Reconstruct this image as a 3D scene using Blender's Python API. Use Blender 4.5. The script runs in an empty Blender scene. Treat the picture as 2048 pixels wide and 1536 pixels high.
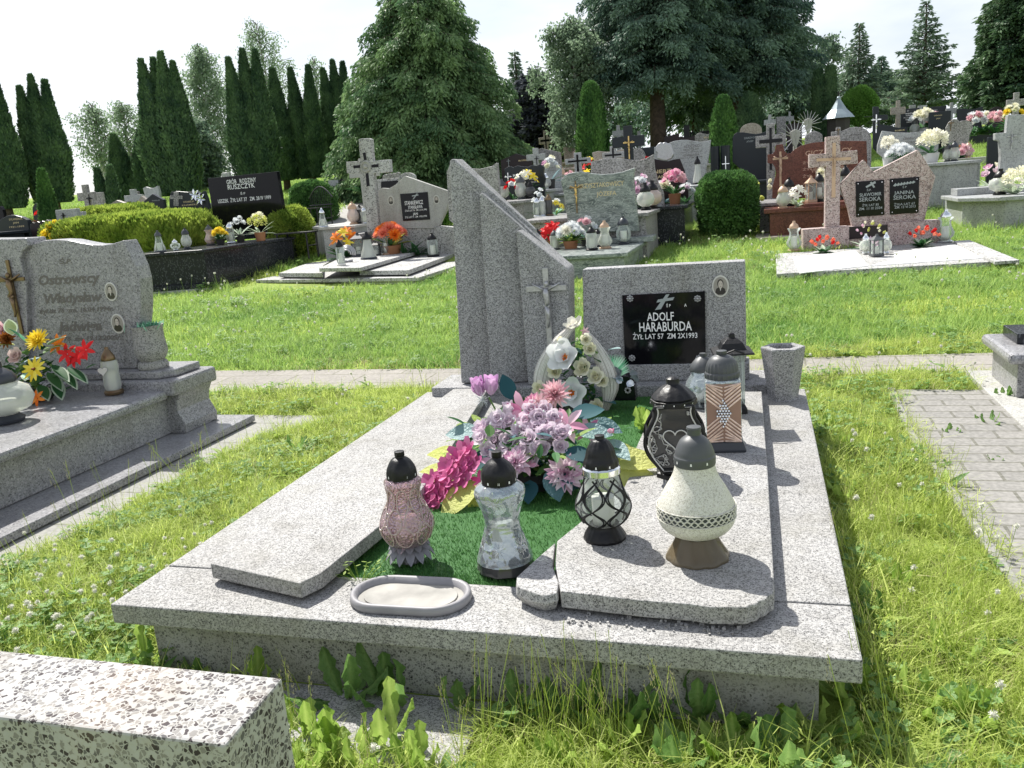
import bpy, bmesh, math, random
import numpy as np
from mathutils import Vector, Matrix
R = random.Random(7)
NR = np.random.RandomState(11)
scene = bpy.context.scene
COL = scene.collection
rad = math.radians

# ---------------------------------------------------------------- camera, sky, sun, exposure
F, PIT, ROL, TH = 1702.3, .2237, -.0779, -.2919
CAM = Vector((0, 0, .917))
FW = Vector((0, math.cos(PIT), -math.sin(PIT)))
RT0 = Vector((1, 0, 0)); UP0 = RT0.cross(FW)
RT = RT0 * math.cos(ROL) + UP0 * math.sin(ROL)
UP = -RT0 * math.sin(ROL) + UP0 * math.cos(ROL)
cd = bpy.data.cameras.new("camera"); cam = bpy.data.objects.new("camera", cd); COL.objects.link(cam)
m = Matrix((RT, UP, -FW)).transposed().to_4x4(); m.translation = CAM
cam.matrix_world = m
cd.sensor_width = 36; cd.lens = F / 2048 * 36; cd.clip_start = .02; cd.clip_end = 2000
scene.camera = cam
SUN_EL, SHX, SHY = rad(53), math.sin(rad(150)), math.cos(rad(150))
sd = bpy.data.lights.new("sun", 'SUN'); sd.energy = 4.2; sd.angle = rad(.5); sd.color = (1, .965, .9)
sun = bpy.data.objects.new("sun", sd); COL.objects.link(sun)
ldir = Vector((SHX * math.cos(SUN_EL), SHY * math.cos(SUN_EL), -math.sin(SUN_EL)))
sun.rotation_euler = ldir.to_track_quat('-Z', 'Y').to_euler(); sun.location = (0, 0, 30)
w = bpy.data.worlds.new("World"); scene.world = w; w.use_nodes = True
nt = w.node_tree; bg = nt.nodes['Background']; L = nt.links
sky = nt.nodes.new('ShaderNodeTexSky'); sky.sky_type = 'NISHITA'; sky.sun_disc = False
sky.sun_elevation = SUN_EL; sky.sun_rotation = math.atan2(-SHX, -SHY); sky.dust_density = 2.0
tc = nt.nodes.new('ShaderNodeTexCoord'); nz = nt.nodes.new('ShaderNodeTexNoise'); nz.inputs['Scale'].default_value = 2.3
nz.inputs['Detail'].default_value = 6; nz.inputs['Roughness'].default_value = .55
mp = nt.nodes.new('ShaderNodeMapping'); mp.inputs['Scale'].default_value = (1, 1, 3.2); mp.inputs['Location'].default_value = (.4, 2.2, .3)
L.new(tc.outputs['Generated'], mp.inputs[0]); L.new(mp.outputs[0], nz.inputs['Vector'])
cr = nt.nodes.new('ShaderNodeValToRGB'); cr.color_ramp.elements[0].position = .36; cr.color_ramp.elements[1].position = .56
cr.color_ramp.elements[0].color = (.5, .5, .5, 1); cr.color_ramp.elements[1].color = (1, 1, 1, 1)
L.new(nz.outputs['Fac'], cr.inputs[0])
mx = nt.nodes.new('ShaderNodeMixRGB'); 
sx_ = nt.nodes.new('ShaderNodeSeparateXYZ'); L.new(tc.outputs['Generated'], sx_.inputs[0]); c2 = nt.nodes.new('ShaderNodeValToRGB'); L.new(sx_.outputs[2], c2.inputs[0])
c2.color_ramp.elements[0].position = .35; c2.color_ramp.elements[0].color = (1, 1, 1, 1); c2.color_ramp.elements[1].position = .75; c2.color_ramp.elements[1].color = (.3, .3, .3, 1)
ml = nt.nodes.new('ShaderNodeMath'); ml.operation = 'MULTIPLY'; L.new(cr.outputs[0], ml.inputs[0]); L.new(c2.outputs[0], ml.inputs[1]); L.new(ml.outputs[0], mx.inputs[0]); L.new(sky.outputs[0], mx.inputs[1])
mx.inputs[2].default_value = (8.2, 8.5, 9.0, 1)
L.new(mx.outputs[0], bg.inputs[0]); bg.inputs[1].default_value = .076
scene.view_settings.view_transform = 'Standard'; scene.view_settings.look = 'None'
scene.view_settings.exposure = .85; scene.view_settings.gamma = 1
try:
    scene.cycles.max_bounces = 6; scene.cycles.transparent_max_bounces = 12; scene.cycles.caustics_refractive = False
    scene.cycles.caustics_reflective = False; scene.cycles.sample_clamp_indirect = 4
except Exception: pass

# ---------------------------------------------------------------- geometry of the place
PY = [-50, 9, 12, 15, 19, 24, 30, 40, 60, 130, 400]
PZ = [-.2, -.2, -.1, .12, .65, 1.1, 1.7, 2.2, 2.5, 3.0, 3.2]
def gz(x, y): return float(np.interp(y, PY, PZ))
def rayd(px, py): return FW + RT * ((px - 1024) / F) - UP * ((py - 768) / F)
def hp(px, py, z):
    d = rayd(px, py); return CAM + d * ((z - CAM.z) / d.z)
def gp(px, py):                      # where the ray through the pixel meets the terrain
    d = rayd(px, py); t = .5
    while t < 200:
        p = CAM + d * t
        if p.z < gz(p.x, p.y): break
        t += .05
    return CAM + d * t
def gy(px, Y):                       # point of the ground at depth Y seen in column px (image columns lean a little)
    z = gz(0, Y); k = (px - 1024) / F; n = RT - FW * k
    return Vector((-(Y * n.y + (z - CAM.z) * n.z) / n.x, Y, z))
def gyz(px, py, Y):                  # point on the ray at depth Y
    d = rayd(px, py); return CAM + d * (Y / d.y)
def Z(z, pts): return [(z[0] + x * z[2], z[1] + y * z[2]) for x, y in pts]
ZS = (500, 250, .24414); ZK = (950, 250, .24414); ZP = (1500, 300, .26758); Z3 = (1400, 200, .1709)
Z2 = (1000, 230, .14648); Z4 = (1260, 200, .14648); Z5 = (1500, 150, .14648); Z6 = (1740, 150, .24252); Z7 = (1700, 180, .16992)
ZA = (0, 400, .3418); ZB = (0, 600, .26042)
class Fr:                            # a thing's frame: base point B, yaw; u right, v back, w up
    def __init__(s, B, yaw=TH):
        s.B = Vector(B); s.yaw = yaw; s.e1 = Vector((math.cos(yaw), math.sin(yaw), 0)); s.e2 = Vector((-math.sin(yaw), math.cos(yaw), 0))
    def loc(s, P): d = P - s.B; return Vector((d.dot(s.e1), d.dot(s.e2), d.z))
    def wor(s, u, v, w=0): return s.B + s.e1 * u + s.e2 * v + Vector((0, 0, w))
    def vp(s, px, py, v=0):          # pixel onto the vertical plane at local depth v
        d = rayd(px, py); t = ((s.B + s.e2 * v - CAM).dot(s.e2)) / d.dot(s.e2); q = s.loc(CAM + d * t); return (q.x, q.z)
    def hpl(s, px, py, z):           # pixel onto the horizontal plane z (world), local u,v
        q = s.loc(hp(px, py, z)); return (q.x, q.y)

# ---------------------------------------------------------------- materials
MATS = {}
class NT:
    def __init__(s, name):
        s.m = bpy.data.materials.new(name); s.m.use_nodes = True; s.t = s.m.node_tree; s.b = s.t.nodes['Principled BSDF']; s.out = s.t.nodes['Material Output']
        s.co = None
    def n(s, typ, **k):
        o = s.t.nodes.new('ShaderNode' + typ)
        for a, b in k.items():
            if a in o.inputs: o.inputs[a].default_value = b
            else: setattr(o, a, b)
        return o
    def l(s, a, b): s.t.links.new(a, b)
    def coord(s, scale=(1, 1, 1), rot=0):
        c = s.n('TexCoord'); mm = s.n('Mapping'); mm.inputs['Scale'].default_value = scale; mm.inputs['Rotation'].default_value = (0, 0, rot)
        s.l(c.outputs['Object'], mm.inputs[0]); return mm.outputs[0]
    def ramp(s, fac, stops, interp='LINEAR'):
        r = s.n('ValToRGB'); r.color_ramp.interpolation = interp
        e = r.color_ramp.elements
        while len(e) < len(stops): e.new(.5)
        for i, (p, c) in enumerate(stops): e[i].position = p; e[i].color = (c[0], c[1], c[2], 1)
        s.l(fac, r.inputs[0]); return r.outputs[0]
    def mix(s, fac, a, b, mode='MIX'):
        x = s.n('MixRGB', blend_type=mode)
        for v, i in ((fac, 0), (a, 1), (b, 2)):
            if isinstance(v, (int, float)): x.inputs[i].default_value = v
            elif isinstance(v, tuple): x.inputs[i].default_value = (*v, 1)
            else: s.l(v, x.inputs[i])
        return x.outputs[0]
    def bump(s, h, st, dist=.01):
        b = s.n('Bump'); b.inputs['Strength'].default_value = st; b.inputs['Distance'].default_value = dist
        s.l(h, b.inputs['Height']); s.l(b.outputs[0], s.b.inputs['Normal'])
def pm(name, col, rough=.6, metal=0, spec=.5, coat=0, var=0, vs=20, bump=0):
    if name in MATS: return MATS[name]
    a = NT(name); a.b.inputs['Base Color'].default_value = (*col, 1); a.b.inputs['Roughness'].default_value = rough
    a.b.inputs['Metallic'].default_value = metal; a.b.inputs['Specular IOR Level'].default_value = spec; a.b.inputs['Coat Weight'].default_value = coat
    if var or bump:
        nn = a.n('TexNoise', Scale=vs, Detail=5.0); a.l(a.coord(), nn.inputs['Vector'])
        if var:
            lo = tuple(c * (1 - var) for c in col); hi = tuple(min(1, c * (1 + var)) for c in col)
            a.l(a.ramp(nn.outputs[0], [(.3, lo), (.7, hi)]), a.b.inputs['Base Color'])
        if bump: a.bump(nn.outputs[0], bump, .005)
    MATS[name] = a.m; return a.m
def terrazzo(name, sc, base, chips, rough=.75, dirt=.25, sc2=None, dirtc=(.3, .29, .24), ed0=.07, wp=.8):
    a = NT(name); co = a.coord()
    nn = a.n('TexNoise', Scale=sc * .6, Detail=2.0); a.l(co, nn.inputs['Vector'])
    wv = a.n('VectorMath', operation='MULTIPLY_ADD'); a.l(nn.outputs['Color'], wv.inputs[0]); wv.inputs[1].default_value = (wp / sc,) * 3; a.l(co, wv.inputs[2])
    v = a.n('TexVoronoi', Scale=sc); a.l(wv.outputs[0], v.inputs['Vector'])
    sp = a.n('SeparateColor'); a.l(v.outputs['Color'], sp.inputs[0])
    col = a.ramp(sp.outputs[0], chips, 'CONSTANT')
    v2 = a.n('TexVoronoi', Scale=sc, feature='DISTANCE_TO_EDGE'); a.l(wv.outputs[0], v2.inputs['Vector'])
    ed = a.ramp(v2.outputs['Distance'], [(ed0, (0, 0, 0)), (ed0 + .06, (1, 1, 1))])
    col = a.mix(ed, base, col)
    if sc2:
        v3 = a.n('TexVoronoi', Scale=sc2); a.l(co, v3.inputs['Vector']); s3 = a.n('SeparateColor'); a.l(v3.outputs['Color'], s3.inputs[0])
        col = a.mix(.4, col, a.ramp(s3.outputs[0], [(0, (.05, .05, .05)), (.2, (.35, .35, .34)), (.55, base)], 'CONSTANT'))
    d = a.n('TexNoise', Scale=3.5, Detail=8.0, Roughness=.65); a.l(co, d.inputs['Vector'])
    col = a.mix(a.ramp(d.outputs[0], [(.5, (0, 0, 0)), (.8, (dirt, dirt, dirt))]), col, dirtc)
    st = a.n('TexNoise', Scale=1.0, Detail=6.0, Roughness=.6, Distortion=.4); a.l(a.coord((9, 9, .9)), st.inputs['Vector']); lf = a.n('TexNoise', Scale=1.6, Detail=5.0); a.l(co, lf.inputs['Vector'])
    col = a.mix(.8, col, a.ramp(st.outputs[0], [(.3, (.74, .73, .70)), (.5, (1, 1, 1))]), 'MULTIPLY'); col = a.mix(.9, col, a.ramp(lf.outputs[0], [(.3, (.8, .79, .77)), (.6, (1.0, 1.0, 1.0))]), 'MULTIPLY')
    a.l(col, a.b.inputs['Base Color']); a.b.inputs['Roughness'].default_value = rough; a.b.inputs['Specular IOR Level'].default_value = .3
    a.bump(sp.outputs[1], .25, .0015)
    MATS[name] = a.m; return a.m
W_ = (.74, .73, .70)
terrazzo('terrazzo', 245, (.46, .455, .445), [(0, (.016, .016, .018)), (.2, (.09, .09, .097)), (.42, (.24, .24, .24)), (.64, (.45, .445, .435))], sc2=420, dirt=.55, ed0=.045)
terrazzo('terrazzo_grey', 215, (.38, .38, .395), [(0, (.015, .015, .018)), (.33, (.12, .12, .13)), (.5, (.33, .33, .345)), (.72, (.56, .56, .56))], sc2=330)
terrazzo('terrazzo_coarse', 135, (.43, .425, .41), [(0, (.05, .04, .045)), (.18, (.13, .125, .13)), (.42, (.26, .25, .24)), (.64, (.44, .44, .44))], dirt=.5, dirtc=(.45, .32, .2), ed0=.06, wp=1.8)
terrazzo('terrazzo_wall', 150, (.4, .4, .38), [(0, (.015, .015, .015)), (.24, (.12, .12, .12)), (.42, (.34, .34, .32))], dirt=.75, dirtc=(.26, .25, .2), sc2=300)
terrazzo('terrazzo_pink', 80, (.5, .40, .38), [(0, (.08, .06, .06)), (.2, (.28, .2, .19)), (.45, (.46, .35, .34)), (.72, (.58, .51, .49))], dirt=.2)
terrazzo('terrazzo_far', 60, (.46, .46, .45), [(0, (.1, .1, .1)), (.25, (.28, .28, .28)), (.5, (.5, .5, .49))], dirt=.4)
terrazzo('concrete_pale', 140, (.45, .45, .43), [(0, (.27, .27, .26)), (.3, (.4, .4, .38)), (.6, (.48, .475, .45))], dirt=.5)
terrazzo('granite', 120, (.33, .33, .345), [(0, (.07, .07, .08)), (.22, (.2, .2, .22)), (.5, (.32, .32, .335)), (.75, (.46, .46, .47))], rough=.28, dirt=.1, sc2=260)
terrazzo('granite_mid', 55, (.33, .32, .32), [(0, (.1, .1, .1)), (.25, (.23, .22, .22)), (.5, (.33, .32, .32)), (.75, (.44, .43, .43))], rough=.4, dirt=.15)
terrazzo('granite_pale', 70, (.4, .415, .42), [(0, (.24, .25, .26)), (.3, (.36, .375, .38)), (.6, (.44, .455, .46))], rough=.4, dirt=.2)
terrazzo('granite_brown', 60, (.15, .05, .036), [(0, (.09, .03, .022)), (.4, (.145, .05, .036)), (.7, (.19, .07, .05))], rough=.25, dirt=.05)
terrazzo('granite_beige', 60, (.42, .37, .32), [(0, (.25, .22, .2)), (.4, (.4, .36, .31)), (.7, (.46, .42, .38))], rough=.4, dirt=.2)
def streaky(name, c0, c1, c2, sc, rough=.15):
    a = NT(name); c = a.n('TexCoord'); mm = a.n('Mapping'); mm.inputs['Scale'].default_value = (1, 1, 3.2); mm.inputs['Rotation'].default_value = (0, .55, 0); a.l(c.outputs['Object'], mm.inputs[0]); co = mm.outputs[0]
    n1 = a.n('TexNoise', Scale=sc, Detail=8.0, Roughness=.6, Distortion=1.2); a.l(co, n1.inputs['Vector']); n2 = a.n('TexNoise', Scale=sc * 1.9, Detail=4.0, Distortion=2.0); a.l(co, n2.inputs['Vector'])
    col = a.mix(a.ramp(n2.outputs[0], [(.46, (0, 0, 0)), (.5, (1, 1, 1)), (.56, (0, 0, 0))]), a.ramp(n1.outputs[0], [(.35, c0), (.62, c1)]), c2)
    a.l(col, a.b.inputs['Base Color']); a.b.inputs['Roughness'].default_value = rough; MATS[name] = a.m
streaky('marble_green', (.07, .09, .09), (.24, .27, .26), (.42, .45, .42), 3.2, .35)
def blackst(name, c, fleck, rough=.08):
    a = NT(name); v = a.n('TexVoronoi', Scale=120.0); a.l(a.coord((1, 1, .5), .6), v.inputs['Vector']); s = a.n('SeparateColor'); a.l(v.outputs['Color'], s.inputs[0])
    a.l(a.ramp(s.outputs[0], [(0, fleck), (.13, c)], 'CONSTANT'), a.b.inputs['Base Color']); a.b.inputs['Roughness'].default_value = rough; a.b.inputs['Specular IOR Level'].default_value = .22; MATS[name] = a.m
blackst('black_polished', (.006, .006, .008), (.008, .008, .01))
blackst('black_granite', (.018, .02, .025), (.08, .085, .095), .2)
pm('black_blue', (.016, .021, .027), .3, spec=.3); pm('black_brown', (.016, .009, .011), .3, spec=.3)
def leafm(name, c0, c1, tr=.35, rough=.55, spec=.25, bp=0):
    a = NT(name); at = a.n('Attribute', attribute_name='tone'); col = a.ramp(at.outputs['Fac'], [(0, c0), (1, c1)])
    a.l(col, a.b.inputs['Base Color']); a.b.inputs['Roughness'].default_value = rough; a.b.inputs['Specular IOR Level'].default_value = spec
    t = a.n('BsdfTranslucent'); a.l(col, t.inputs[0]); mxs = a.n('MixShader'); mxs.inputs[0].default_value = tr
    a.l(a.b.outputs[0], mxs.inputs[1]); a.l(t.outputs[0], mxs.inputs[2])
    if bp: nn = a.n('TexNoise', Scale=120.0, Detail=3.0); a.l(a.coord(), nn.inputs['Vector']); a.bump(nn.outputs[0], .9, .006)
    a.l(mxs.outputs[0], a.out.inputs[0]); MATS[name] = a.m
leafm('lf_thuja', (.035, .08, .045), (.15, .25, .11), .3); leafm('lf_cypress', (.07, .15, .07), (.27, .4, .17), .42)
leafm('lf_spruce', (.05, .10, .085), (.22, .33, .22), .38); leafm('lf_spruce_pale', (.08, .13, .10), (.22, .31, .2), .38)
leafm('lf_birch', (.15, .22, .14), (.3, .4, .26), .55); leafm('lf_hedge', (.12, .21, .03), (.46, .56, .10), .42)
leafm('lf_bush', (.035, .10, .03), (.15, .3, .08), .3); leafm('lf_globe', (.08, .2, .03), (.2, .38, .08), .35)
leafm('lf_purple', (.05, .06, .075), (.13, .14, .16), .25)
leafm('grass', (.32, .43, .07), (.62, .7, .22), .55); leafm('grass_far', (.20, .34, .06), (.42, .57, .17), .52); leafm('grass_green', (.12, .25, .05), (.25, .42, .12), .48); leafm('grass_dry', (.3, .3, .12), (.5, .46, .24), .3)
leafm('weed', (.2, .34, .05), (.5, .64, .17), .5, .45, .35, 1); leafm('turf', (.04, .14, .035), (.13, .3, .08), .25)
leafm('weed_dark', (.10, .22, .05), (.3, .46, .14), .45, .45, .35, 1); leafm('clover_white', (.6, .6, .5), (.85, .84, .75), .3)
def petm(name, c0, c1): leafm(name, c0, c1, .3, .6, .2)
petm('p_lilac', (.76, .62, .72), (.92, .84, .9)); petm('p_magenta', (.52, .09, .28), (.8, .27, .48)); petm('p_purple', (.6, .3, .58), (.8, .55, .78))
petm('p_pink', (.78, .24, .44), (.95, .74, .8)); petm('p_rosy', (.75, .42, .48), (.88, .64, .66)); petm('p_white', (.75, .79, .82), (.9, .9, .88)); petm('p_cream', (.84, .82, .6), (.94, .92, .8))
petm('p_yellow', (.85, .62, .03), (.95, .8, .1)); petm('p_red', (.6, .01, .015), (.85, .04, .04)); petm('p_orange', (.85, .16, .01), (.95, .35, .05)); petm('p_coral', (.85, .2, .12), (.95, .38, .25))
leafm('l_lime', (.5, .54, .1), (.72, .74, .26), .35, .5, .3, 1); petm('l_teal', (.02, .08, .1), (.08, .2, .22)); leafm('l_blue', (.06, .16, .18), (.28, .42, .42), .2, .45, .4, 1); petm('l_green', (.02, .09, .03), (.08, .2, .07)); petm('l_edge', (.4, .5, .38), (.6, .68, .52))
petm('p_mauve', (.66, .34, .52), (.94, .82, .87)); petm('p_rosegold', (.6, .42, .38), (.8, .66, .6)); petm('l_bronze', (.2, .06, .01), (.35, .13, .03))
petm('p_hot', (.85, .05, .3), (.95, .2, .45)); petm('p_white_warm', (.8, .78, .68), (.92, .9, .8)); petm('l_mint', (.08, .4, .2), (.5, .75, .6))
def glassm(name, tint, opac=.35, rough=.08, bumps=0, bs=60, metal=0):
    a = NT(name); tr = a.n('BsdfTransparent'); tr.inputs[0].default_value = (*tint, 1); gl = a.b
    gl.inputs['Base Color'].default_value = (*[min(1, c * .9) for c in tint], 1); gl.inputs['Roughness'].default_value = rough; gl.inputs['Specular IOR Level'].default_value = .9; gl.inputs['Metallic'].default_value = metal
    fr = a.n('Fresnel', IOR=1.45); ad = a.n('Math', operation='ADD'); a.l(fr.outputs[0], ad.inputs[0]); ad.inputs[1].default_value = opac; ad.use_clamp = True
    ms = a.n('MixShader'); a.l(ad.outputs[0], ms.inputs[0]); a.l(tr.outputs[0], ms.inputs[1]); a.l(gl.outputs[0], ms.inputs[2]); a.l(ms.outputs[0], a.out.inputs[0])
    if bumps:
        v = a.n('TexVoronoi', Scale=bs); a.l(a.coord(), v.inputs['Vector']); a.bump(v.outputs['Distance'], bumps, .004); a.l(gl.inputs['Normal'].links[0].from_socket, fr.inputs['Normal'])
    MATS[name] = a.m
glassm('glass_clear', (.9, .94, .93), .12); glassm('glass_cut', (.8, .87, .9), .42, .05, 1, 38, .6); glassm('glass_amber', (.86, .66, .7), .4, .05, 1, 140, .7)
glassm('glass_smoke', (.36, .3, .2), .3, .06); glassm('glass_milk', (.86, .89, .84), .38, .12, .5, 40); glassm('glass_beige', (.85, .72, .66), .5, .15); glassm('glass_dark', (.12, .12, .12), .5, .05)
pm('silver', (.82, .84, .85), .12, .9); pm('copper_dark', (.34, .21, .16), .5, .3); pm('copper', (.84, .62, .5), .3, .5, var=.25, vs=60); pm('chrome_pale', (.9, .9, .9), .1, 1)
pm('plastic_black', (.006, .006, .007), .42, spec=.35, bump=.4, vs=60); pm('plastic_grey', (.07, .075, .08), .45); pm('plastic_slate', (.035, .04, .05), .42); pm('plastic_lotus', (.22, .22, .24), .5)
pm('bronze', (.2, .14, .08), .35, .8); pm('gold', (.72, .5, .2), .35, .8); pm('pewter', (.42, .42, .43), .4, .7, var=.2, vs=90); pm('brass_tan', (.52, .36, .25), .5, .3)
pm('wax', (.8, .78, .7), .5); pm('wax_red', (.5, .03, .03), .5); pm('letter_white', (.82, .82, .82), .6); pm('letter_gold', (.62, .5, .28), .5); pm('letter_dark', (.13, .12, .11), .6); pm('letter_grey', (.32, .35, .36), .6); pm('letter_tan', (.5, .3, .22), .5)
pm('pot_terra', (.3, .13, .06), .6); pm('pot_black', (.02, .02, .02), .5); pm('pot_white', (.7, .7, .68), .5); pm('tray', (.29, .28, .255), .6, var=.3, vs=14); pm('tray_rim', (.26, .255, .265), .5, var=.1)
pm('bark', (.09, .065, .05), .9, var=.4, vs=12, bump=.6); pm('bark_birch', (.5, .5, .47), .8, var=.3, vs=9); pm('iron', (.012, .012, .014), .5); pm('roof_zinc', (.28, .34, .37), .4, .3, var=.2, vs=3)
pm('wood_dark', (.03, .025, .022), .7); pm('rust', (.13, .07, .04), .8); pm('ceramic', (.62, .61, .58), .25); pm('photo_bg', (.3, .28, .25), .3); pm('photo_dark', (.03, .025, .022), .3); pm('photo_skin', (.5, .45, .4), .3)
pm('silver_leaf', (.55, .6, .68), .3, .6)
def wicker():
    a = NT('wicker'); wv = a.n('TexWave', Scale=14.0, Distortion=2.0, Detail=3.0); wv.bands_direction = 'X'; c = a.n('TexCoord'); a.l(c.outputs['UV'], wv.inputs['Vector'])
    a.l(a.ramp(wv.outputs[0], [(.04, (.2, .19, .17)), (.12, (.82, .80, .75)), (1, (.9, .89, .86))]), a.b.inputs['Base Color']); a.bump(wv.outputs[0], .6, .003); MATS['wicker'] = a.m
wicker()
def beigem():
    a = NT('crackle_beige'); v = a.n('TexVoronoi', Scale=480.0); a.l(a.coord(), v.inputs['Vector']); s = a.n('SeparateColor'); a.l(v.outputs['Color'], s.inputs[0])
    a.l(a.ramp(s.outputs[0], [(0, (.42, .4, .34)), (.3, (.6, .58, .5)), (.6, (.7, .69, .62))]), a.b.inputs['Base Color']); a.bump(s.outputs[1], .8, .002); a.b.inputs['Roughness'].default_value = .4; MATS['crackle_beige'] = a.m
beigem()
def groundm():
    a = NT('ground_soil'); co = a.coord(); n1 = a.n('TexNoise', Scale=1.3, Detail=8.0, Roughness=.6); a.l(co, n1.inputs['Vector']); n2 = a.n('TexNoise', Scale=22.0, Detail=6.0, Roughness=.7); a.l(co, n2.inputs['Vector'])
    g = a.ramp(n2.outputs[0], [(.3, (.14, .2, .03)), (.55, (.25, .34, .05)), (.75, (.34, .4, .1))]); s = a.ramp(n2.outputs[0], [(.3, (.05, .04, .025)), (.7, (.16, .14, .08))])
    a.l(a.mix(a.ramp(n1.outputs[0], [(.55, (0, 0, 0)), (.7, (.6, .6, .6))]), g, s), a.b.inputs['Base Color']); a.b.inputs['Roughness'].default_value = .95; a.bump(n2.outputs[0], .8, .03); MATS['ground_soil'] = a.m
groundm()
def pavem(name, c0, c1, mortar, sx, sy, rot, off=.5):
    a = NT(name); co = a.coord((1, 1, 1), rot); br = a.n('TexBrick'); br.offset = off; a.l(co, br.inputs['Vector'])
    br.inputs['Color1'].default_value = (*c0, 1); br.inputs['Color2'].default_value = (*c1, 1); br.inputs['Mortar'].default_value = (*mortar, 1)
    br.inputs['Scale'].default_value = 1; br.inputs['Mortar Size'].default_value = .006; br.inputs['Brick Width'].default_value = sx; br.inputs['Row Height'].default_value = sy
    n = a.n('TexNoise', Scale=9.0, Detail=9.0, Roughness=.7); a.l(co, n.inputs['Vector'])
    col = a.mix(a.ramp(n.outputs[0], [(.45, (0, 0, 0)), (.75, (.45, .45, .45))]), br.outputs[0], tuple(c * .55 for c in c0))
    n3 = a.n('TexNoise', Scale=60.0, Detail=4.0); a.l(co, n3.inputs['Vector']); col = a.mix(.35, col, a.ramp(n3.outputs[0], [(.35, tuple(c * .5 for c in c1)), (.65, tuple(min(1, c * 1.3) for c in c1))]))
    a.l(col, a.b.inputs['Base Color']); a.b.inputs['Roughness'].default_value = .9; a.bump(br.outputs['Fac'], -.5, .004); MATS[name] = a.m
pavem('pave_slab', (.24, .225, .2), (.3, .28, .25), (.1, .1, .05), .5, .25, -TH); pavem('pave_brick', (.22, .215, .2), (.28, .27, .25), (.09, .09, .06), .2, .1, -TH)
pavem('pave_left', (.25, .25, .23), (.3, .295, .27), (.12, .12, .08), .35, .35, -TH, 0)
def gravelm():
    a = NT('white_gravel'); v = a.n('TexVoronoi', Scale=70.0); a.l(a.coord(), v.inputs['Vector']); s = a.n('SeparateColor'); a.l(v.outputs['Color'], s.inputs[0])
    a.l(a.ramp(s.outputs[0], [(0, (.72, .72, .7)), (1, (.9, .9, .88))]), a.b.inputs['Base Color']); a.bump(v.outputs['Distance'], .5, .01); MATS['white_gravel'] = a.m
gravelm(); pm('asphalt_path', (.33, .32, .3), .9, var=.1, vs=8)

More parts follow.
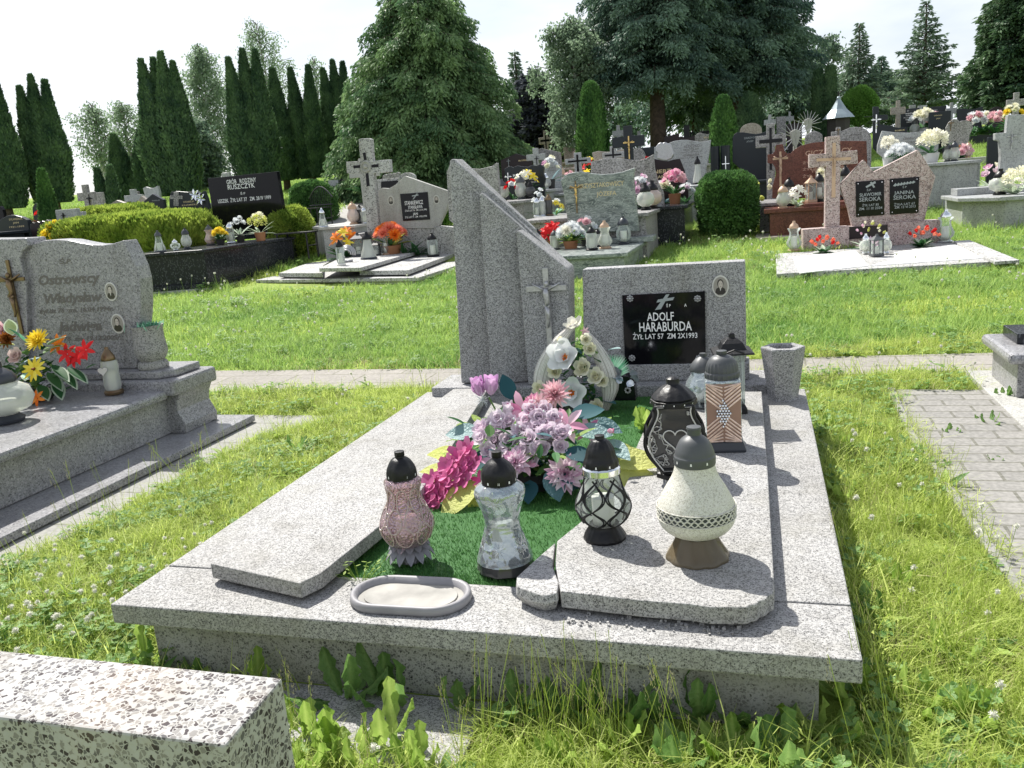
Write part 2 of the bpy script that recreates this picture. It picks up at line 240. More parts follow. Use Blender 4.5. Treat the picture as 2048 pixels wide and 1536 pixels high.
# ---------------------------------------------------------------- mesh builder
class MB:
    def __init__(s): s.v = []; s.f = []; s.m = []; s.tone = []; s.mats = []; s.cur = 0; s.t = .5; s.uv = None
    def mat(s, name):
        if name not in s.mats: s.mats.append(name)
        s.cur = s.mats.index(name); return s
    def add(s, vs, fs, tone=None):
        o = len(s.v); s.v.extend([tuple(x) for x in vs]); t = s.t if tone is None else tone
        s.tone.extend([t] * len(vs)); s.f.extend([tuple(o + i for i in f) for f in fs]); s.m.extend([s.cur] * len(fs)); return o
    def box(s, x0, x1, y0, y1, z0, z1):
        s.add([(x0, y0, z0), (x1, y0, z0), (x1, y1, z0), (x0, y1, z0), (x0, y0, z1), (x1, y0, z1), (x1, y1, z1), (x0, y1, z1)],
              [(0, 3, 2, 1), (4, 5, 6, 7), (0, 1, 5, 4), (1, 2, 6, 5), (2, 3, 7, 6), (3, 0, 4, 7)]); return s
    def prism(s, pts, lo, hi, plane='xy'):    # polygon extruded; 'xy' along z, 'xz' (u,w) along y
        a = sum(pts[i][0] * pts[(i + 1) % len(pts)][1] - pts[(i + 1) % len(pts)][0] * pts[i][1] for i in range(len(pts)))
        if (a < 0): pts = pts[::-1]
        n = len(pts)
        if plane == 'xy': vs = [(x, y, lo) for x, y in pts] + [(x, y, hi) for x, y in pts]; fl = False
        else: vs = [(x, hi, y) for x, y in pts] + [(x, lo, y) for x, y in pts]; fl = False
        fs = [tuple(range(n - 1, -1, -1)), tuple(range(n, 2 * n))] + [(i, (i + 1) % n, n + (i + 1) % n, n + i) for i in range(n)]
        s.add(vs, fs); return s
    def lathe(s, prof, seg=24, c=(0, 0, 0), mod=None, caps=True, sy=1, rot=0):
        n = len(prof); vs = []
        for j, (r, z) in enumerate(prof):
            for i in range(seg):
                a = 2 * math.pi * i / seg + rot; rr = r * (mod(a, z) if mod else 1)
                vs.append((c[0] + rr * math.cos(a), c[1] + rr * sy * math.sin(a), c[2] + z))
        fs = [(j * seg + i, j * seg + (i + 1) % seg, (j + 1) * seg + (i + 1) % seg, (j + 1) * seg + i) for j in range(n - 1) for i in range(seg)]
        if caps: fs.append(tuple(range(seg - 1, -1, -1))); fs.append(tuple((n - 1) * seg + i for i in range(seg)))
        s.add(vs, fs); return s
    def tube(s, pts, r, seg=6, flat=1):
        pts = [Vector(p) for p in pts]; n = len(pts); rs = r if isinstance(r, (list, tuple)) else [r] * n; vs = []
        pn = None
        for i, p in enumerate(pts):
            t = (pts[min(i + 1, n - 1)] - pts[max(i - 1, 0)]).normalized()
            if pn is None: pn = t.orthogonal().normalized() if abs(t.y) > .9 else Vector((0, -1, 0))
            nn = (pn - t * pn.dot(t))
            if nn.length < 1e-4: nn = t.orthogonal()
            nn.normalize(); pn = nn; b = t.cross(nn)
            for k in range(seg):
                a = 2 * math.pi * k / seg; vs.append(p + (nn * math.cos(a) * flat + b * math.sin(a)) * rs[i])
        fs = [(j * seg + k, j * seg + (k + 1) % seg, (j + 1) * seg + (k + 1) % seg, (j + 1) * seg + k) for j in range(n - 1) for k in range(seg)]
        fs += [tuple(range(seg - 1, -1, -1)), tuple((n - 1) * seg + k for k in range(seg))]; s.add(vs, fs); return s
    def ball(s, c, r, seg=10, sz=1):
        prof = [(max(1e-4, r * math.sin(math.pi * j / 6)), -r * sz * math.cos(math.pi * j / 6)) for j in range(7)]; s.lathe(prof, seg, c); return s
    def petal(s, o, d, n, L_, W, curl=.3, cup=.15, k=3, tip=.25, tone=None, fold=0, ty=.5):
        o = Vector(o); d = Vector(d).normalized(); n = Vector(n); n = (n - d * n.dot(d)); n = n.normalized() if n.length > 1e-5 else d.orthogonal().normalized(); sd_ = d.cross(n)
        vs = []; p = o.copy(); 
        for i in range(k + 1):
            t = i / k; a = curl * t; dd = d * math.cos(a) + n * math.sin(a); nn = n * math.cos(a) - d * math.sin(a)
            if i: p = p + dd * (L_ / k)
            ww = W * (math.sin(math.pi * min(1, (t * (1 - ty * .0) * .86 + .12))) ** .8) if t < 1 else W * tip
            if ty == 1: ww = W * (math.sin(math.pi * min(1, t ** .85)) ** .85 + .03)
            elif not i: ww = W * .3
            vs += [p - sd_ * ww * .5 + nn * cup * ww, p - nn * fold * ww, p + sd_ * ww * .5 + nn * cup * ww]
        fs = []
        for i in range(k): 
            for q in (0, 1): fs.append((i * 3 + q, i * 3 + q + 1, i * 3 + q + 4, i * 3 + q + 3))
        s.add(vs, fs, tone if tone is not None else R.random()); return s
    def build(s, name, parent=None, bevel=0, smooth=False, loc=None, sub=0):
        me = bpy.data.meshes.new(name); me.from_pydata(s.v, [], s.f)
        for mn in s.mats: me.materials.append(MATS[mn])
        if s.m and len(s.mats) > 1: me.polygons.foreach_set('material_index', s.m)
        at = me.attributes.new('tone', 'FLOAT', 'POINT'); at.data.foreach_set('value', s.tone)
        if smooth is True: me.polygons.foreach_set('use_smooth', [True] * len(me.polygons))
        elif smooth: me.polygons.foreach_set('use_smooth', [True] * len(me.polygons)); me.set_sharp_from_angle(angle=rad(smooth))
        me.update(); o = bpy.data.objects.new(name, me); COL.objects.link(o)
        if parent: o.parent = parent
        if loc is not None: o.location = loc
        if bevel:
            b = o.modifiers.new('bevel', 'BEVEL'); b.width = bevel; b.segments = 2; b.limit_method = 'ANGLE'; b.angle_limit = rad(40)
        return o
def tag(o, label=None, cat=None, group=None, kind=None):
    if label: o['label'] = label
    if cat: o['category'] = cat
    if group: o['group'] = group
    if kind: o['kind'] = kind
    return o
def thing(name, label, cat, B, yaw=0, group=None):
    o = bpy.data.objects.new(name, None); COL.objects.link(o); o.location = B; o.rotation_euler = (0, 0, yaw); o.empty_display_size = .1
    return tag(o, label, cat, group)
EXCL = []
def excl(pts): EXCL.append([(p[0], p[1]) for p in pts])
def exclf(fr, u0, u1, v0, v1): excl([fr.wor(u0, v0), fr.wor(u1, v0), fr.wor(u1, v1), fr.wor(u0, v1)])

TXT = {}; OFF = [.01]
def text_into(mb, s, cx, cz, width, height, y, shear=0, depth=.0015):
    """lettering standing in the local x-z plane, facing -y; centred on cx, baseline cz"""
    key = (s, shear, OFF[0])
    if key not in TXT:
        c = bpy.data.curves.new('t', 'FONT'); c.body = s; c.size = 1; c.shear = shear; c.resolution_u = 2; c.offset = OFF[0]
        o = bpy.data.objects.new('t', c); COL.objects.link(o); dg = bpy.context.evaluated_depsgraph_get(); me = o.evaluated_get(dg).to_mesh()
        vs = [tuple(v.co) for v in me.vertices]; fs = [tuple(p.vertices) for p in me.polygons]; o.evaluated_get(dg).to_mesh_clear()
        bpy.data.objects.remove(o); bpy.data.curves.remove(c); TXT[key] = (vs, fs)
    vs, fs = TXT[key]
    if not vs: return
    x0 = min(v[0] for v in vs); x1 = max(v[0] for v in vs); sx = width / (x1 - x0); sz = height / .72
    mb.add([(cx + (v[0] - (x0 + x1) / 2) * sx, y - depth, cz + v[1] * sz) for v in vs], [f for f in fs])
def lettering(fr, par, lines, mat, v=0, name='lettering'):
    """lines: (text, px centre, px baseline, px width, px cap height[, shear])"""
    b = MB(); b.mat(mat)
    for ln in lines:
        t, cx, cy, wd, ht = ln[:5]; sh = ln[5] if len(ln) > 5 else 0
        u0, w0 = fr.vp(cx, cy, v); u1, _ = fr.vp(cx + wd / 2, cy, v); _, w1 = fr.vp(cx, cy - ht, v)
        text_into(b, t, u0, w0, 2 * (u1 - u0), w1 - w0, v, sh)
    return b.build(name, par)
def portrait(fr, par, cx, cy, rx, ry, v, woman=False):
    u, w0 = fr.vp(cx, cy, v); u1, _ = fr.vp(cx + rx, cy, v); _, w1 = fr.vp(cx, cy - ry, v); a, c = u1 - u, w1 - w0
    def ell(sa, sc, du=0, dw=0, n=20, a0=0, a1=2 * math.pi): return [(u + du * a + sa * a * math.cos(a0 + (a1 - a0) * i / n), w0 + dw * c + sc * c * math.sin(a0 + (a1 - a0) * i / n)) for i in range(n)]
    b = MB(); b.mat('ceramic').prism(ell(1, 1), v - .006, v + .002, 'xz'); b.mat('photo_bg').prism(ell(.84, .86), v - .008, v - .0055, 'xz')
    b.mat('photo_dark').prism(ell(.62, .62, 0, -.72, 20)[:10] if False else [(u + a * x, w0 + c * y) for x, y in ((-.62, -.56), (-.5, -.22), (-.2, -.08), (.2, -.08), (.5, -.22), (.62, -.56), (.3, -.76), (-.3, -.76))], v - .0092, v - .0075, 'xz')
    if not woman: b.mat('ceramic').prism([(u + a * x, w0 + c * y) for x, y in ((-.12, -.08), (.12, -.08), (0, -.45))], v - .0102, v - .009, 'xz')
    b.mat('photo_dark').prism(ell(.36, .38, 0, .26), v - .0098, v - .0079, 'xz'); b.mat('photo_skin').prism(ell(.27, .36, .02, .17), v - .0112, v - .0096, 'xz')
    b.mat('photo_dark')
    for q in (-.1, .13): b.prism(ell(.05, .025, q, .22, 8), v - .0118, v - .011, 'xz')
    b.prism(ell(.09, .018, .02, 0, 8), v - .0118, v - .011, 'xz')
    return b.build('portrait', par)
def crucifix(par, u, w, v, h, mat_c, mat_f, fig=True, name='crucifix', wd=.09, arm=.42, top=.28):
    """cross of height h with its foot at (u, w) on plane v"""
    b = MB(); t = h * wd * .5; d = v - .012 if h > .2 else v - .02; b.mat(mat_c)
    b.box(u - t, u + t, d, v - .002, w, w + h); zc = w + h * (1 - top); b.box(u - h * arm * .6, u + h * arm * .6, d - .001, v - .003, zc - t, zc + t)
    c = b.build(name, par, bevel=.002)
    if fig:
        f = MB(); f.mat(mat_f); s_ = h / .45; y = d - .012 * s_; P = lambda x, z, dy=0: (u + x * s_, y + dy * s_, zc + z * s_)
        f.tube([P(0, .0), P(0, -.03, -.004), P(.004, -.07), P(0, -.1, -.004)], [.014 * s_, .02 * s_, .014 * s_, .017 * s_], 8)
        f.tube([P(0, -.1, -.004), P(.01, -.15, -.012), P(0, -.2, 0), P(0, -.225, -.008)], [.016 * s_, .012 * s_, .008 * s_, .006 * s_], 8)
        for q in (-1, 1): f.tube([P(q * .012, -.008), P(q * .045, .01, .002), P(q * .085, .03, .006)], [.009 * s_, .007 * s_, .0045 * s_], 6)
        f.ball(P(.006, .026, -.006), .014 * s_, 8, 1.25); f.tube([P(-.018, -.095, -.004), P(.018, -.105, -.006)], .013 * s_, 6)
        f.build('figure', c, smooth=True)
    return c
# ---------------------------------------------------------------- candle lanterns
PROF = {  # (radius, height), both relative
 'jar': dict(base=[(.72, 0), (.75, .03), (.5, .09)], glass=[(.45, .09), (.9, .2), (1, .34), (.92, .48), (.68, .6), (.62, .68)], lid=[(.72, .68), (.74, .72), (.66, .8), (.4, .9), (.18, .94), (.18, 1)], candle=.4),
 'bell': dict(base=[(.95, 0), (1, .03), (.9, .07)], glass=[(.92, .07), (.85, .2), (.6, .42), (.48, .6), (.45, .72)], lid=[(.55, .72), (.58, .76), (.42, .86), (.18, .93), (.16, 1)], candle=.35),
 'tall': dict(base=[(.9, 0), (.95, .05), (.8, .09)], glass=[(.7, .09), (.85, .2), (.78, .4), (.85, .6), (.75, .72)], lid=[(.66, .72), (.7, .75), (.62, .82), (.3, .93), (.2, .95), (.2, 1)], candle=.4),
 'round': dict(base=[(.55, 0), (.6, .05), (.4, .13)], glass=[(.4, .13), (.85, .22), (1, .38), (.88, .55), (.5, .66)], lid=[(.55, .66), (.58, .71), (.45, .82), (.2, .9), (.2, 1)], candle=.3),
 'vase': dict(base=[(.8, 0), (.85, .04), (.55, .08)], glass=[(.5, .08), (.9, .2), (.95, .3), (.6, .5), (.55, .62), (.85, .76)], lid=[(.6, .76), (.62, .79), (.5, .87), (.2, .94), (.18, 1)], candle=.4)}
def ribs(n, a): return lambda t, z: 1 + a * math.cos(n * t)
def lantern(px, py, z, top, wpx, kind, glass, lidm, label, group=None, basem=None, seg=16, name='grave_lantern', par_yaw=0, vent=False):
    if isinstance(px, Vector): B = px; h = top; r = wpx
    else: B = hp(px, py, z); fr = Fr(B, 0); h = fr.vp(px, top)[1]; r = abs(fr.vp(px + wpx / 2, py)[0] - fr.vp(px, py)[0])
    t = thing(name, label, 'grave lantern', B, par_yaw, group)
    if kind == 'house':
        b = MB(); b.mat(basem or lidm); b.box(-r, r, -r, r, 0, h * .1); b.build('base', t, bevel=.003)
        g = MB(); g.mat(glass); g.box(-r * .8, r * .8, -r * .8, r * .8, h * .1, h * .72); g.build('glass', t)
        f = MB(); f.mat(basem or lidm)
        for a in (-1, 1):
            for c in (-1, 1): f.box(a * r * .82 - r * .1, a * r * .82 + r * .1, c * r * .82 - r * .1, c * r * .82 + r * .1, h * .1, h * .72)
        f.build('frame', t)
        l = MB(); l.mat(lidm); l.lathe([(r * 1.5, h * .72), (r * 1.45, h * .75), (r * .6, h * .88), (r * .3, h * .93), (r * .25, h)], 4, rot=math.pi / 4); l.build('lid', t)
        c = MB(); c.mat('wax'); c.lathe([(r * .4, h * .1), (r * .4, h * .4)], 12); c.build('candle', t); return t
    p = PROF[kind]; sc = lambda q: [(a * r, c * h) for a, c in q]
    b = MB(); b.mat(basem or lidm).lathe(sc(p['base']), seg); b.build('base', t, smooth=40)
    g = MB(); g.mat(glass).lathe(sc(p['glass']), seg, caps=False); g.build('glass', t, smooth=60)
    l = MB(); l.mat(lidm).lathe(sc(p['lid']), seg, mod=ribs(8, .03)); l.build('lid', t, smooth=50)
    c = MB(); c.mat('wax'); cr_ = .42 * r; c.lathe([(cr_, h * p['base'][-1][1]), (cr_, h * p['candle'] * 1.2)], 12); c.build('candle', t, smooth=40)
    return t
def lidpart(t, prof, mat, n=16, a=.04, vents=8, vz=None, vr=None, vs=.004):
    l = MB(); l.mat(mat).lathe(prof, 48, mod=(lambda T, z: 1 + a * math.cos(n * T)) if a else None); o = l.build('lid', t, smooth=50)
    if vents:
        v = MB(); v.mat('letter_white')
        for i in range(vents):
            A = 2 * math.pi * (i + .5) / vents; x, y = vr * math.cos(A), vr * math.sin(A); s = vs
            T = Vector((-math.sin(A), math.cos(A), 0)); N = Vector((math.cos(A), math.sin(A), 0)); c = Vector((x, y, vz))
            v.add([c - T * s * .7 - Vector((0, 0, s)), c + T * s * .7 - Vector((0, 0, s)), c + T * s * .5 + Vector((0, 0, s)), c - T * s * .5 + Vector((0, 0, s))], [(0, 1, 2, 3)])
        v.build('vent_hole', o)
    return o
def surf_r(prof, z):
    for (r0, z0), (r1, z1) in zip(prof, prof[1:]):
        if z0 <= z <= z1: return r0 + (r1 - r0) * ((z - z0) / max(1e-6, z1 - z0))
    return prof[-1][0]
def smooth_prof(p, n=4):
    out = []
    for i in range(len(p) - 1):
        p0 = p[max(0, i - 1)]; p1 = p[i]; p2 = p[i + 1]; p3 = p[min(len(p) - 1, i + 2)]
        for k in range(n):
            t = k / n; out.append(tuple(.5 * (2 * p1[j] + (p2[j] - p0[j]) * t + (2 * p0[j] - 5 * p1[j] + 4 * p2[j] - p3[j]) * t * t + (3 * p1[j] - p0[j] - 3 * p2[j] + p3[j]) * t ** 3) for j in (0, 1)))
    return out + [p[-1]]

# ---------------------------------------------------------------- the grave in the foreground
k_ = 1.15
G = Fr((-.8955 * k_, 1.6884 * k_, 0), TH)
GU, GV, GA = 1.725, 2.15, .219
GZ = -.2
mon = thing('grave_monument', 'grey terrazzo grave in the foreground with tall slanted stele and black name plaque', 'grave', G.wor(0, 0, 0), TH)
def mpart(name, fn, bevel=.004, par=None, **k):
    b = MB(); fn(b); return b.build(name, par or mon, bevel=bevel, **k)
def kerbfn(b):
    b.mat('terrazzo'); b.box(0, GU, 0, GA - .003, -.052, 0)
mpart('front_slab', kerbfn, .004)
for nm, (a, c) in (('side_slab', (0, .46)), ('side_slab', (1.12, GU))):
    mpart(nm, lambda b: b.mat('terrazzo').box(a, c, GA + .003, GV, -.052, 0), .004)
mpart('foundation', lambda b: b.mat('terrazzo_wall').box(.07, GU - .075, .05, GV - .03, -.34, -.054), .004)
LC = [(.197, .142), (.494, .068), (.520, .125), (.545, .467), (.552, .7), (.50, 1.1), (.40, 1.75), (.36, 2.0), (.195, 2.0)]
mpart('cover_slab', lambda b: b.mat('terrazzo').prism(LC, .012, .052), .003)
RC = [(1.118, .105), (1.3, .085), (1.40, .082), (1.44, .074), (1.512, .083), (1.520, .094), (1.531, .098), (1.538, .115), (1.549, .121), (1.556, .14), (1.566, .152), (1.568, .19), (1.562, .9), (1.548, 1.9), (1.2, 1.9), (1.17, 1.2), (1.16, .75), (1.088, .508), (1.05, .37), (1.075, .24)]
mpart('cover_slab', lambda b: b.mat('terrazzo').prism(RC, .012, .052), .003)
def fragfn(b):
    b.mat('terrazzo'); P = [(1.0, .17), (1.012, .125), (1.05, .1), (1.085, .088), (1.11, .1), (1.104, .15), (1.068, .24), (1.046, .365), (1.02, .27)]
    n = len(P); c = (1.06, .18)
    top = [(x, y, .05 + R.uniform(-.003, .002)) for x, y in P]; mid = [(c[0] + (x - c[0]) * 1.06, c[1] + (y - c[1]) * 1.05, .03 + R.uniform(-.004, .004)) for x, y in P]; bot = [(c[0] + (x - c[0]) * .85, c[1] + (y - c[1]) * .85, .004) for x, y in P]
    vs = top + mid + bot; fs = [tuple(range(n - 1, -1, -1))] + [(j * n + i, j * n + (i + 1) % n, (j + 1) * n + (i + 1) % n, (j + 1) * n + i) for j in (0, 1) for i in range(n)]
    b.add(vs, fs)
tag(mpart('slab_fragment', fragfn, .003), 'broken off corner of the right cover slab')
def rub(b):
    b.mat('terrazzo')
    for i in range(60):
        u = R.uniform(1.13, 1.5); s = R.uniform(.003, .008); v = R.uniform(.06, .11) - .01; b.box(u, u + s, v, v + s, -.001, s * .8 + .001)
tag(mpart('crumbs', rub, 0), kind='stuff')
mpart('plinth', lambda b: b.mat('terrazzo_grey').box(.06, 1.585, 2.06, 2.34, -.03, .042), .005)
# stele with two stepped planes
S = lambda px, py, v: G.vp(px, py, v)
VS = 2.14
o1 = [S(925, 765, VS), S(900, 322, VS), S(906, 317, VS), S(1060, 462, VS), S(1072, 765, VS)]
o2 = [S(986, 765, VS), S(962, 390, VS), S(966, 385, VS), S(1108, 519, VS), S(1118, 765, VS)]
o3 = [S(1062, 765, VS), S(1038, 462, VS), S(1042, 459, VS), S(1138, 535, VS), S(1140, 545, VS), S(1143, 765, VS)]
def dn(p): return [(u, max(w_, .043)) for u, w_ in p]
def slat(p, v0, back, slope):
    def fn(b):
        q = dn(p); ul = min(a_[0] for a_ in q); n = len(q); b.mat('terrazzo_grey')
        a_ = sum(q[i][0] * q[(i + 1) % n][1] - q[(i + 1) % n][0] * q[i][1] for i in range(n)); q = q if a_ > 0 else q[::-1]
        b.add([(x, VS + back, z) for x, z in q] + [(x, v0 + slope * (x - ul), z) for x, z in q], [tuple(range(n - 1, -1, -1)), tuple(range(n, 2 * n))] + [(i, (i + 1) % n, n + (i + 1) % n, n + i) for i in range(n)])
    return fn
back_ = dn([S(927, 765, VS + .05), S(902, 324, VS + .05), S(908, 318, VS + .05), S(1136, 534, VS + .05), S(1139, 545, VS + .05), S(1142, 765, VS + .05)])
mpart('stele_back', lambda b: b.mat('terrazzo_grey').prism(back_, VS + .055, VS + .135, 'xz'), .005)
stele = mpart('stele', slat(o1, VS - .02, .13, .32), .006)
mpart('stele_panel', slat(o2, VS - .035, .115, .3), .006, stele)
mpart('stele_panel', slat(o3, VS - .05, .10, .06), .006, stele)
VH = 2.16
hd = [S(1178, 758, VH), S(1165, 539, VH), S(1490, 522, VH), S(1493, 757, VH)]
head = mpart('headstone', lambda b: b.mat('terrazzo_grey').prism([(hd[0][0] - .02, .12)] + hd[1:3] + [(hd[3][0], .12)], VH, VH + .09, 'xz'), .005)
mpart('base_beam', lambda b: b.mat('terrazzo_grey').box(hd[0][0] - .03, hd[3][0] + .012, VH - .02, VH + .12, .043, .118), .005)
pl = [S(1245, 590, VH), S(1410, 582, VH), S(1412, 725, VH), S(1251, 730, VH)]
plaque = mpart('name_plaque', lambda b: b.mat('black_polished').prism(pl, VH - .012, VH - .001, 'xz'), .001)
GL = Fr(G.B, TH)
def mainlet():
    v = VH - .012
    b = MB(); b.mat('letter_white')
    for t, cx, cy, wd, ht in (('ADOLF', 1321, 641, 54, 17), ('HARABURDA', 1331, 662, 106, 19), ('ŻYŁ LAT 57  ZM 2X1993', 1330, 677, 130, 10.5), ('Ś P', 1337, 614, 9, 6), ('A', 1371, 613, 5, 6)):
        u0, w0 = G.vp(cx, cy, v); u1, _ = G.vp(cx + wd / 2, cy, v); _, w1 = G.vp(cx, cy - ht, v)
        text_into(b, t, u0, w0, 2 * (u1 - u0), w1 - w0, v)
    q = lambda L_: [G.vp(x, y, v) for x, y in L_]
    b.mat('letter_grey'); b.prism(q([(1332, 589), (1339, 588), (1322, 618), (1310, 620)]), v - .002, v - .0005, 'xz'); b.prism(q([(1316, 599), (1349, 594), (1346, 600), (1313, 605)]), v - .0025, v - .0007, 'xz')
    b.build('lettering', plaque)
mainlet()
for cx, cy in ((1260, 597), (1395, 597), (1264, 716), (1398, 716)):
    u, w_ = S(cx, cy, VH - .012); b = MB(); b.mat('pewter')
    for i in range(8):
        a = i * math.pi / 4; b.ball((u + .011 * math.cos(a), VH - .014, w_ + .011 * math.sin(a)), .0055, 8, .8)
    b.ball((u, VH - .017, w_), .007, 8); b.build('rosette', plaque, smooth=True)
portrait(G, mon, 1441, 572, 17, 22, VH - .002)
u, w_ = S(1098, 690, VS - .044); u2, w2 = S(1094, 535, VS - .044)
crucifix(mon, (u + u2) / 2, w_, VS - .044, w2 - w_, 'pewter', 'pewter', wd=.075, arm=.44, top=.26)
exclf(G, -.02, GU + .02, -.0, GV + .28); exclf(G, .07, GU - .08, -.03, .1)
# pebble at the slab corner
b = MB(); b.mat('ceramic').ball((0, 0, .009), .011, 10, .8); tag(b.build('pebble', None, smooth=True, loc=hp(1539, 1191, 0)), 'small white round pebble wedged beside the right cover slab corner', 'pebble')

# artificial turf sheet with blades
def turf():
    b = MB(); b.mat('turf'); b.t = .15; b.box(.44, 1.16, GA - .001, 2.055, -.03, -.006)
    poly = lambda v: (.44, 1.2)
    for i in range(26000):
        v = GA + (2.05 - GA) * R.random() ** 1.5; u = R.uniform(.455, 1.13)
        a = R.uniform(0, 6.28); s = R.uniform(.006, .012); dx, dy = math.cos(a), math.sin(a); lx, ly = R.uniform(-.007, .007), R.uniform(-.007, .007)
        b.add([(u - dx * .0011, v - dy * .0011, -.006), (u + dx * .0011, v + dy * .0011, -.006), (u + lx, v + ly, -.006 + s)], [(0, 1, 2)], R.random())
    o = b.build('artificial_turf', None, loc=G.wor(0, 0, 0)); o.rotation_euler = (0, 0, TH)
    tag(o, 'green artificial grass mat between the two cover slabs of the foreground grave', 'artificial grass')
turf()
# oval tray
T = Fr(hp(822, 1199, 0), TH + .02)
t = thing('oval_tray', 'pale grey oval plastic tray on the front edge of the foreground grave', 'tray', T.wor(0, 0, .001), T.yaw)
def sta(L_, r, n=12): return [(L_ + r * math.cos(-math.pi / 2 + math.pi * i / n), r * math.sin(-math.pi / 2 + math.pi * i / n)) for i in range(n + 1)] + [(-L_ + r * math.cos(math.pi / 2 + math.pi * i / n), r * math.sin(math.pi / 2 + math.pi * i / n)) for i in range(n + 1)]
b = MB(); b.mat('tray_rim'); rings = [(.078, 0), (.082, .006), (.08, .020), (.074, .0225), (.068, .020), (.063, .007)]
n = len(sta(1, 1)); vs = []; 
for r_, z_ in rings: vs += [(x, y, z_) for x, y in sta(.066, r_)]
b.add(vs, [(j * n + i, j * n + (i + 1) % n, (j + 1) * n + (i + 1) % n, (j + 1) * n + i) for j in range(len(rings) - 1) for i in range(n)]); b.build('rim', t, smooth=True)
b = MB(); b.mat('tray').prism(sta(.066, .075), .001, .0068); b.prism(sta(.062, .052), .0069, .0105); b.build('tray_floor', t, bevel=.001)

# hero lanterns -------------------------------------------------
def hero(px, py, z, label, yaw=0): return thing('grave_lantern', label, 'grave lantern', hp(px, py, z), yaw)
CZ = .053
# beige urn
t = hero(1395, 1112, CZ, 'large beige crackled urn lantern with smoked glass foot, front right of the grave')
b = MB(); b.mat('glass_smoke').lathe(smooth_prof([(.070, 0), (.068, .008), (.055, .03), (.043, .055)]), 48, mod=lambda a, z: 1 + .07 * abs(math.cos(5 * a + z * 20))); o = b.build('foot', t, smooth=60)
b = MB(); b.mat('bronze').lathe([(.05, .002), (.042, .03), (.036, .05)], 24); b.build('foot_core', t, smooth=50)
BP = smooth_prof([(.042, .055), (.068, .068), (.084, .086), (.0875, .104), (.0875, .127), (.084, .14), (.070, .168), (.052, .2), (.044, .228)])
b = MB(); b.mat('crackle_beige').lathe(BP, 56); b.mat('plastic_slate').lathe([(.0882, .106), (.0882, .130)], 56, caps=False); body = b.build('body', t, smooth=60)
b = MB(); b.mat('crackle_beige')
for z0, ph in ((.1135, 0), (.1135, math.pi), (.1225, math.pi / 2), (.1225, -math.pi / 2)):
    b.tube([((.0888 + .0008 * math.sin(18 * i * .02617 + ph)) * math.cos(i * .02617), (.0888 + .0008 * math.sin(18 * i * .02617 + ph)) * math.sin(i * .02617), z0 + .006 * math.sin(18 * i * .02617 + ph)) for i in range(241)], .0016, 5)
for z0 in (.1045, .1315): b.tube([(.0892 * math.cos(i * math.pi / 24), .0892 * math.sin(i * math.pi / 24), z0) for i in range(49)], .0016, 5)
b.build('woven_band', body)
lidpart(t, smooth_prof([(.0455, .226), (.047, .23), (.047, .246), (.045, .25), (.042, .262), (.032, .283), (.018, .294)], 3) + [(.0155, .296), (.0155, .309), (.017, .310), (.016, .3145), (.002, .316)], 'plastic_grey', 6, 0, 8, .238, .0475, .003)
# pink amber glass with lotus foot
t = hero(822, 1120, .002, 'pink amber pressed glass lantern on a grey lotus petal foot, leftmost of the front row')
b = MB(); b.mat('plastic_lotus')
for ring, (n_, r0, z0, ln, el) in enumerate(((13, .022, .052, .060, -.85), (13, .018, .050, .05, -1.05), (13, .024, .056, .036, -.6))):
    for i in range(n_):
        a = 2 * math.pi * (i + .5 * ring) / n_; d = (math.cos(a) * math.cos(el), math.sin(a) * math.cos(el), math.sin(el)); b.petal((r0 * math.cos(a), r0 * math.sin(a), z0), d, (0, 0, 1), ln, .026, .1, .28, 5, .04)
b.lathe([(.03, 0), (.03, .05)], 20); b.build('lotus_foot', t, smooth=True)
GP = smooth_prof([(.030, .044), (.052, .056), (.067, .085), (.069, .105), (.058, .137), (.045, .165), (.041, .185), (.045, .205), (.0475, .213), (.046, .222), (.038, .228)])
b = MB(); b.mat('glass_amber').lathe(GP, 48, mod=lambda a, z: 1 + .02 * math.cos(8 * a)); g = b.build('glass', t, smooth=60)
b = MB(); b.mat('glass_beige')
for row, (zc, hh) in enumerate(((.087, .034), (.128, .034), (.175, .036))):
    for i in range(8):
        a0 = 2 * math.pi * (i + .5 * (row % 2)) / 8; pts = []
        for k in range(17):
            q = 2 * math.pi * k / 16; z_ = zc + hh * .85 * math.sin(q); a = a0 + .33 * math.cos(q); r_ = surf_r(GP, z_) * 1.012; pts.append((r_ * math.cos(a), r_ * math.sin(a), z_))
        b.tube(pts, .0017, 5)
b.build('arch_relief', g, smooth=True)
b = MB(); b.mat('wax').lathe([(.028, .05), (.028, .12)], 16); b.build('candle', t, smooth=40)
lidpart(t, smooth_prof([(.037, .224), (.0385, .228), (.038, .243), (.034, .258), (.024, .274), (.012, .281)], 3) + [(.0115, .284), (.0125, .285), (.0125, .296), (.009, .2965)], 'plastic_black', 7, .03, 9, .236, .0388, .003)
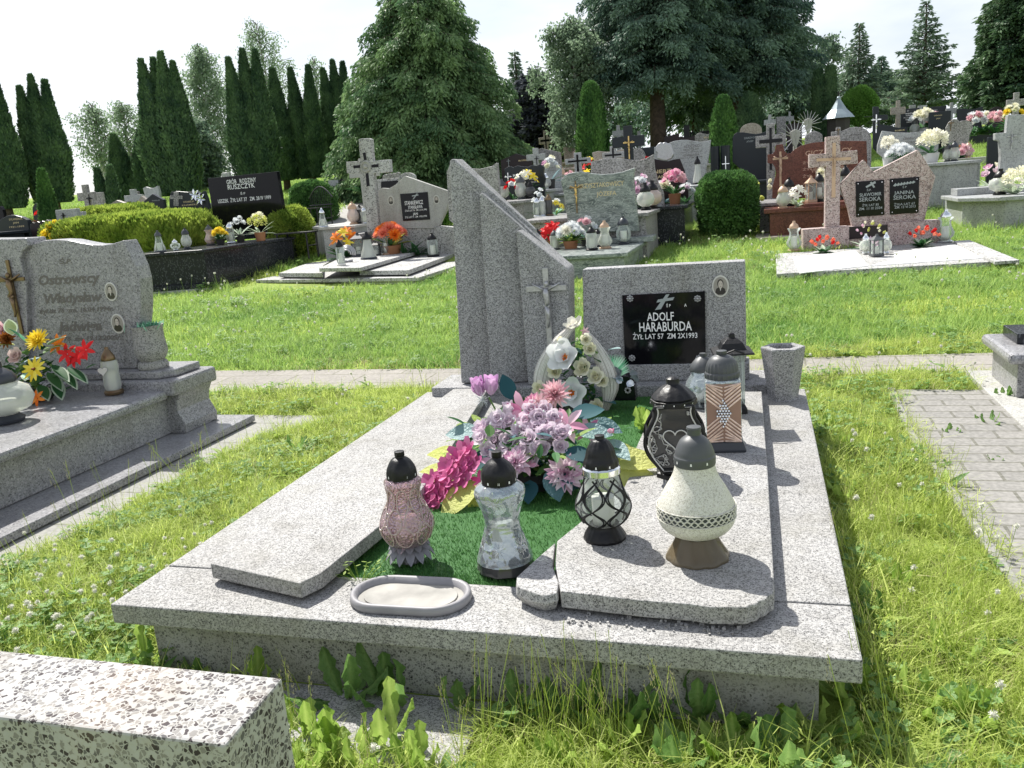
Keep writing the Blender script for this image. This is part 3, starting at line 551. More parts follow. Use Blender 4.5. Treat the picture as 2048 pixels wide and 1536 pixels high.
# silver hourglass
t = hero(1012, 1135, .002, 'silvery cut glass hourglass lantern with black lid on the artificial turf')
b = MB(); b.mat('glass_dark').lathe([(.066, 0), (.070, .004), (.066, .026), (.06, .027)], 36, mod=lambda a, z: 1 + .03 * math.cos(10 * a)); b.build('base', t, smooth=40)
SP = smooth_prof([(.069, .027), (.066, .04), (.056, .07), (.045, .105), (.043, .125), (.048, .155), (.058, .185), (.062, .2), (.058, .214), (.045, .224), (.038, .227)])
b = MB(); b.mat('glass_cut').lathe(SP, 60, mod=lambda a, z: 1 + .025 * abs(math.sin(6 * a + z * 18))); g = b.build('glass', t, smooth=30)
b = MB(); b.mat('silver')
for i in range(6):
    a0 = i * math.pi / 3 + .3
    for zc in (.19, .07):
        for q in range(12):
            an = q * math.pi / 6; pts = []
            for k in (.2, .6, 1): 
                z_ = zc + .021 * k * math.sin(an); a = a0 + .4 * k * math.cos(an); r_ = surf_r(SP, z_) * 1.01; pts.append((r_ * math.cos(a), r_ * math.sin(a), z_))
            b.tube(pts, [.0011, .0012, .0005], 3)
b.build('star_relief', g)
b = MB(); b.mat('wax').lathe([(.025, .028), (.028, .12), (.024, .125)], 20); b.build('candle', t, smooth=40)
lidpart(t, smooth_prof([(.041, .222), (.043, .227), (.043, .243), (.04, .258), (.028, .275), (.013, .286)], 3) + [(.0115, .289), (.0125, .29), (.0125, .304), (.009, .3045)], 'plastic_black', 16, .015, 10, .234, .0437, .0032)
# lacework tulip lantern
t = hero(1210, 1075, CZ, 'clear glass lantern with black interlaced loops, silver rim and black lid')
b = MB(); b.mat('plastic_black').lathe(smooth_prof([(.052, 0), (.053, .006), (.047, .018), (.038, .032), (.037, .04)]), 48, mod=lambda a, z: 1 + .02 * math.cos(16 * a)); b.build('base', t, smooth=50)
LP = smooth_prof([(.034, .038), (.054, .05), (.0665, .075), (.067, .092), (.058, .12), (.045, .15), (.041, .172)])
b = MB(); b.mat('glass_clear').lathe(LP, 40); g = b.build('glass', t, smooth=60)
b = MB(); b.mat('plastic_black')
for i in range(6):
    for sgn in (-1, 1):
        for off in (0, .09):
            pts = []
            for k in range(25):
                z_ = .044 + .118 * k / 24; a = 2 * math.pi * i / 6 + sgn * (.5 - off) * math.sin(math.pi * 2.1 * ((z_ - .044) / .118) ** .8); r_ = surf_r(LP, z_) * 1.012; pts.append((r_ * math.cos(a), r_ * math.sin(a), z_))
            b.tube(pts, .0022, 5)
b.build('lace_pattern', g)
b = MB(); b.mat('silver').lathe([(.043, .168), (.047, .172), (.047, .186), (.043, .19)], 40, caps=False); b.build('rim', t, smooth=40)
b = MB(); b.mat('wax').lathe([(.028, .042), (.028, .11)], 20); b.build('candle', t, smooth=40)
lidpart(t, smooth_prof([(.040, .186), (.043, .19), (.042, .203), (.037, .215), (.032, .235), (.02, .254), (.013, .257)], 3) + [(.0115, .259), (.012, .267), (.009, .268)], 'plastic_black', 14, .03, 8, .196, .0435, .003)
# black pear shaped frame lantern
HH = .305
t = hero(1352, 948, CZ, 'black pear shaped lantern with silver lattice and heart, faceted black lid', TH + .12)
def pear(s=1, dz=0): 
    base = [(.040, .03), (.052, .045), (.075, .075), (.086, .105), (.084, .135), (.068, .168), (.056, .19), (.052, .21), (.056, .222)]
    base = smooth_prof(base, 3); return [(x * s, z) for x, z in base] + [(-x * s, z) for x, z in base[::-1]]
b = MB(); b.mat('glass_dark').prism(pear(.9), -.05, .05, 'xz'); b.build('glass', t)
for yy in (-.055, .055):
    P = pear(); b = MB(); b.mat('plastic_black').tube([(x, yy, z) for x, z in P] + [(P[0][0], yy, P[0][1])], .0062, 6); fr_ = b.build('frame', t, smooth=True)
    b = MB(); b.mat('ceramic'); Q = pear(.88); b.tube([(x, yy * 1.08, z) for x, z in Q] + [(Q[0][0], yy * 1.08, Q[0][1])], .002, 4)
    def inside(x, z):
        if not .045 < z < .215: return False
        w_ = surf_r(sorted([(q[0], q[1]) for q in Q if q[0] > 0], key=lambda q: q[1]), z)
        hx, hz = x / .03, (z - .13) / .03; heart = (hx * hx + hz * hz - 1) ** 3 - hx * hx * hz ** 3 < 0
        return abs(x) < w_ and not heart and not (z > .165 and abs(x) < .035)
    pts = [(x, z) for x, z in ((R.uniform(-.08, .08), R.uniform(.045, .215)) for _ in range(700)) if inside(x, z)][:170]
    for i, p in enumerate(pts):
        near = sorted(pts, key=lambda q: (q[0] - p[0]) ** 2 + (q[1] - p[1]) ** 2)[1:4]
        for q in near[:3]:
            if (q[0] - p[0]) ** 2 + (q[1] - p[1]) ** 2 < .018 ** 2: b.tube([(p[0], yy * 1.05, p[1]), (q[0], yy * 1.05, q[1])], .0014, 3)
    b.tube([(.034 * math.sin(a) ** 3, yy * 1.08, .128 + .0021 * (13 * math.cos(a) - 5 * math.cos(2 * a) - 2 * math.cos(3 * a) - math.cos(4 * a))) for a in [i * math.pi / 16 for i in range(33)]], .0018, 4)
    b.build('lattice', fr_)
b = MB(); b.mat('plastic_black')
for z_ in (.06, .1, .14, .18): 
    for s_ in (-1, 1): x_ = s_ * surf_r(sorted([(q[0], q[1]) for q in pear() if q[0] > 0], key=lambda q: q[1]), z_); b.tube([(x_, -.055, z_), (x_, .055, z_)], .003, 5)
b.lathe([(.062, 0), (.06, .012), (.05, .016), (.048, .03), (.055, .034)], 8, rot=math.pi / 8); b.build('base', t)
lidpart(t, [(.066, .218), (.068, .222), (.066, .234), (.062, .236), (.064, .24), (.055, .252), (.035, .27), (.02, .278), (.0185, .28), (.019, .294), (.014, .297), (.006, .300)], 'plastic_black', 10, .025, 14, .228, .0685, .0022)
# copper chevron box
t = hero(1447, 893, CZ, 'square lantern with copper coloured chevron ribs and grey ribbed domed lid', TH + .1)
b = MB(); b.mat('plastic_slate').lathe([(.094, 0), (.094, .008), (.083, .032)], 4, rot=math.pi / 4); b.build('base', t, bevel=.003)
b = MB(); b.mat('glass_cut').box(-.055, .055, -.055, .055, .032, .232); g = b.build('glass', t, bevel=.006)
b = MB(); b.mat('copper_dark'); b.box(-.053, .053, -.0566, -.0558, .034, .222)
b.mat('copper')
for i in range(15):
    z0 = .036 + i * .0125
    for s_ in (-1, 1):
        tt = -.028 if z0 < .13 else .028
        e = min(.224, max(.034, z0 + tt * 1.5)); b.tube([(s_ * .003, -.058, z0 - 0 * tt), (s_ * .053, -.058, e)], .0028, 5)
b.build('copper_panel', g)
b = MB(); b.mat('silver')
for r_ in range(11):
    for c_ in range(5):
        if abs(c_ - 2) * 2.2 + abs(r_ - 5) < 6.2: b.ball(((c_ - 2 + .5 * (r_ % 2) - .25) * .009, -.0605, .085 + r_ * .0085), .0042, 6, 1)
b.build('scale_relief', g)
lidpart(t, smooth_prof([(.050, .228), (.053, .233), (.053, .247), (.050, .252), (.050, .258), (.046, .278), (.033, .297), (.018, .304)], 3) + [(.015, .306), (.016, .307), (.016, .318), (.012, .319)], 'plastic_grey', 24, .03, 6, .24, .0535, .003)
# silver jar behind it
lantern(1408, 812, CZ, 706, 72, 'jar', 'glass_cut', 'plastic_grey', 'silvery lantern with bronze lid tucked behind the copper ribbed one', seg=24)
# pagoda lantern
t = hero(1466, 822, CZ, 'clear glass lantern with black pagoda roof next to the name plaque', TH + .15)
b = MB(); b.mat('plastic_black').lathe([(.068, 0), (.066, .018), (.058, .03), (.056, .034)], 4, rot=math.pi / 4); b.build('base', t, bevel=.003)
b = MB(); b.mat('glass_clear').box(-.04, .04, -.04, .04, .034, .225); b.build('glass', t, bevel=.004)
b = MB(); b.mat('wax').lathe([(.022, .035), (.022, .11)], 20); b.build('candle', t, smooth=40)
b = MB(); b.mat('plastic_black').lathe([(.102, .224), (.1, .23), (.066, .24), (.052, .262), (.03, .275), (.016, .279), (.014, .292), (.010, .296)], 4, rot=math.pi / 4)
b.tube([(-.035, -.075, .232), (0, -.078, .246), (.035, -.075, .232)], .004, 6); b.build('roof', t, bevel=.004)
# terrazzo vase on the right slab
t = thing('stone_vase', 'six sided terrazzo vase standing on the back right corner of the grave', 'vase', G.wor(1.632, 1.985, 0), TH)
b = MB(); b.mat('terrazzo_grey'); b.lathe([(.061, 0), (.0585, .004), (.087, .213), (.085, .218), (.052, .218), (.047, .16), (.045, .12)], 6, mod=None, rot=0); b.mat('pot_black').lathe([(.05, .15), (.051, .152)], 6); b.build('vase_body', t, bevel=.004)
# black flower box at the headstone foot
t = thing('flower_box', 'small black glossy flower box with rosette beside the wing shaped arrangement', 'box', hp(1250, 798, CZ - .02), TH)
b = MB(); b.mat('black_polished').prism([(-.075, 0), (.05, 0), (.045, .09), (.02, .105), (-.05, .105)], -.03, .03, 'xz'); b.build('box_body', t, bevel=.003)
b = MB(); b.mat('pewter')
for i in range(8): b.ball((.018 + .010 * math.cos(i * .785), -.033, .045 + .010 * math.sin(i * .785)), .005, 6)
b.build('rosette', t, smooth=True)
b = MB(); b.mat('silver_leaf')
for i in range(9):
    a = R.uniform(-.6, 2.6); b.petal((R.uniform(-.03, .05), -.03 + R.uniform(-.01, .02), R.uniform(.075, .115)), (math.cos(a), -.3, math.sin(a)), (0, -1, .5), .04, .034, .5)
b.build('leaves', t, smooth=True)

# ---------------------------------------------------------------- flowers
def bloom(b, kind, c, n, s, mat=None, mat2=None):
    """a bloom of radius s at c facing n"""
    c = Vector(c); n = Vector(n).normalized(); x = n.orthogonal().normalized(); y = n.cross(x)
    if mat: b.mat(mat)
    def ring(cnt, el, L_, W, curl, cup, off=0, r0=.05, tip=.3, k=3, fold=0):
        for i in range(cnt):
            a = 2 * math.pi * (i + off) / cnt + R.uniform(-.08, .08); rd = x * math.cos(a) + y * math.sin(a); e = el + R.uniform(-.07, .07)
            d = rd * math.cos(e) + n * math.sin(e); b.petal(c + rd * r0 * s, d, n * math.cos(e) - rd * math.sin(e), L_ * s, W * s, curl, cup, k, tip, fold=fold)
    if kind == 'rose':
        ring(5, .35, .95, .95, .5, .2, 0, .15, .6); ring(5, .8, .8, .8, .5, .25, .5, .12, .6); ring(4, 1.15, .65, .6, .5, .3, .2, .08, .6); ring(3, 1.35, .55, .4, .4, .35, .6, .04, .6)
    elif kind == 'mum':
        for j, (cnt, el) in enumerate(((16, 0.0), (15, .3), (13, .6), (10, .9), (6, 1.25))): ring(cnt, el, 1 - .07 * j, .24, .25, .2, j * .3, .05, .25, 2)
    elif kind == 'dahlia':
        for j, (cnt, el) in enumerate(((12, -.1), (12, .2), (10, .5), (8, .85), (5, 1.2))): ring(cnt, el, 1 - .13 * j, .34, .2, .3, j * .4, .05, .08, 3)
    elif kind == 'daisy':
        ring(11, .12, 1, .36, -.1, .05, 0, .15, .3); b.mat(mat2 or 'l_bronze').ball(c + n * .08 * s, .2 * s, 8, .5)
    elif kind == 'magnolia':
        ring(5, .3, 1.05, .95, .65, .22, 0, .08, .45, 4); ring(3, .75, .8, .7, .55, .25, .3, .05, .45, 4); b.mat(mat2 or 'p_orange'); ring(9, 1.15, .28, .1, -.3, 0, 0, .04, .5, 2)
    elif kind == 'lily':
        ring(6, .35, 1.1, .45, -.45, .2, 0, .06, .05, 4)
    elif kind == 'tulip':
        ring(3, 1.22, 1.45, 1.15, .3, .32, 0, .34, .22, 4); ring(3, 1.3, 1.4, 1.1, .3, .3, .5, .26, .22, 4)
    elif kind == 'orchid':
        ring(5, .25, 1, .72, .35, .12, 0, .08, .5); b.t = .9; b.ball(c + n * .12 * s, .11 * s, 6)
    elif kind == 'pompon':
        for i in range(34):
            z_ = 1 - 1.5 * (i + .5) / 34; a = i * 2.4; r_ = math.sqrt(max(0, 1 - z_ * z_)); d = x * r_ * math.cos(a) + y * r_ * math.sin(a) + n * z_; b.petal(c + d * s * .55, d, n, s * .5, s * .4, .5, .25, 2, .6)
def leaf(b, o, d, L_, W, mat, curl=-.6, n=(0, 0, 1), fold=.12, k=6):
    b.mat(mat).petal(o, d, n, L_, W, curl, .0, k, .03, fold=fold, ty=1)
MV = Fr(hp(1075, 965, .0), TH)          # bouquet frame
def bouq():
    t = thing('flower_arrangement', 'low bouquet of lilac roses, pink lilies, magenta orchids and lime leaves on the turf', 'flowers', MV.wor(0, 0, 0), TH)
    # depth of every bloom in the bouquet: nearer ones lower
    def at(px, py, v): u, w_ = MV.vp(px, py, v); return Vector((u, v, w_))
    def flower(px, py, v, kind, s, mat, mat2=None, n=None, nm='flower'):
        c = at(px, py, v); n = n or (c.x * 1.6 + R.uniform(-.2, .2), -.9 + R.uniform(-.25, .25), .75 + R.uniform(-.2, .2)); b = MB(); bloom(b, kind, c, n, s, mat, mat2); return b.build(nm, t, smooth=True)
    core = MB(); core.mat('l_green')
    for i in range(330):
        p = Vector((R.gauss(0, .1), R.gauss(.02, .07), R.uniform(.02, .19))); leaf(core, p, (R.uniform(-1, 1), R.uniform(-1, .6), R.uniform(-.1, .9)), R.uniform(.04, .08), R.uniform(.02, .035), R.choice(['l_green', 'l_green', 'weed', 'l_teal', 'lf_bush']))
    for i in range(60):
        p = Vector((R.gauss(0, .08), R.gauss(.0, .05), R.uniform(.05, .17))); core.mat('weed_dark').tube([(0, .02, .02), tuple(p), tuple(p + Vector((R.uniform(-.05, .05), -.03, R.uniform(0, .05))))], .0012, 3)
    core.build('foliage', t)
    st = MB(); st.mat('pot_black').lathe([(.09, 0), (.1, .03), (.08, .05)], 20); st.build('holder', t)
    ROS = [(1000, 838), (1040, 862), (1075, 900), (1105, 865), (1010, 905), (1118, 872), (1088, 868), (1055, 860), (984, 850), (1002, 862), (1020, 845), (966, 878), (978, 902), (1018, 882), (1032, 880), (1060, 880), (1100, 882), (1120, 895), (1085, 898), (1066, 923), (1052, 845), (1078, 838), (1098, 850), (1064, 822), (1088, 822), (1108, 838), (1046, 905), (1126, 868), (1075, 858), (993, 882), (965, 858)]
    for px, py in ROS: flower(px, py, -.09 + (900 - py) * .0011 + R.uniform(-.01, .01), 'rose', R.uniform(.030, .035), 'p_lilac', nm='rose')
    for i in range(26):
        px, py = R.choice(ROS); c = at(px + R.uniform(-30, 30), py + R.uniform(-18, 28), -.07); b = MB() if i == 0 else b; b.mat('p_white'); b.ball(c, .0038, 5)
    b.build('berries', t, smooth=True)
    flower(1075, 815, .02, 'mum', .05, 'p_rosy'); flower(1110, 790, .06, 'mum', .052, 'p_rosy'); flower(1045, 820, .0, 'lily', .06, 'p_pink'); flower(1135, 850, -.03, 'lily', .058, 'p_pink'); flower(1130, 948, -.14, 'dahlia', .062, 'p_mauve', n=(.15, -.9, .3))
    flower(1030, 925, -.14, 'dahlia', .05, 'p_mauve', n=(-.1, -.8, .6)); flower(992, 925, -.13, 'lily', .05, 'p_mauve'); flower(1175, 860, .0, 'lily', .04, 'p_pink'); flower(1052, 930, -.13, 'lily', .035, 'p_pink')
    for px, py in ((898, 930), (918, 908), (935, 898), (872, 1005), (856, 978), (890, 965), (926, 925), (950, 925), (884, 985), (864, 962), (858, 995), (874, 978), (892, 946), (905, 960), (912, 925), (925, 940), (938, 915), (946, 935), (880, 1000), (868, 1015), (930, 958), (905, 982)):
        flower(px, py, -.16 + (960 - py) * .0012, 'orchid', R.uniform(.034, .042), 'p_magenta', nm='orchid')
    for px, py in ((962, 775), (982, 772)):
        flower(px, py + 14, .04, 'tulip', .043, 'p_purple', n=(-.15 if px < 970 else .15, -.25, 1), nm='tulip')
    b = MB(); b.mat('weed_dark'); a = at(978, 795, .04); e = at(1018, 890, .0); b.tube([tuple(a), tuple((a + e) / 2 + Vector((.0, 0, .02))), tuple(e)], .003, 5); leaf(b, at(1015, 880, -.01), (-.4, -.1, 1), .11, .03, 'weed'); b.build('stem', t)
    flower(1020, 832, -.0, 'tulip', .034, 'p_lilac', n=(-.1, -.2, 1)); flower(948, 1035, -.2, 'tulip', .015, 'p_pink', n=(-.6, -.6, -.2)); flower(1215, 862, -.05, 'tulip', .014, 'p_pink', n=(1, -.2, .1)); flower(962, 962, -.16, 'lily', .035, 'p_hot')
    b = MB()
    for px, py, v, L_, W, m_, dx, dy, dz in ((960, 862, -.02, .14, .075, 'l_blue', -1, -.2, .15), (985, 900, -.06, .12, .07, 'l_teal', -.7, -.6, -.35), (1025, 800, .05, .11, .055, 'l_teal', -.3, .1, .9), (1130, 900, -.1, .12, .06, 'l_teal', .8, -.4, .05),
        (1100, 935, -.13, .13, .07, 'l_blue', .3, -.6, -.5), (1110, 920, -.11, .12, .065, 'l_teal', .6, -.7, -.3), (1150, 860, -.04, .14, .07, 'l_blue', 1, -.1, .1), (1140, 830, .0, .13, .07, 'l_teal', .9, .2, .3), (1180, 840, .02, .13, .06, 'l_blue', 1, -.3, -.1), (1150, 900, -.06, .12, .06, 'l_teal', .8, -.6, -.1),
        (1005, 955, -.12, .1, .06, 'l_teal', -.4, -.8, -.4), (1210, 880, .0, .14, .06, 'l_blue', .7, -.7, -.1), (1060, 960, -.13, .1, .06, 'l_teal', .1, -1, -.4)):
        leaf(b, at(px, py, v), (dx, dy, dz), L_ * .85, W * .95, m_, -.5, (0, -.6, 1))
    b.build('leaves', t, smooth=True)
    b = MB()
    for px, py, v, L_, W, dx, dy, dz in ((920, 905, .05, .2, .09, -1, .1, -.1), (905, 940, -.1, .17, .09, -1, -.1, -.1), (950, 960, -.15, .17, .085, -.4, -.9, -.25), (975, 970, -.12, .14, .07, -.1, -1, -.2), (920, 955, -.05, .18, .08, -.8, -.5, -.15),
        (1200, 915, -.03, .2, .09, 1, -.05, .1), (1200, 935, -.06, .2, .085, 1, -.2, -.02), (1205, 960, -.08, .2, .09, 1, -.25, -.08), (1190, 960, -.1, .16, .07, .9, -.6, -.1), (1185, 900, .02, .16, .08, 1, .3, .05)):
        leaf(b, at(px, py, v), (dx, dy, dz), L_, W * 1.05, 'l_lime', -.45, (0, -.5, 1), fold=.08, k=8)
    tag(b.build('leaves', t, smooth=True), 'large lime yellow leaves')
    b = MB(); b.mat('p_white')
    for px, py in ((965, 800), (925, 960), (945, 940)):
        c = at(px, py, 0)
        for i in range(40): b.tube([tuple(c), tuple(c + Vector((R.uniform(-1, 1), R.uniform(-1, 0), R.uniform(-.8, 1))).normalized() * .028)], .0006, 3)
    b.build('spiky_filler', t)
bouq()
# white wing arrangement
WF = Fr(hp(1160, 815, .0), TH + .0)
def wings():
    t = thing('wing_arrangement', 'white wicker angel wing shaped arrangement with white magnolias and cream roses', 'flowers', WF.wor(0, 0, 0), TH)
    def at(px, py, v): u, w_ = WF.vp(px, py, v); return Vector((u, v, w_))
    for side, P in (('l', [(1152, 647, 12), (1126, 672, 28), (1100, 712, 38), (1086, 752, 38), (1084, 788, 26), (1092, 820, 12)]), ('r', [(1174, 666, 12), (1192, 695, 28), (1212, 735, 36), (1220, 772, 36), (1216, 802, 22), (1208, 826, 12)])):
        b = MB(); b.mat('wicker'); pts = smooth_prof([(p[0], p[1]) for p in P], 5); ws = smooth_prof([(p[2], i) for i, p in enumerate(P)], 5); vs = []; n = len(pts); seg = 14; uv = []
        for i, (x, y) in enumerate(pts):
            a = at(x, y, -.02); r_ = abs(at(x + ws[i][0] * .5, y, -.02).x - a.x) 
            for k in range(seg):
                q = 2 * math.pi * k / seg; vs.append((a.x + r_ * math.cos(q), a.y + r_ * .55 * math.sin(q) - .0, a.z)); 
        fs = [(j * seg + k, j * seg + (k + 1) % seg, (j + 1) * seg + (k + 1) % seg, (j + 1) * seg + k) for j in range(n - 1) for k in range(seg)]; b.add(vs, fs + [tuple(range(seg)), tuple((n - 1) * seg + k for k in range(seg))]); o = b.build('wing', t, smooth=True)
        ul = o.data.uv_layers.new(name='UVMap')
        for p in o.data.polygons:
            for li in p.loop_indices: vi = o.data.loops[li].vertex_index; ul.data[li].uv = ((vi % seg) / seg, vi // seg / n * .6)
        b = MB(); b.mat('granite_beige')
        for q in (-.9, -.55, -.2, .15, .5, .85):
            pp = []
            for i, (x, y) in enumerate(pts[1:-1]): a = at(x, y, -.02); r_ = abs(at(x + ws[i + 1][0] * .5, y, -.02).x - a.x); pp.append((a.x + r_ * q, a.y - r_ * .55 * math.sqrt(1 - q * q) - .0003, a.z))
            b.tube(pp, .0007, 3)
        b.build('wicker_groove', o)
    b = MB()
    for i in range(300):
        px, py = R.gauss(1158, 30), R.uniform(680, 850)
        if abs(px - 1158) > 20 + (py - 660) * .3: continue
        leaf(b, at(px, py, R.uniform(-.03, .02)), (R.uniform(-1, 1), -.7, R.uniform(-.5, 1)), R.uniform(.03, .055), .02, R.choice(['l_green', 'weed_dark', 'l_green', 'l_blue', 'lf_bush']))
    for i in range(14):
        a = .25 + i * .08; c = at(1212, 765, .0); d = Vector((math.cos(a + .1), -.1, math.sin(a + .25))); b.mat('l_mint').petal(c + d * .02, d, (0, -1, 0), .13 - abs(i - 7) * .004, .008, .2, .1, 4, .05)
    for px, py, dx, dz in ((1215, 700, .8, .5), (1218, 752, 1, .1), (1205, 832, .6, -.5), (1190, 838, .2, -.9), (1080, 800, -1, .2), (1222, 825, 1, -.4), (1205, 800, .9, .2)): leaf(b, at(px, py, -.02), (dx, -.4, dz), .07, .04, R.choice(['l_blue', 'l_teal']))
    b.build('foliage', t)
    def flower(px, py, v, kind, s, mat, mat2=None, n=(0, -1, .45)): b = MB(); bloom(b, kind, at(px, py, v), n, s, mat, mat2); b.build('magnolia' if kind == 'magnolia' else 'rose', t, smooth=True)
    flower(1130, 716, -.06, 'magnolia', .082, 'p_white', n=(-.1, -1, .5)); flower(1144, 785, -.09, 'magnolia', .078, 'p_white', n=(.1, -1, .2)); flower(1150, 656, 0, 'magnolia', .05, 'p_white_warm', n=(-.2, -.5, 1)); flower(1100, 790, -.05, 'magnolia', .03, 'p_white')
    for px, py, s in ((1168, 738, .031), (1110, 745, .024), (1194, 755, .03), (1081, 777, .024), (1196, 815, .026), (1180, 700, .022), (1172, 680, .02), (1205, 762, .022), (1120, 680, .012)): flower(px, py, -.055, 'rose', s * 1.5, 'p_cream', n=(R.uniform(-.3, .3), -1, R.uniform(.2, .6)))
    flower(1098, 800, -.1, 'mum', .05, 'p_rosy'); flower(1170, 662, -.0, 'lily', .018, 'p_rosy')
    b = MB(); b.mat('pot_black').lathe([(.1, 0), (.08, .04)], 16, sy=.5); b.build('holder', t)
wings()
# ---------------------------------------------------------------- helpers for the other graves
def colpt(px, Y, z):
    k = (px - 1024) / F; n = RT - FW * k; return Vector((-(Y * n.y + (z - CAM.z) * n.z) / n.x, Y, z))
def hq(fr, px, py, z, vmax):
    P = hp(px, py, z) if z < CAM.z else None
    if P is not None and P.y > 0 and fr.loc(P).y <= vmax: return P
    Y = fr.B.y + 1
    for _ in range(12): P = colpt(px, Y, z); Y -= (fr.loc(P).y - vmax) * .95
    return P
def part(t, name, fn, bevel=.005, **k):
    b = MB(); fn(b); return b.build(name, t, bevel=bevel, **k)
def slabpx(t, fr, name, pts, z, th, mat, bevel=.006):
    P = [fr.hpl(x, y, z) for x, y in pts]; w_ = z - fr.B.z
    return part(t, name, lambda b: b.mat(mat).prism(P, w_ - th, w_), bevel)
def stonepx(t, fr, name, pts, v, th, mat, bevel=.006, floor=None):
    P = [fr.vp(x, y, v) for x, y in pts]
    if floor is not None: P = [(u, max(floor, w_)) for u, w_ in P]
    return part(t, name, lambda b: b.mat(mat).prism(P, v, v + th, 'xz'), bevel)
def posy(B, r, h, mats, kind='mum', n=9, leafmat='l_green', pot=None, label='', group=None, name='flower_pot', s=None, lf=24, name2='bloom', grow=None):
    t = thing(name, label, 'flowers', B, 0, group); ph = h * .3 if pot else 0; s = s or r * .38
    if pot: part(t, 'pot', lambda b: b.mat(pot).lathe([(r * .38, 0), (r * .5, ph), (r * .44, ph)], 16), 0, smooth=50)
    b = MB()
    for i in range(lf):
        a = R.uniform(0, 6.28); leaf(b, (0, 0, ph * .8), (math.cos(a), math.sin(a), R.uniform(.2, 1.6)), h * R.uniform(.5, .8), r * .3, leafmat if not isinstance(leafmat, list) else R.choice(leafmat), -.5, k=3)
    b.build('foliage', t)
    for i in range(n):
        a = i * 2.4; q = math.sqrt((i + .5) / n); zz = h - s * .6 - (h - ph) * .42 * q * q
        b = MB(); bloom(b, kind, (r * .75 * q * math.cos(a), r * .75 * q * math.sin(a) - .3 * s, zz), (q * math.cos(a), q * math.sin(a) - .5, .8), s * R.uniform(.85, 1.15), R.choice(mats)); b.build(name2, t, smooth=True)
    return t

# ---------------------------------------------------------------- left neighbour grave (pale granite)
FA = Fr(hp(331, 782, .08)); A = thing('grave_monument', 'pale speckled granite grave at the left edge with wavy headstone and brass crucifix', 'grave', FA.wor(0, 0, 0), TH)
GR = 'granite'
part(A, 'table_slab', lambda b: b.mat(GR).box(-1.4, .0, -2.4, .02, -.045, 0), .016)
part(A, 'body', lambda b: b.mat(GR).box(-1.4, -.055, -2.35, .3, -.235, -.046), .004)
part(A, 'raised_platform', lambda b: b.mat(GR).box(-1.4, .05, .0, .36, -.03, .05), .016)
part(A, 'upper_step', lambda b: b.mat(GR).prism([(-1.4, .04), (-.06, .04), (.0, .1), (.0, .3), (-1.4, .3)], .051, .09), .008)
def legf(b):
    P = [(-.06, -.236), (.03, -.236), (.035, -.19), (.0, -.12), (.01, -.07), (.03, -.031), (-.06, -.031)]; b.mat(GR).prism(P, .06, .33, 'xz')
part(A, 'leg', legf, .004)
part(A, 'footing_slab', lambda b: b.mat(GR).box(-1.4, .2, -2.6, .42, -.272, -.237), .004)
VA = .12
stonepx(A, FA, 'headstone', Z(ZA, [(100, 330), (135, 300), (170, 262), (260, 236), (330, 232), (400, 235), (470, 250), (540, 262), (600, 264), (660, 255), (722, 236), (745, 280), (770, 330), (795, 390), (814, 460), (822, 540), (823, 620), (818, 700), (808, 850), (803, 990), (100, 1060)]), VA, .1, GR, .006, .091)
stonepx(A, FA, 'cross_panel', Z(ZA, [(-700, 235), (60, 228), (150, 223), (160, 245), (166, 268), (130, 300), (118, 345), (150, 480), (160, 700), (165, 1060), (-700, 1100)]), VA - .03, .13, GR, .006, .091)
OFF[0] = .035
lettering(FA, A, [('Ś.P.', 132, 527, 26, 9, .2), ('Ostrowscy', 140, 567, 126, 20, .25), ('Władysław', 148, 604, 118, 19, .25), ('żył lat 76  zm. 16.04.1994r.', 153, 624, 152, 9, .25), ('Jadwiga', 160, 661, 92, 19, .25), ('żyła lat 78  zm. 19.12.2005r.', 163, 681, 162, 9, .25)], 'letter_dark', VA)
OFF[0] = .01
portrait(FA, A, 223, 583, 12, 19, VA); portrait(FA, A, 237, 647, 13, 20, VA, True)
u, w_ = FA.vp(33, 668, VA - .03); u2, w2 = FA.vp(10, 520, VA - .03); crucifix(A, u2 + .02, w_, VA - .03, w2 - w_, 'bronze', 'bronze', wd=.05, arm=.38, top=.26)
exclf(FA, -1.5, .2, -2.7, .45)
B = hp(308, 736, .17); t = thing('stone_vase', 'grey terrazzo pedestal vase with green foam beside the pale granite headstone', 'vase', B)
part(t, 'vase_body', lambda b: b.mat('terrazzo_wall').lathe(smooth_prof([(.07, 0), (.076, .012), (.07, .035), (.058, .042), (.068, .055), (.082, .09), (.076, .14), (.074, .2), (.08, .222)], 3) + [(.07, .222), (.066, .19)], 20), 0, smooth=50)
part(t, 'green_foam', lambda b: [b.mat('l_mint').petal((R.gauss(0, .03), R.gauss(0, .03), .2), (R.uniform(-1, 1), R.uniform(-1, 1), 1.4), (1, 0, 0), .045, .012, .5) for i in range(90)], 0)
t = lantern(14, 843, .085, 722, 118, 'round', 'glass_milk', 'plastic_slate', 'large squat milky glass lantern with dark dome lid at the left edge', seg=28)
t = lantern(229, 787, .085, 693, 40, 'tall', 'glass_milk', 'bronze', 'slim frosted lantern with white heart sticker and bronze foot on the granite table', seg=24)
part(t, 'heart_sticker', lambda b: b.mat('ceramic').prism([(-.012 + .022 * math.sin(a) ** 3, .125 + .00135 * (13 * math.cos(a) - 5 * math.cos(2 * a) - 2 * math.cos(3 * a) - math.cos(4 * a))) for a in [i * math.pi / 14 for i in range(28)]], -.058, -.05, 'xz'), 0)
BF = Fr(hp(75, 800, .08))
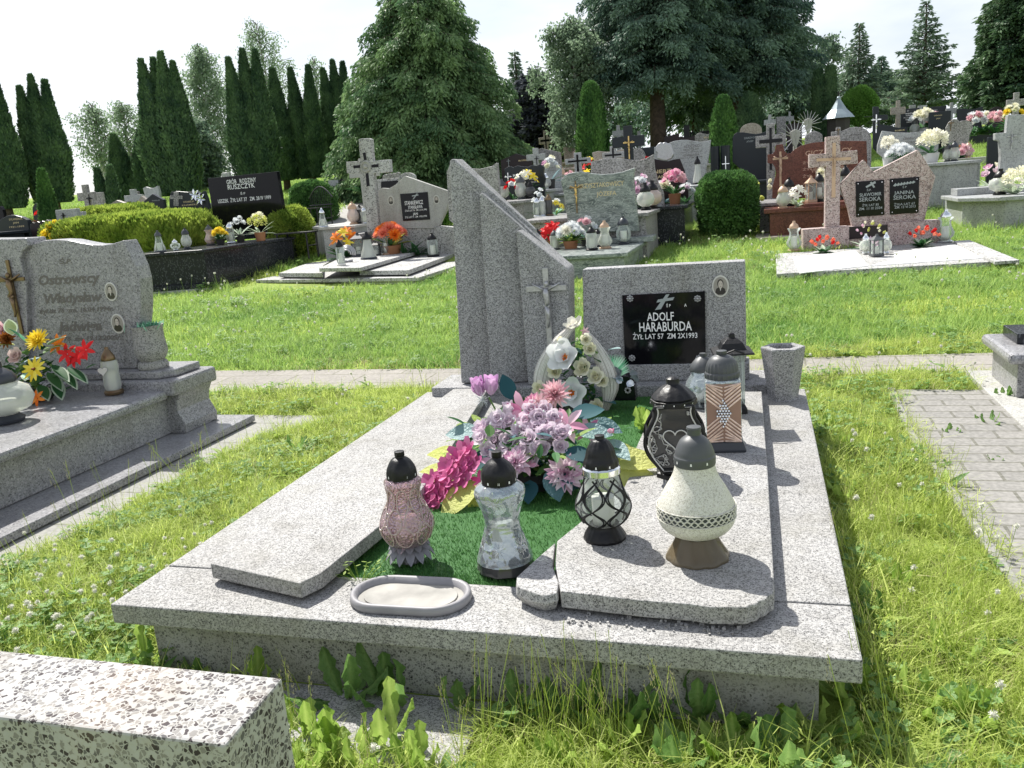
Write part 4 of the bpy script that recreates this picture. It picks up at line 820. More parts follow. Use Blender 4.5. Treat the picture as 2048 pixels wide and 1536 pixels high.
def bouqA():
    t = thing('flower_arrangement', 'bouquet with yellow chrysanthemum, pink rose and red lilies on the left granite grave', 'flowers', BF.wor(0, 0, 0), TH)
    at = lambda px, py, v: (lambda q: Vector((q[0], v, q[1])))(BF.vp(px, py, v))
    def fl(px, py, v, kind, s, mat, mat2=None, n=(.1, -1, .5), nm='flower'): b = MB(); bloom(b, kind, at(px, py, v), n, s, mat, mat2); b.build(nm, t, smooth=True)
    fl(77, 682, -.02, 'mum', .062, 'p_yellow', n=(.1, -.8, .7)); fl(38, 713, -.08, 'rose', .048, 'p_rosegold', nm='rose'); fl(68, 738, -.12, 'daisy', .055, 'p_yellow', 'l_bronze')
    for px, py, s in ((135, 708, .05), (158, 712, .045), (172, 700, .05), (148, 720, .04)): fl(px, py, -.05, 'lily', s, 'p_red')
    fl(118, 688, 0, 'lily', .05, 'p_orange'); fl(75, 797, -.1, 'lily', .04, 'p_orange'); fl(14, 678, -.02, 'dahlia', .05, 'l_bronze'); fl(5, 660, .02, 'rose', .045, 'p_rosy')
    b = MB()
    for px, py, dx, dy, dz, L_, m_ in ((60, 780, .5, -.8, -.2, .12, 'l_green'), (80, 770, .9, -.6, -.2, .13, 'l_green'), (95, 745, 1, -.4, -.35, .14, 'l_green'), (105, 730, 1, -.4, -.2, .15, 'l_green'), (120, 740, 1, -.3, -.4, .14, 'l_green'), (135, 735, 1, -.2, -.25, .14, 'l_green'), (90, 700, 1, -.2, .5, .13, 'weed'), (95, 690, 1, 0, .7, .12, 'l_green'),
        (60, 690, -.3, -.2, .8, .12, 'l_mint'), (30, 690, -.8, -.2, .3, .12, 'l_lime'), (85, 715, -.3, -.6, .1, .1, 'l_blue'), (45, 760, -.2, -.9, -.2, .1, 'l_green'), (25, 670, .3, -.3, .9, .11, 'l_lime'), (110, 760, .8, -.6, -.5, .12, 'l_green'), (125, 700, 1, 0, .3, .13, 'l_green'), (60, 745, .5, -.8, .1, .1, 'l_mint')):
        o = at(px, py, -.03); leaf(b, o - Vector((0, 0, .001)), (dx, dy, dz), L_ * 1.08, .06, 'l_edge', -.5); leaf(b, o + Vector((0, -.001, .002)), (dx, dy, dz), L_, .047, m_, -.5)
    for i in range(120): leaf(b, at(R.gauss(70, 30), R.gauss(745, 22), R.uniform(0, .08)), (R.uniform(-1, 1), R.uniform(-1, .3), R.uniform(-.3, 1)), .06, .03, R.choice(['l_green', 'weed_dark', 'lf_bush']))
    b.build('leaves', t, smooth=True); part(t, 'holder', lambda b: b.mat('pot_black').lathe([(.07, 0), (.08, .05)], 16), 0)
bouqA()

# ---------------------------------------------------------------- foreground terrazzo block (near left corner)
FB = Fr(hp(565, 1355, .30), TH)
t = thing('gravestone', 'coarse pebbly terrazzo gravestone top in the near left corner', 'gravestone', FB.wor(0, 0, -.5), TH)
c_ = FB.hpl(450, 1490, .30); part(t, 'stone', lambda b: b.mat('terrazzo_coarse').prism([(0, 0), (-.9, .0), (-.9, c_[1]), (c_[0], c_[1])], 0, .5), .004)
exclf(FB, -.9, .02, c_[1] - .03, .02)
t = thing('stone_step', 'terrazzo paving slab lying in front of the foreground grave', 'slab', G.wor(.44, -.21, GZ), TH)
part(t, 'slab', lambda b: b.mat('terrazzo').box(0, .52, 0, .24, -.05, .012), .004); excl([G.wor(.44, -.21), G.wor(.96, -.21), G.wor(.96, .05), G.wor(.44, .05)])

# ---------------------------------------------------------------- right edge grave
FC = Fr(hp(1993, 690, .04)); t = thing('grave_monument', 'light granite grave corner with bullnose top at the right edge', 'grave', FC.wor(0, 0, 0), TH)
part(t, 'table_slab', lambda b: b.mat(GR).box(0, 1, -.22, .3, -.05, 0), .02); part(t, 'body', lambda b: b.mat(GR).box(.05, 1, -.17, .27, -.21, -.051), .004)
part(t, 'front_slab', lambda b: b.mat(GR).box(.13, 1, -1.3, -.221, -.075, -.03), .016); part(t, 'front_body', lambda b: b.mat(GR).box(.17, 1, -1.25, -.18, -.21, -.076), .004); part(t, 'footing', lambda b: b.mat('concrete_pale').box(-.04, 1, -1.35, .4, -.26, -.211), .004)
part(t, 'black_plinth', lambda b: b.mat('black_granite').box(.085, 1, .0, .25, .001, .05), .004); exclf(FC, -.04, 1, -1.35, .4)

# ---------------------------------------------------------------- black granite grave
FD = Fr(hp(405, 500, .45)); D_ = thing('grave_monument', 'large polished black granite grave with plain upright rectangular headstone', 'grave', FD.wor(0, 0, 0), TH)
zt = .45; top = [FD.hpl(x, y, zt) for x, y in ((235, 512), (405, 499), (588, 473))]; e = top[2]
P = [top[0], top[1], e, (e[0] - .2, e[1] + .5), (top[0][0], top[1][1] + 1.6)]
cxy = (sum(p[0] for p in P) / 5, sum(p[1] for p in P) / 5)
def shr(P, d): return [(cxy[0] + (x - cxy[0]) * (1 - d), cxy[1] + (y - cxy[1]) * (1 - d)) for x, y in P]
part(D_, 'table_slab', lambda b: b.mat('black_granite').prism(P, -.05, 0), .012); part(D_, 'body', lambda b: b.mat('black_granite').prism(shr(P, .04), -.45, -.051), .003)
part(D_, 'footing_slab', lambda b: b.mat('black_granite').prism(shr(P, -.01), -.52, -.451), .004); part(D_, 'kerb', lambda b: b.mat('concrete_pale').prism(shr(P, -.06), -.72, -.521), .004)
excl([FD.wor(x, y) for x, y in shr(P, -.07)])
hb = FD.hpl(500, 478, zt); VD = hb[1] + .12
stonepx(D_, FD, 'plinth', [(425, 470), (585, 458), (585, 490), (425, 492)], VD - .12, .35, 'black_granite', .006, .001)
stonepx(D_, FD, 'headstone', [(415, 357), (553, 343), (572, 462), (433, 480)], VD, .1, 'black_polished', .004, .1)
lettering(FD, D_, [('GRÓB   RODZINY', 483, 366, 60, 9), ('RUSZCZYK', 483, 377, 55, 10), ('Ś P', 486, 389, 10, 4.5), ('LESZEK  ŻYŁ LAT 37   ZM. 28 IV 1999', 489, 402, 108, 7.5)], 'letter_white', VD)
def onD(px, py, **k): return hp(px, py, .455)
for px, py, top_, wd, kind, gl, lid, lab in ((321, 491, 450, 24, 'bell', 'glass_clear', 'plastic_grey', 'cone shaped clear lantern, first on the black granite table'), (352, 490, 468, 20, 'round', 'glass_clear', 'silver', 'small round clear lantern between two taller ones on the black table'), (375, 488, 447, 21, 'jar', 'glass_milk', 'plastic_slate', 'oval greenish lantern with dark lid on the black table'),
    (422, 482, 440, 24, 'vase', 'glass_beige', 'plastic_grey', 'amber tinted lantern left of the yellow flowers on the black table'), (463, 481, 438, 22, 'tall', 'glass_clear', 'silver', 'clear cylinder lantern right of the yellow flowers on the black table')):
    lantern(colpt(px, 11.9 + (491 - py) * .12, .452), 0, 0, (py - top_) * 12.2 / 1702, wd * 12.2 / 3404, kind, gl, lid, lab, 'lanterns on the black granite grave', seg=12)
posy(colpt(442, 12.9, .452), .13, .26, ['p_yellow'], 'mum', 9, 'l_green', 'pot_black', 'yellow chrysanthemum pot between lanterns before the black headstone', s=.055)
t = posy(colpt(522, 13.2, .452), .17, .42, ['p_cream', 'l_lime'], 'pompon', 7, 'l_edge', 'pot_terra', 'pale yellow round flowers with big pale leaves at the foot of the black headstone', s=.07, lf=8)
posy(colpt(482, 13.3, .452), .14, .4, ['p_white'], 'pompon', 5, 'l_edge', 'pot_black', 'white flowers with pale leaves leaning on the black headstone', s=.05, lf=8)

# ---------------------------------------------------------------- grave with tall concrete cross
FE = Fr(hp(837, 555, -.05)); E_ = thing('grave_monument', 'pale stone grave with tall cross, round medallion and asymmetric slanted headstone', 'grave', FE.wor(0, 0, 0), TH)
zb = -.05; tp = 'terrazzo_far'
q = FE.hpl(511, 560, zb); Wd = q[0]
part(E_, 'base_slab', lambda b: b.mat(tp).prism([(q[0], q[1]), (0, 0), (0, 3.3), (q[0], 3.3)], -.045, 0), .006); part(E_, 'foundation', lambda b: b.mat('concrete_pale').prism([(q[0] + .1, q[1] + .1), (-.08, .08), (-.08, 3.2), (q[0] + .1, 3.2)], -.2, -.046), .004)
exclf(FE, Wd, 0, -.05, 3.4)
slabpx(E_, FE, 'cover_slab', Z(ZS, [(895, 1195), (1300, 1188), (1690, 1045), (1690, 1010), (1400, 1060)]), .03, .06, tp); slabpx(E_, FE, 'cover_slab', Z(ZS, [(238, 1212), (595, 1212), (600, 1150), (700, 1090), (600, 1085)]), .03, .06, tp)
slabpx(E_, FE, 'middle_slab', Z(ZS, [(565, 1172), (905, 1168), (1450, 1012), (1200, 985), (900, 1010)]), .10, .05, tp)
VE = 2.7
stonepx(E_, FE, 'headstone', [(754, 383), (764, 376), (778, 377), (790, 370), (810, 352), (902, 384), (893, 420), (881, 445), (876, 457), (820, 457), (754, 462)], VE, .09, 'concrete_pale', .006)
stonepx(E_, FE, 'pedestal', [(868, 452), (912, 455), (912, 530), (868, 530)], VE - .03, .2, 'terrazzo_far', .006, 0); stonepx(E_, FE, 'pedestal', [(740, 458), (872, 456), (872, 530), (740, 530)], VE + .02, .12, 'terrazzo_far', .006, 0)
stonepx(E_, FE, 'name_plaque', [(800, 388), (855, 384), (860, 439), (806, 442)], VE - .012, .01, 'black_polished', .001)
lettering(FE, E_, [('STANKIEWICZ', 828, 409, 37, 8), ('STANISŁAWA', 831, 417, 29, 6.5), ('ŻYŁA LAT 76  ZM. 21.IV.1993', 832, 422, 44, 3.5), ('JAN', 831, 430, 10, 5), ('ŻYŁ LAT 71  ZM. 19.III.1994', 832, 435, 44, 3.5)], 'letter_white', VE - .013)
def cr_px(b, pts, v): b.prism([FE.vp(x, y, v) for x, y in pts], v - .002, v - .001, 'xz')
part(E_, 'plaque_cross', lambda b: (b.mat('letter_grey'), cr_px(b, [(833, 387), (836, 387), (828, 398), (825, 399)], VE - .012), cr_px(b, [(824, 391), (837, 389), (837, 391), (824, 393)], VE - .0125)), 0)
portrait(FE, E_, 782, 401, 6.5, 9.5, VE); portrait(FE, E_, 873, 399, 6, 9, VE, True)
VX = 2.5
cross = stonepx(E_, FE, 'cross', Z(ZS, [(888, 120), (905, 112), (975, 108), (992, 118), (1005, 293), (1143, 283), (1150, 388), (1012, 398), (1060, 880), (960, 880), (918, 402), (792, 396), (785, 302), (902, 296)]), VX, .1, 'terrazzo_far', .008)
def inl(b):
    b.mat('black_polished')
    for pts in ([(922, 228), (945, 224), (958, 285), (935, 290)], [(845, 332), (905, 328), (905, 352), (848, 356)], [(995, 325), (1052, 320), (1055, 344), (998, 350)], [(948, 395), (970, 393), (982, 500), (955, 502)]): b.prism([FE.vp(x, y, VX) for x, y in Z(ZS, pts)], VX - .003, VX - .001, 'xz')
part(E_, 'inlay', inl, 0, ); u, w_ = FE.vp(*Z(ZS, [(950, 341)])[0], VX)
def med(b): b.mat('concrete_pale').tube([(u + .075 * math.cos(i * math.pi / 12), VX - .012, w_ + .075 * math.sin(i * math.pi / 12)) for i in range(25)], .014, 6); b.prism([(u + .07 * math.cos(i * math.pi / 12), w_ + .07 * math.sin(i * math.pi / 12)) for i in range(24)], VX - .012, VX - .001, 'xz'); b.ball((u, VX - .015, w_), .035, 8)
part(E_, 'medallion', med, 0, smooth=50)
GE = 'lanterns on the grave with the tall cross'
for px, py, z_, top_, wd, kind, gl, lid, lab, bm in ((683, 531, .1, 482, 20, 'tall', 'glass_clear', 'plastic_black', 'clear lantern at the front corner of the raised slab under the tall cross', 'wax'), (738, 518, .1, 466, 34, 'bell', 'glass_milk', 'plastic_black', 'white bell shaped lantern with black cap in front of the tall cross', 'plastic_slate'), (753, 511, .1, 484, 18, 'house', 'glass_clear', 'iron', 'small black metal house lantern beside the bell shaped one', None),
    (773, 508, .1, 462, 20, 'vase', 'glass_clear', 'brass_tan', 'clear lantern under the coral chrysanthemums', None), (719, 503, .1, 458, 26, 'house', 'glass_clear', 'plastic_slate', 'lantern with purple black roof behind the bell shaped one', None), (867, 502, .03, 457, 26, 'tall', 'glass_clear', 'plastic_black', 'glass cylinder lantern with white candle by the fern', None)):
    Bq = hq(FE, px, py, z_, VX - .25); k_s = (Bq.y) / F; lantern(Bq, 0, 0, (py - top_) * k_s * 1.03, wd * k_s * .5, kind, gl, lid, lab, GE, bm, seg=14)
t = thing('shell_ornament', 'grey silver shell shaped ornament lantern lying on the raised slab', 'ornament', hp(697, 524, .1))
part(t, 'shell', lambda b: [b.mat('pewter').tube([(.11 * math.cos(a) * s, -.02 * i, .12 + .11 * math.sin(a) * s) for a in [k * math.pi / 10 - .3 for k in range(15)]], .012, 6) for i, s in enumerate((1, .85, .7, .5))] and b.lathe([(.06, 0), (.07, .03)], 12), 0, smooth=True)
posy(hq(FE, 694, 505, .05, VX - .2), .3, .52, ['p_orange', 'p_orange', 'p_yellow'], 'lily', 12, 'l_green', None, 'orange lilies left of the tall cross base', s=.09)
posy(hq(FE, 785, 510, .08, VX - .15), .3, .5, ['p_coral', 'p_orange'], 'mum', 12, ['l_green', 'l_lime'], 'pot_terra', 'coral chrysanthemums in front of the slanted headstone', s=.11)
b = MB()
for i in range(60):
    a = R.uniform(-1, 4.2); leaf(b, (R.gauss(0, .1), R.gauss(0, .06), .02), (math.cos(a), -.3, R.uniform(.3, 1.3)), R.uniform(.2, .38), .045, 'l_green', -.7)
tag(b.build('fern', None, loc=hq(FE, 830, 505, .02, VE - .2)), 'dark green fern spilling below the plaque of the slanted headstone', 'plant')

# ---------------------------------------------------------------- green marble grave
FK = Fr(hp(1255, 505, .13)); K_ = thing('grave_monument', 'green veined marble grave with wavy headstone and golden crucifix figure', 'grave', FK.wor(0, 0, 0), TH)
q = FK.hpl(1299, 470, .13); MG = 'marble_green'
part(K_, 'table_slab', lambda b: b.mat(MG).box(-1.15, 0, 0, 2.3, -.05, 0), .012); part(K_, 'body', lambda b: b.mat(MG).box(-1.1, -.05, .05, 2.2, -.34, -.051), .004); exclf(FK, -1.2, .0, 0, 2.3)
VK = 1.6
part(K_, 'plinth', lambda b: b.mat(MG).box(-1.15, .12, VK - .1, VK + .25, .001, .07), .006)
stonepx(K_, FK, 'headstone', Z(ZK, [(700, 455), (730, 420), (765, 398), (820, 385), (880, 383), (950, 395), (1040, 405), (1130, 398), (1210, 382), (1310, 348), (1300, 430), (1305, 520), (1320, 650), (1345, 870), (770, 880), (745, 700), (725, 560)]), VK, .09, MG, .012, .07)
lettering(FK, K_, Z(ZK, []) or [('KRZYSZTAKOWSCY', 1202, 374, 92, 9.5), ('JÓZEFA', 1213, 391, 40, 8.5)], 'letter_gold', VK)
u, w_ = FK.vp(1156, 426, VK); _, w2 = FK.vp(1150, 362, VK); crucifix(K_, u - .01, w_, VK, w2 - w_, 'bronze', 'gold', wd=.045, arm=.36, top=.2)
# steps of brown slabs beside it
t = thing('stone_steps', 'two low beige stone steps beside the green marble grave', 'steps', hp(1330, 490, -.1), TH)
part(t, 'step', lambda b: b.mat('granite_beige').box(-.45, .6, -.1, 1.1, -.2, .05), .005); part(t, 'step', lambda b: b.mat('granite_beige').box(-.45, .35, -.7, -.102, -.2, -.04), .005)
GK = 'lanterns on the green marble grave'
for px, py, top_, wd, kind, gl, lid, lab in ((1078, 500, 460, 22, 'bell', 'glass_milk', 'plastic_black', 'lantern half hidden behind the slanted stele edge'), (1110, 499, 462, 22, 'tall', 'glass_milk', 'plastic_grey', 'white lantern left of the terracotta pot on the marble table'), (1184, 500, 455, 27, 'tall', 'glass_milk', 'plastic_black', 'frosted lantern with black lid right of the terracotta pot'), (1211, 497, 444, 30, 'vase', 'glass_milk', 'brass_tan', 'tall waisted milky lantern with brass lid on the marble table'),
    (1248, 480, 427, 30, 'jar', 'glass_clear', 'plastic_slate', 'clear lantern with dark dome lid at the right end of the marble table'), (1196, 493, 460, 20, 'tall', 'glass_milk', 'plastic_black', 'small lantern behind the waisted one')):
    Bq = hq(FK, px, py, .132, VK - .28); k_s = (Bq.y) / F; lantern(Bq, 0, 0, (py - top_) * k_s * 1.03, wd * k_s * .5, kind, gl, lid, lab, GK, seg=14)
posy(hp(1142, 497, .132), .2, .33, ['p_white', 'p_white_warm'], 'mum', 14, ['weed', 'l_green'], 'pot_terra', 'white chrysanthemums in a terracotta pot on the green marble table', s=.075, lf=50)
posy(hq(FK, 1105, 490, .132, VK - .25), .16, .34, ['p_red'], 'lily', 8, 'l_green', 'pot_terra', 'red lilies left of the white chrysanthemums', s=.1)
posy(hq(FK, 1172, 488, .132, VK - .25), .15, .38, ['p_rosy', 'p_white'], 'rose', 6, ['l_mint', 'l_green'], 'pot_black', 'pink roses with mint leaf behind the white chrysanthemums', s=.06, lf=8)

# ---------------------------------------------------------------- pink terrazzo double plaque grave
FP = Fr(hp(1560, 549, -.12), -.21); P_ = thing('grave_monument', 'pink terrazzo grave with white gravel beds, cross and two black plaques', 'grave', FP.wor(0, 0, 0), FP.yaw)
c4 = [FP.hpl(x, y, -.12) for x, y in Z(ZP, [(200, 925), (2015, 822), (1640, 672), (190, 775)])]
part(P_, 'base_slab', lambda b: b.mat('terrazzo_far').prism(c4, -.055, 0), .006); m4 = (sum(p[0] for p in c4) / 4, sum(p[1] for p in c4) / 4)
part(P_, 'foundation', lambda b: b.mat('concrete_pale').prism([(m4[0] + (x - m4[0]) * .94, m4[1] + (y - m4[1]) * .94) for x, y in c4], -.12, -.056), .004); excl([FP.wor(x, y) for x, y in c4])
for pts in ([(318, 800), (790, 748), (885, 862), (372, 918)], [(1075, 765), (1530, 705), (1790, 802), (905, 862), (1085, 810)]):
    slabpx(P_, FP, 'gravel_bed', Z(ZP, pts), -.112, .012, 'white_gravel', .003)
slabpx(P_, FP, 'side_strip', Z(ZP, [(1520, 680), (1640, 672), (2015, 822), (1830, 834)]), -.09, .03, 'terrazzo_far', .004)
vb = FP.hpl(*Z(ZP, [(400, 752)])[0], -.12)[1]; TPk = 'terrazzo_pink'
stonepx(P_, FP, 'base_beam', Z(ZP, [(398, 595), (742, 570), (742, 780), (398, 780)]), vb, .22, TPk, .006, 0); stonepx(P_, FP, 'base_beam', Z(ZP, [(742, 572), (1030, 560), (1030, 780), (742, 780)]), vb + .03, .16, TPk, .006, 0)
stonepx(P_, FP, 'base_beam', Z(ZP, [(1030, 545), (1425, 522), (1425, 780), (1030, 780)]), vb, .22, TPk, .006, 0); stonepx(P_, FP, 'dark_panel', Z(ZP, [(742, 575), (1028, 560), (1028, 645), (742, 668)]), vb + .015, .012, 'black_brown', .002)
vc = vb + .06
stonepx(P_, FP, 'cross', [(1650, 470), (1652, 333), (1619, 336), (1618.5, 309), (1652, 307), (1652, 274), (1680, 271), (1681, 303), (1715, 300), (1716, 327), (1681, 330), (1679, 470)], vc, .12, TPk, .008)
stonepx(P_, FP, 'cross_inlay', [(1663, 395), (1665, 286), (1672, 285), (1671, 395)], vc - .006, .005, 'brass_tan', .001); stonepx(P_, FP, 'cross_inlay', [(1633, 323), (1633, 317), (1702, 314), (1702, 320)], vc - .008, .0065, 'brass_tan', .001)
u, w_ = FP.vp(1668, 352, vc); _, w2 = FP.vp(1668, 308, vc); crucifix(P_, u, w_, vc - .008, w2 - w_, 'brass_tan', 'brass_tan', wd=.03, arm=.4, top=.2)
stonepx(P_, FP, 'headstone', Z(ZP, [(672, 262), (850, 72), (925, 165), (1255, -2), (1300, 60), (1388, 200), (1345, 350), (1300, 545), (765, 575), (735, 440)]), vc + .01, .1, TPk, .006)
for nm, pts, ls in (('l', [(790, 238), (1003, 222), (1003, 486), (793, 500)], [('Ś.P.', 1738, 382, 9, 4), ('SŁAWOMIR', 1741, 392, 44, 7), ('SEROKA', 1740, 402, 43, 8), ('ŻYŁ LAT 85', 1741, 412, 33, 4.5), ('ZM. 11 III 2024', 1741, 419, 47, 5)]), ('r', [(1045, 216), (1265, 200), (1260, 468), (1045, 483)], [('Ś P', 1809, 376, 8, 4), ('JANINA', 1808, 388, 40, 7), ('SEROKA', 1809, 398, 45, 8), ('ŻYŁA LAT 67', 1809, 410, 42, 4.5), ('ZM. 13 VI 2013', 1810, 416, 42, 5)])):
    pq = stonepx(P_, FP, 'name_plaque', Z(ZP, pts), vc - .002, .01, 'black_polished', .001); lettering(FP, pq, ls, 'letter_grey', vc - .003)
    b = MB(); b.mat('chrome_pale')
    for k in range(4):
        x = sum(p[0] * wt for p, wt in zip(pts, [[.86, .08, .0, .06], [.08, .86, .06, 0], [0, .06, .86, .08], [.06, 0, .08, .86]][k])); y = sum(p[1] * wt for p, wt in zip(pts, [[.86, .08, .0, .06], [.08, .86, .06, 0], [0, .06, .86, .08], [.06, 0, .08, .86]][k]))
        u, w_ = FP.vp(*Z(ZP, [(x, y)])[0], vc - .003); b.ball((u, vc - .005, w_), .008, 6)
    b.build('screw', pq)
    def mot(b):
        px0 = 1738 if nm == 'l' else 1806; g_ = lambda x, y: FP.vp(x, y, vc - .003); b.mat('letter_grey')
        if nm == 'l': b.prism([g_(px0 + 12, 362), g_(px0 + 14, 366), g_(px0 - 5, 376), g_(px0 - 7, 373)], vc - .005, vc - .0035, 'xz'); b.prism([g_(px0 + 2, 365), g_(px0 + 5, 363), g_(px0 + 12, 374), g_(px0 + 9, 376)], vc - .0055, vc - .004, 'xz')
        else:
            for i in range(7): x = px0 - 20 + i * 6; b.prism([g_(x, 372 - i), g_(x + 5, 366 - i * .8), g_(x + 9, 370 - i), g_(x + 4, 373 - i)], vc - .005, vc - .0035, 'xz')
    part(pq, 'motif', mot, 0)
GP_ = 'lanterns on the pink terrazzo grave'
for px, py, top_, wd, kind, gl, lid, lab in ((1588, 502, 442, 31, 'vase', 'glass_clear', 'brass_tan', 'clear urn shaped lantern with tan lid at the left of the pink grave'), (1890, 484, 419, 35, 'vase', 'glass_clear', 'silver', 'tall clear urn shaped lantern with silver lid right of the pink headstone'), (1731, 507, 467, 25, 'round', 'glass_milk', 'silver', 'left heart lantern beside the square one on the pink grave'), (1772, 507, 464, 22, 'round', 'glass_milk', 'silver', 'right heart lantern beside the square one on the pink grave'), (1753, 512, 468, 22, 'house', 'glass_clear', 'plastic_grey', 'square clear lantern with candle in the middle of the pink grave')):
    lantern(px, py, -.112, top_, wd, kind, gl, lid, lab, GP_, seg=14)
posy(hp(1647, 506, -.115), .19, .2, ['p_red', 'p_coral'], 'tulip', 14, ['l_green', 'l_edge'], None, 'red tulip wreath lying left on the white gravel', s=.035, lf=40)
posy(hp(1845, 493, -.115), .21, .23, ['p_red', 'p_coral'], 'tulip', 14, ['l_green', 'l_edge'], None, 'red tulip wreath lying right on the white gravel', s=.035, lf=40)
posy(hp(1738, 500, -.1), .2, .34, ['p_cream', 'p_mauve', 'l_lime'], 'tulip', 14, ['l_edge', 'l_green', 'p_mauve'], None, 'loose pale dried flower bunch behind the heart lanterns', s=.025, lf=40)

# ---------------------------------------------------------------- far rows
SHP = {'rect': [(0, 0), (0, 1), (1, 1), (1, 0)], 'arch': [(0, 0), (0, .6)] + [(.5 - .5 * math.cos(i * math.pi / 12), .6 + .4 * math.sin(i * math.pi / 12)) for i in range(1, 12)] + [(1, .6), (1, 0)],
 'wave': [(0, 0), (0, .82), (.1, .93), (.25, .97), (.4, .9), (.6, .84), (.8, .9), (1, 1), (.97, .5), (1, 0)], 'wave2': [(0, 0), (.04, .6), (0, .95), (.2, 1), (.45, .93), (.7, .92), (.95, 1), (1, .7), (.95, .4), (.97, 0)], 'pitch': [(0, 0), (0, .72), (.5, 1), (1, .72), (1, 0)],
 'lowarch': [(0, 0), (0, .75), (.15, .88), (.35, .97), (.5, 1), (.65, .97), (.85, .88), (1, .75), (1, 0)], 'heart': [(.3, 0), (.05, .35), (0, .65), (.1, .88), (.27, 1), (.42, .97), (.5, .86), (.6, .9), (.78, .9), (.93, .78), (1, .55), (.9, .3), (.7, 0)],
 'scallop': [(0, 0), (.03, .2), (0, .5), (.02, .8), (.1, .85), (.17, .92), (.24, .86), (.38, .95), (.5, .88), (.62, .96), (.74, .9), (.86, 1), (.97, .92), (.95, .72), (1, .5), (.96, .2), (.98, 0)], 'slant': [(0, 0), (0, .6), (.6, 1), (1, .75), (1, 0)],
 'cross': [(.36, 0), (.36, .55), (0, .55), (0, .78), (.36, .78), (.36, 1), (.64, 1), (.64, .78), (1, .78), (1, .55), (.64, .55), (.64, 0)]}
def far(x0, x1, yt, yb, Y, mat, label, shape='rect', outline=None, texts=(), tmat='letter_dark', tomb=True, th=.09, fig=None, zt_py=None, name='gravestone', tw=0, tombmat=None, group=None, cat='gravestone', tl=1.7, inlay=None):
    """a gravestone of the rows behind: photo box, depth Y, outline shape; stands on the terrain at depth Y, low tomb in front"""
    cx = (x0 + x1) / 2; z = gz(0, Y); B = colpt(cx, Y, z); fr = Fr(B); t = thing(name, label, cat, B, TH, group)
    ua, ub = fr.vp(x0, yb, 0)[0], fr.vp(x1, yb, 0)[0]; wt = fr.vp(cx, yt, 0)[1]; wb = fr.vp(cx, yb, 0)[1]
    if outline: P = [fr.vp(x, y, 0) for x, y in outline]
    else: P = [(ua + (ub - ua) * x, wb + (wt - wb) * y) for x, y in SHP[shape]]
    lo = min(p[1] for p in P); foot = -.06
    P2 = [(u_, (foot if w_ < lo + .02 else w_)) for u_, w_ in P]
    s = part(t, 'stone', lambda b: b.mat(mat).prism(P2, 0, th, 'xz'), .008)
    if inlay: part(s, 'inlay', lambda b: (b.mat(inlay), b.prism([(ua + (ub - ua) * x, wb + (wt - wb) * y) for x, y in ((.46, .1), (.46, .92), (.54, .92), (.54, .1))], -.004, -.001, 'xz'), b.prism([(ua + (ub - ua) * x, wb + (wt - wb) * y) for x, y in ((.12, .63), (.12, .7), (.88, .7), (.88, .63))], -.006, -.002, 'xz')), 0)
    if texts: lettering(fr, t, texts, tmat, 0)
    if fig: u, w0 = fr.vp(fig[0], fig[2], 0); _, w1 = fr.vp(fig[0], fig[1], 0); crucifix(t, u, w0, -.001, w1 - w0, fig[3], fig[4], wd=.06)
    if tomb:
        zt = (fr.vp(cx, zt_py, -tl)[1] if zt_py else .32); zt = max(.12, zt); tm = tombmat or mat; a, c = ua - tw, ub + tw
        part(t, 'table_slab', lambda b: b.mat(tm).box(a, c, -tl, -.002, zt - .05, zt), .01); part(t, 'body', lambda b: b.mat(tm).box(a + .05, c - .05, -tl + .06, -.06, -.7, zt - .051), .004)
        excl([fr.wor(a, -tl), fr.wor(c, -tl), fr.wor(c, .1), fr.wor(a, .1)]); return t, fr, zt
    return t, fr, 0
def on(fr, zt, px, back=.6): # a point on that grave's table in image column px
    Y = fr.B.y - back; return colpt(px, Y, fr.B.z + zt)
def setl(fr, zt, items, group=None):
    for it in items:
        px, back, h, r_ = it[:4]; B = on(fr, zt, px, back)
        if it[4] == 'L': lantern(B, 0, 0, h, r_, it[5], it[6], it[7], it[8], group, seg=10)
        else: posy(B, r_, h, it[5], it[6], it[7], it[8], it[9], it[10], group, s=r_ * .42, lf=12)
BR, GMd, GPl, BB, BK = 'granite_brown', 'granite_mid', 'granite_pale', 'black_blue', 'black_brown'
# brown granite
FG = Fr(colpt(1650, 13.4, gz(0, 13.4))); t = thing('grave_monument', 'red brown granite grave with cross shaped left shoulder behind the pink grave', 'grave', FG.wor(0, 0, 0), TH)
stonepx(t, FG, 'headstone', Z(Z3, [(845, 1150), (850, 1010), (882, 900), (890, 850), (875, 780), (850, 745), (790, 738), (790, 640), (850, 632), (880, 590), (890, 525), (970, 515), (988, 590), (1015, 622), (1060, 625), (1110, 575), (1180, 535), (1300, 502), (1480, 482), (1700, 478), (1950, 480), (1958, 700), (1960, 1150)]), 0, .1, BR, .006, .33)
lettering(FG, t, [('GICZ        CY', 1657, 308, 94, 10), ('ŻYŁ LAT       ZM.', 1650, 325, 90, 4.5), ('ŻYŁ LAT       ZM.', 1650, 338, 90, 4.5), ('WŁADYSŁAW', 1658, 343, 73, 9), ('ŻYŁ LAT       ZM.', 1650, 352, 90, 5), ('CZEŚĆ ICH PAMIĘCI', 1660, 366, 110, 4)], 'letter_tan', 0)
u, w0 = FG.vp(1561, 373, 0); _, w1 = FG.vp(1560, 303, 0); crucifix(t, u, w0, 0, w1 - w0, 'brass_tan', 'brass_tan', wd=.06, arm=.36, top=.2)
uL = FG.vp(1528, 420, -1.2)[0]; uR = FG.vp(1735, 400, 0)[0]
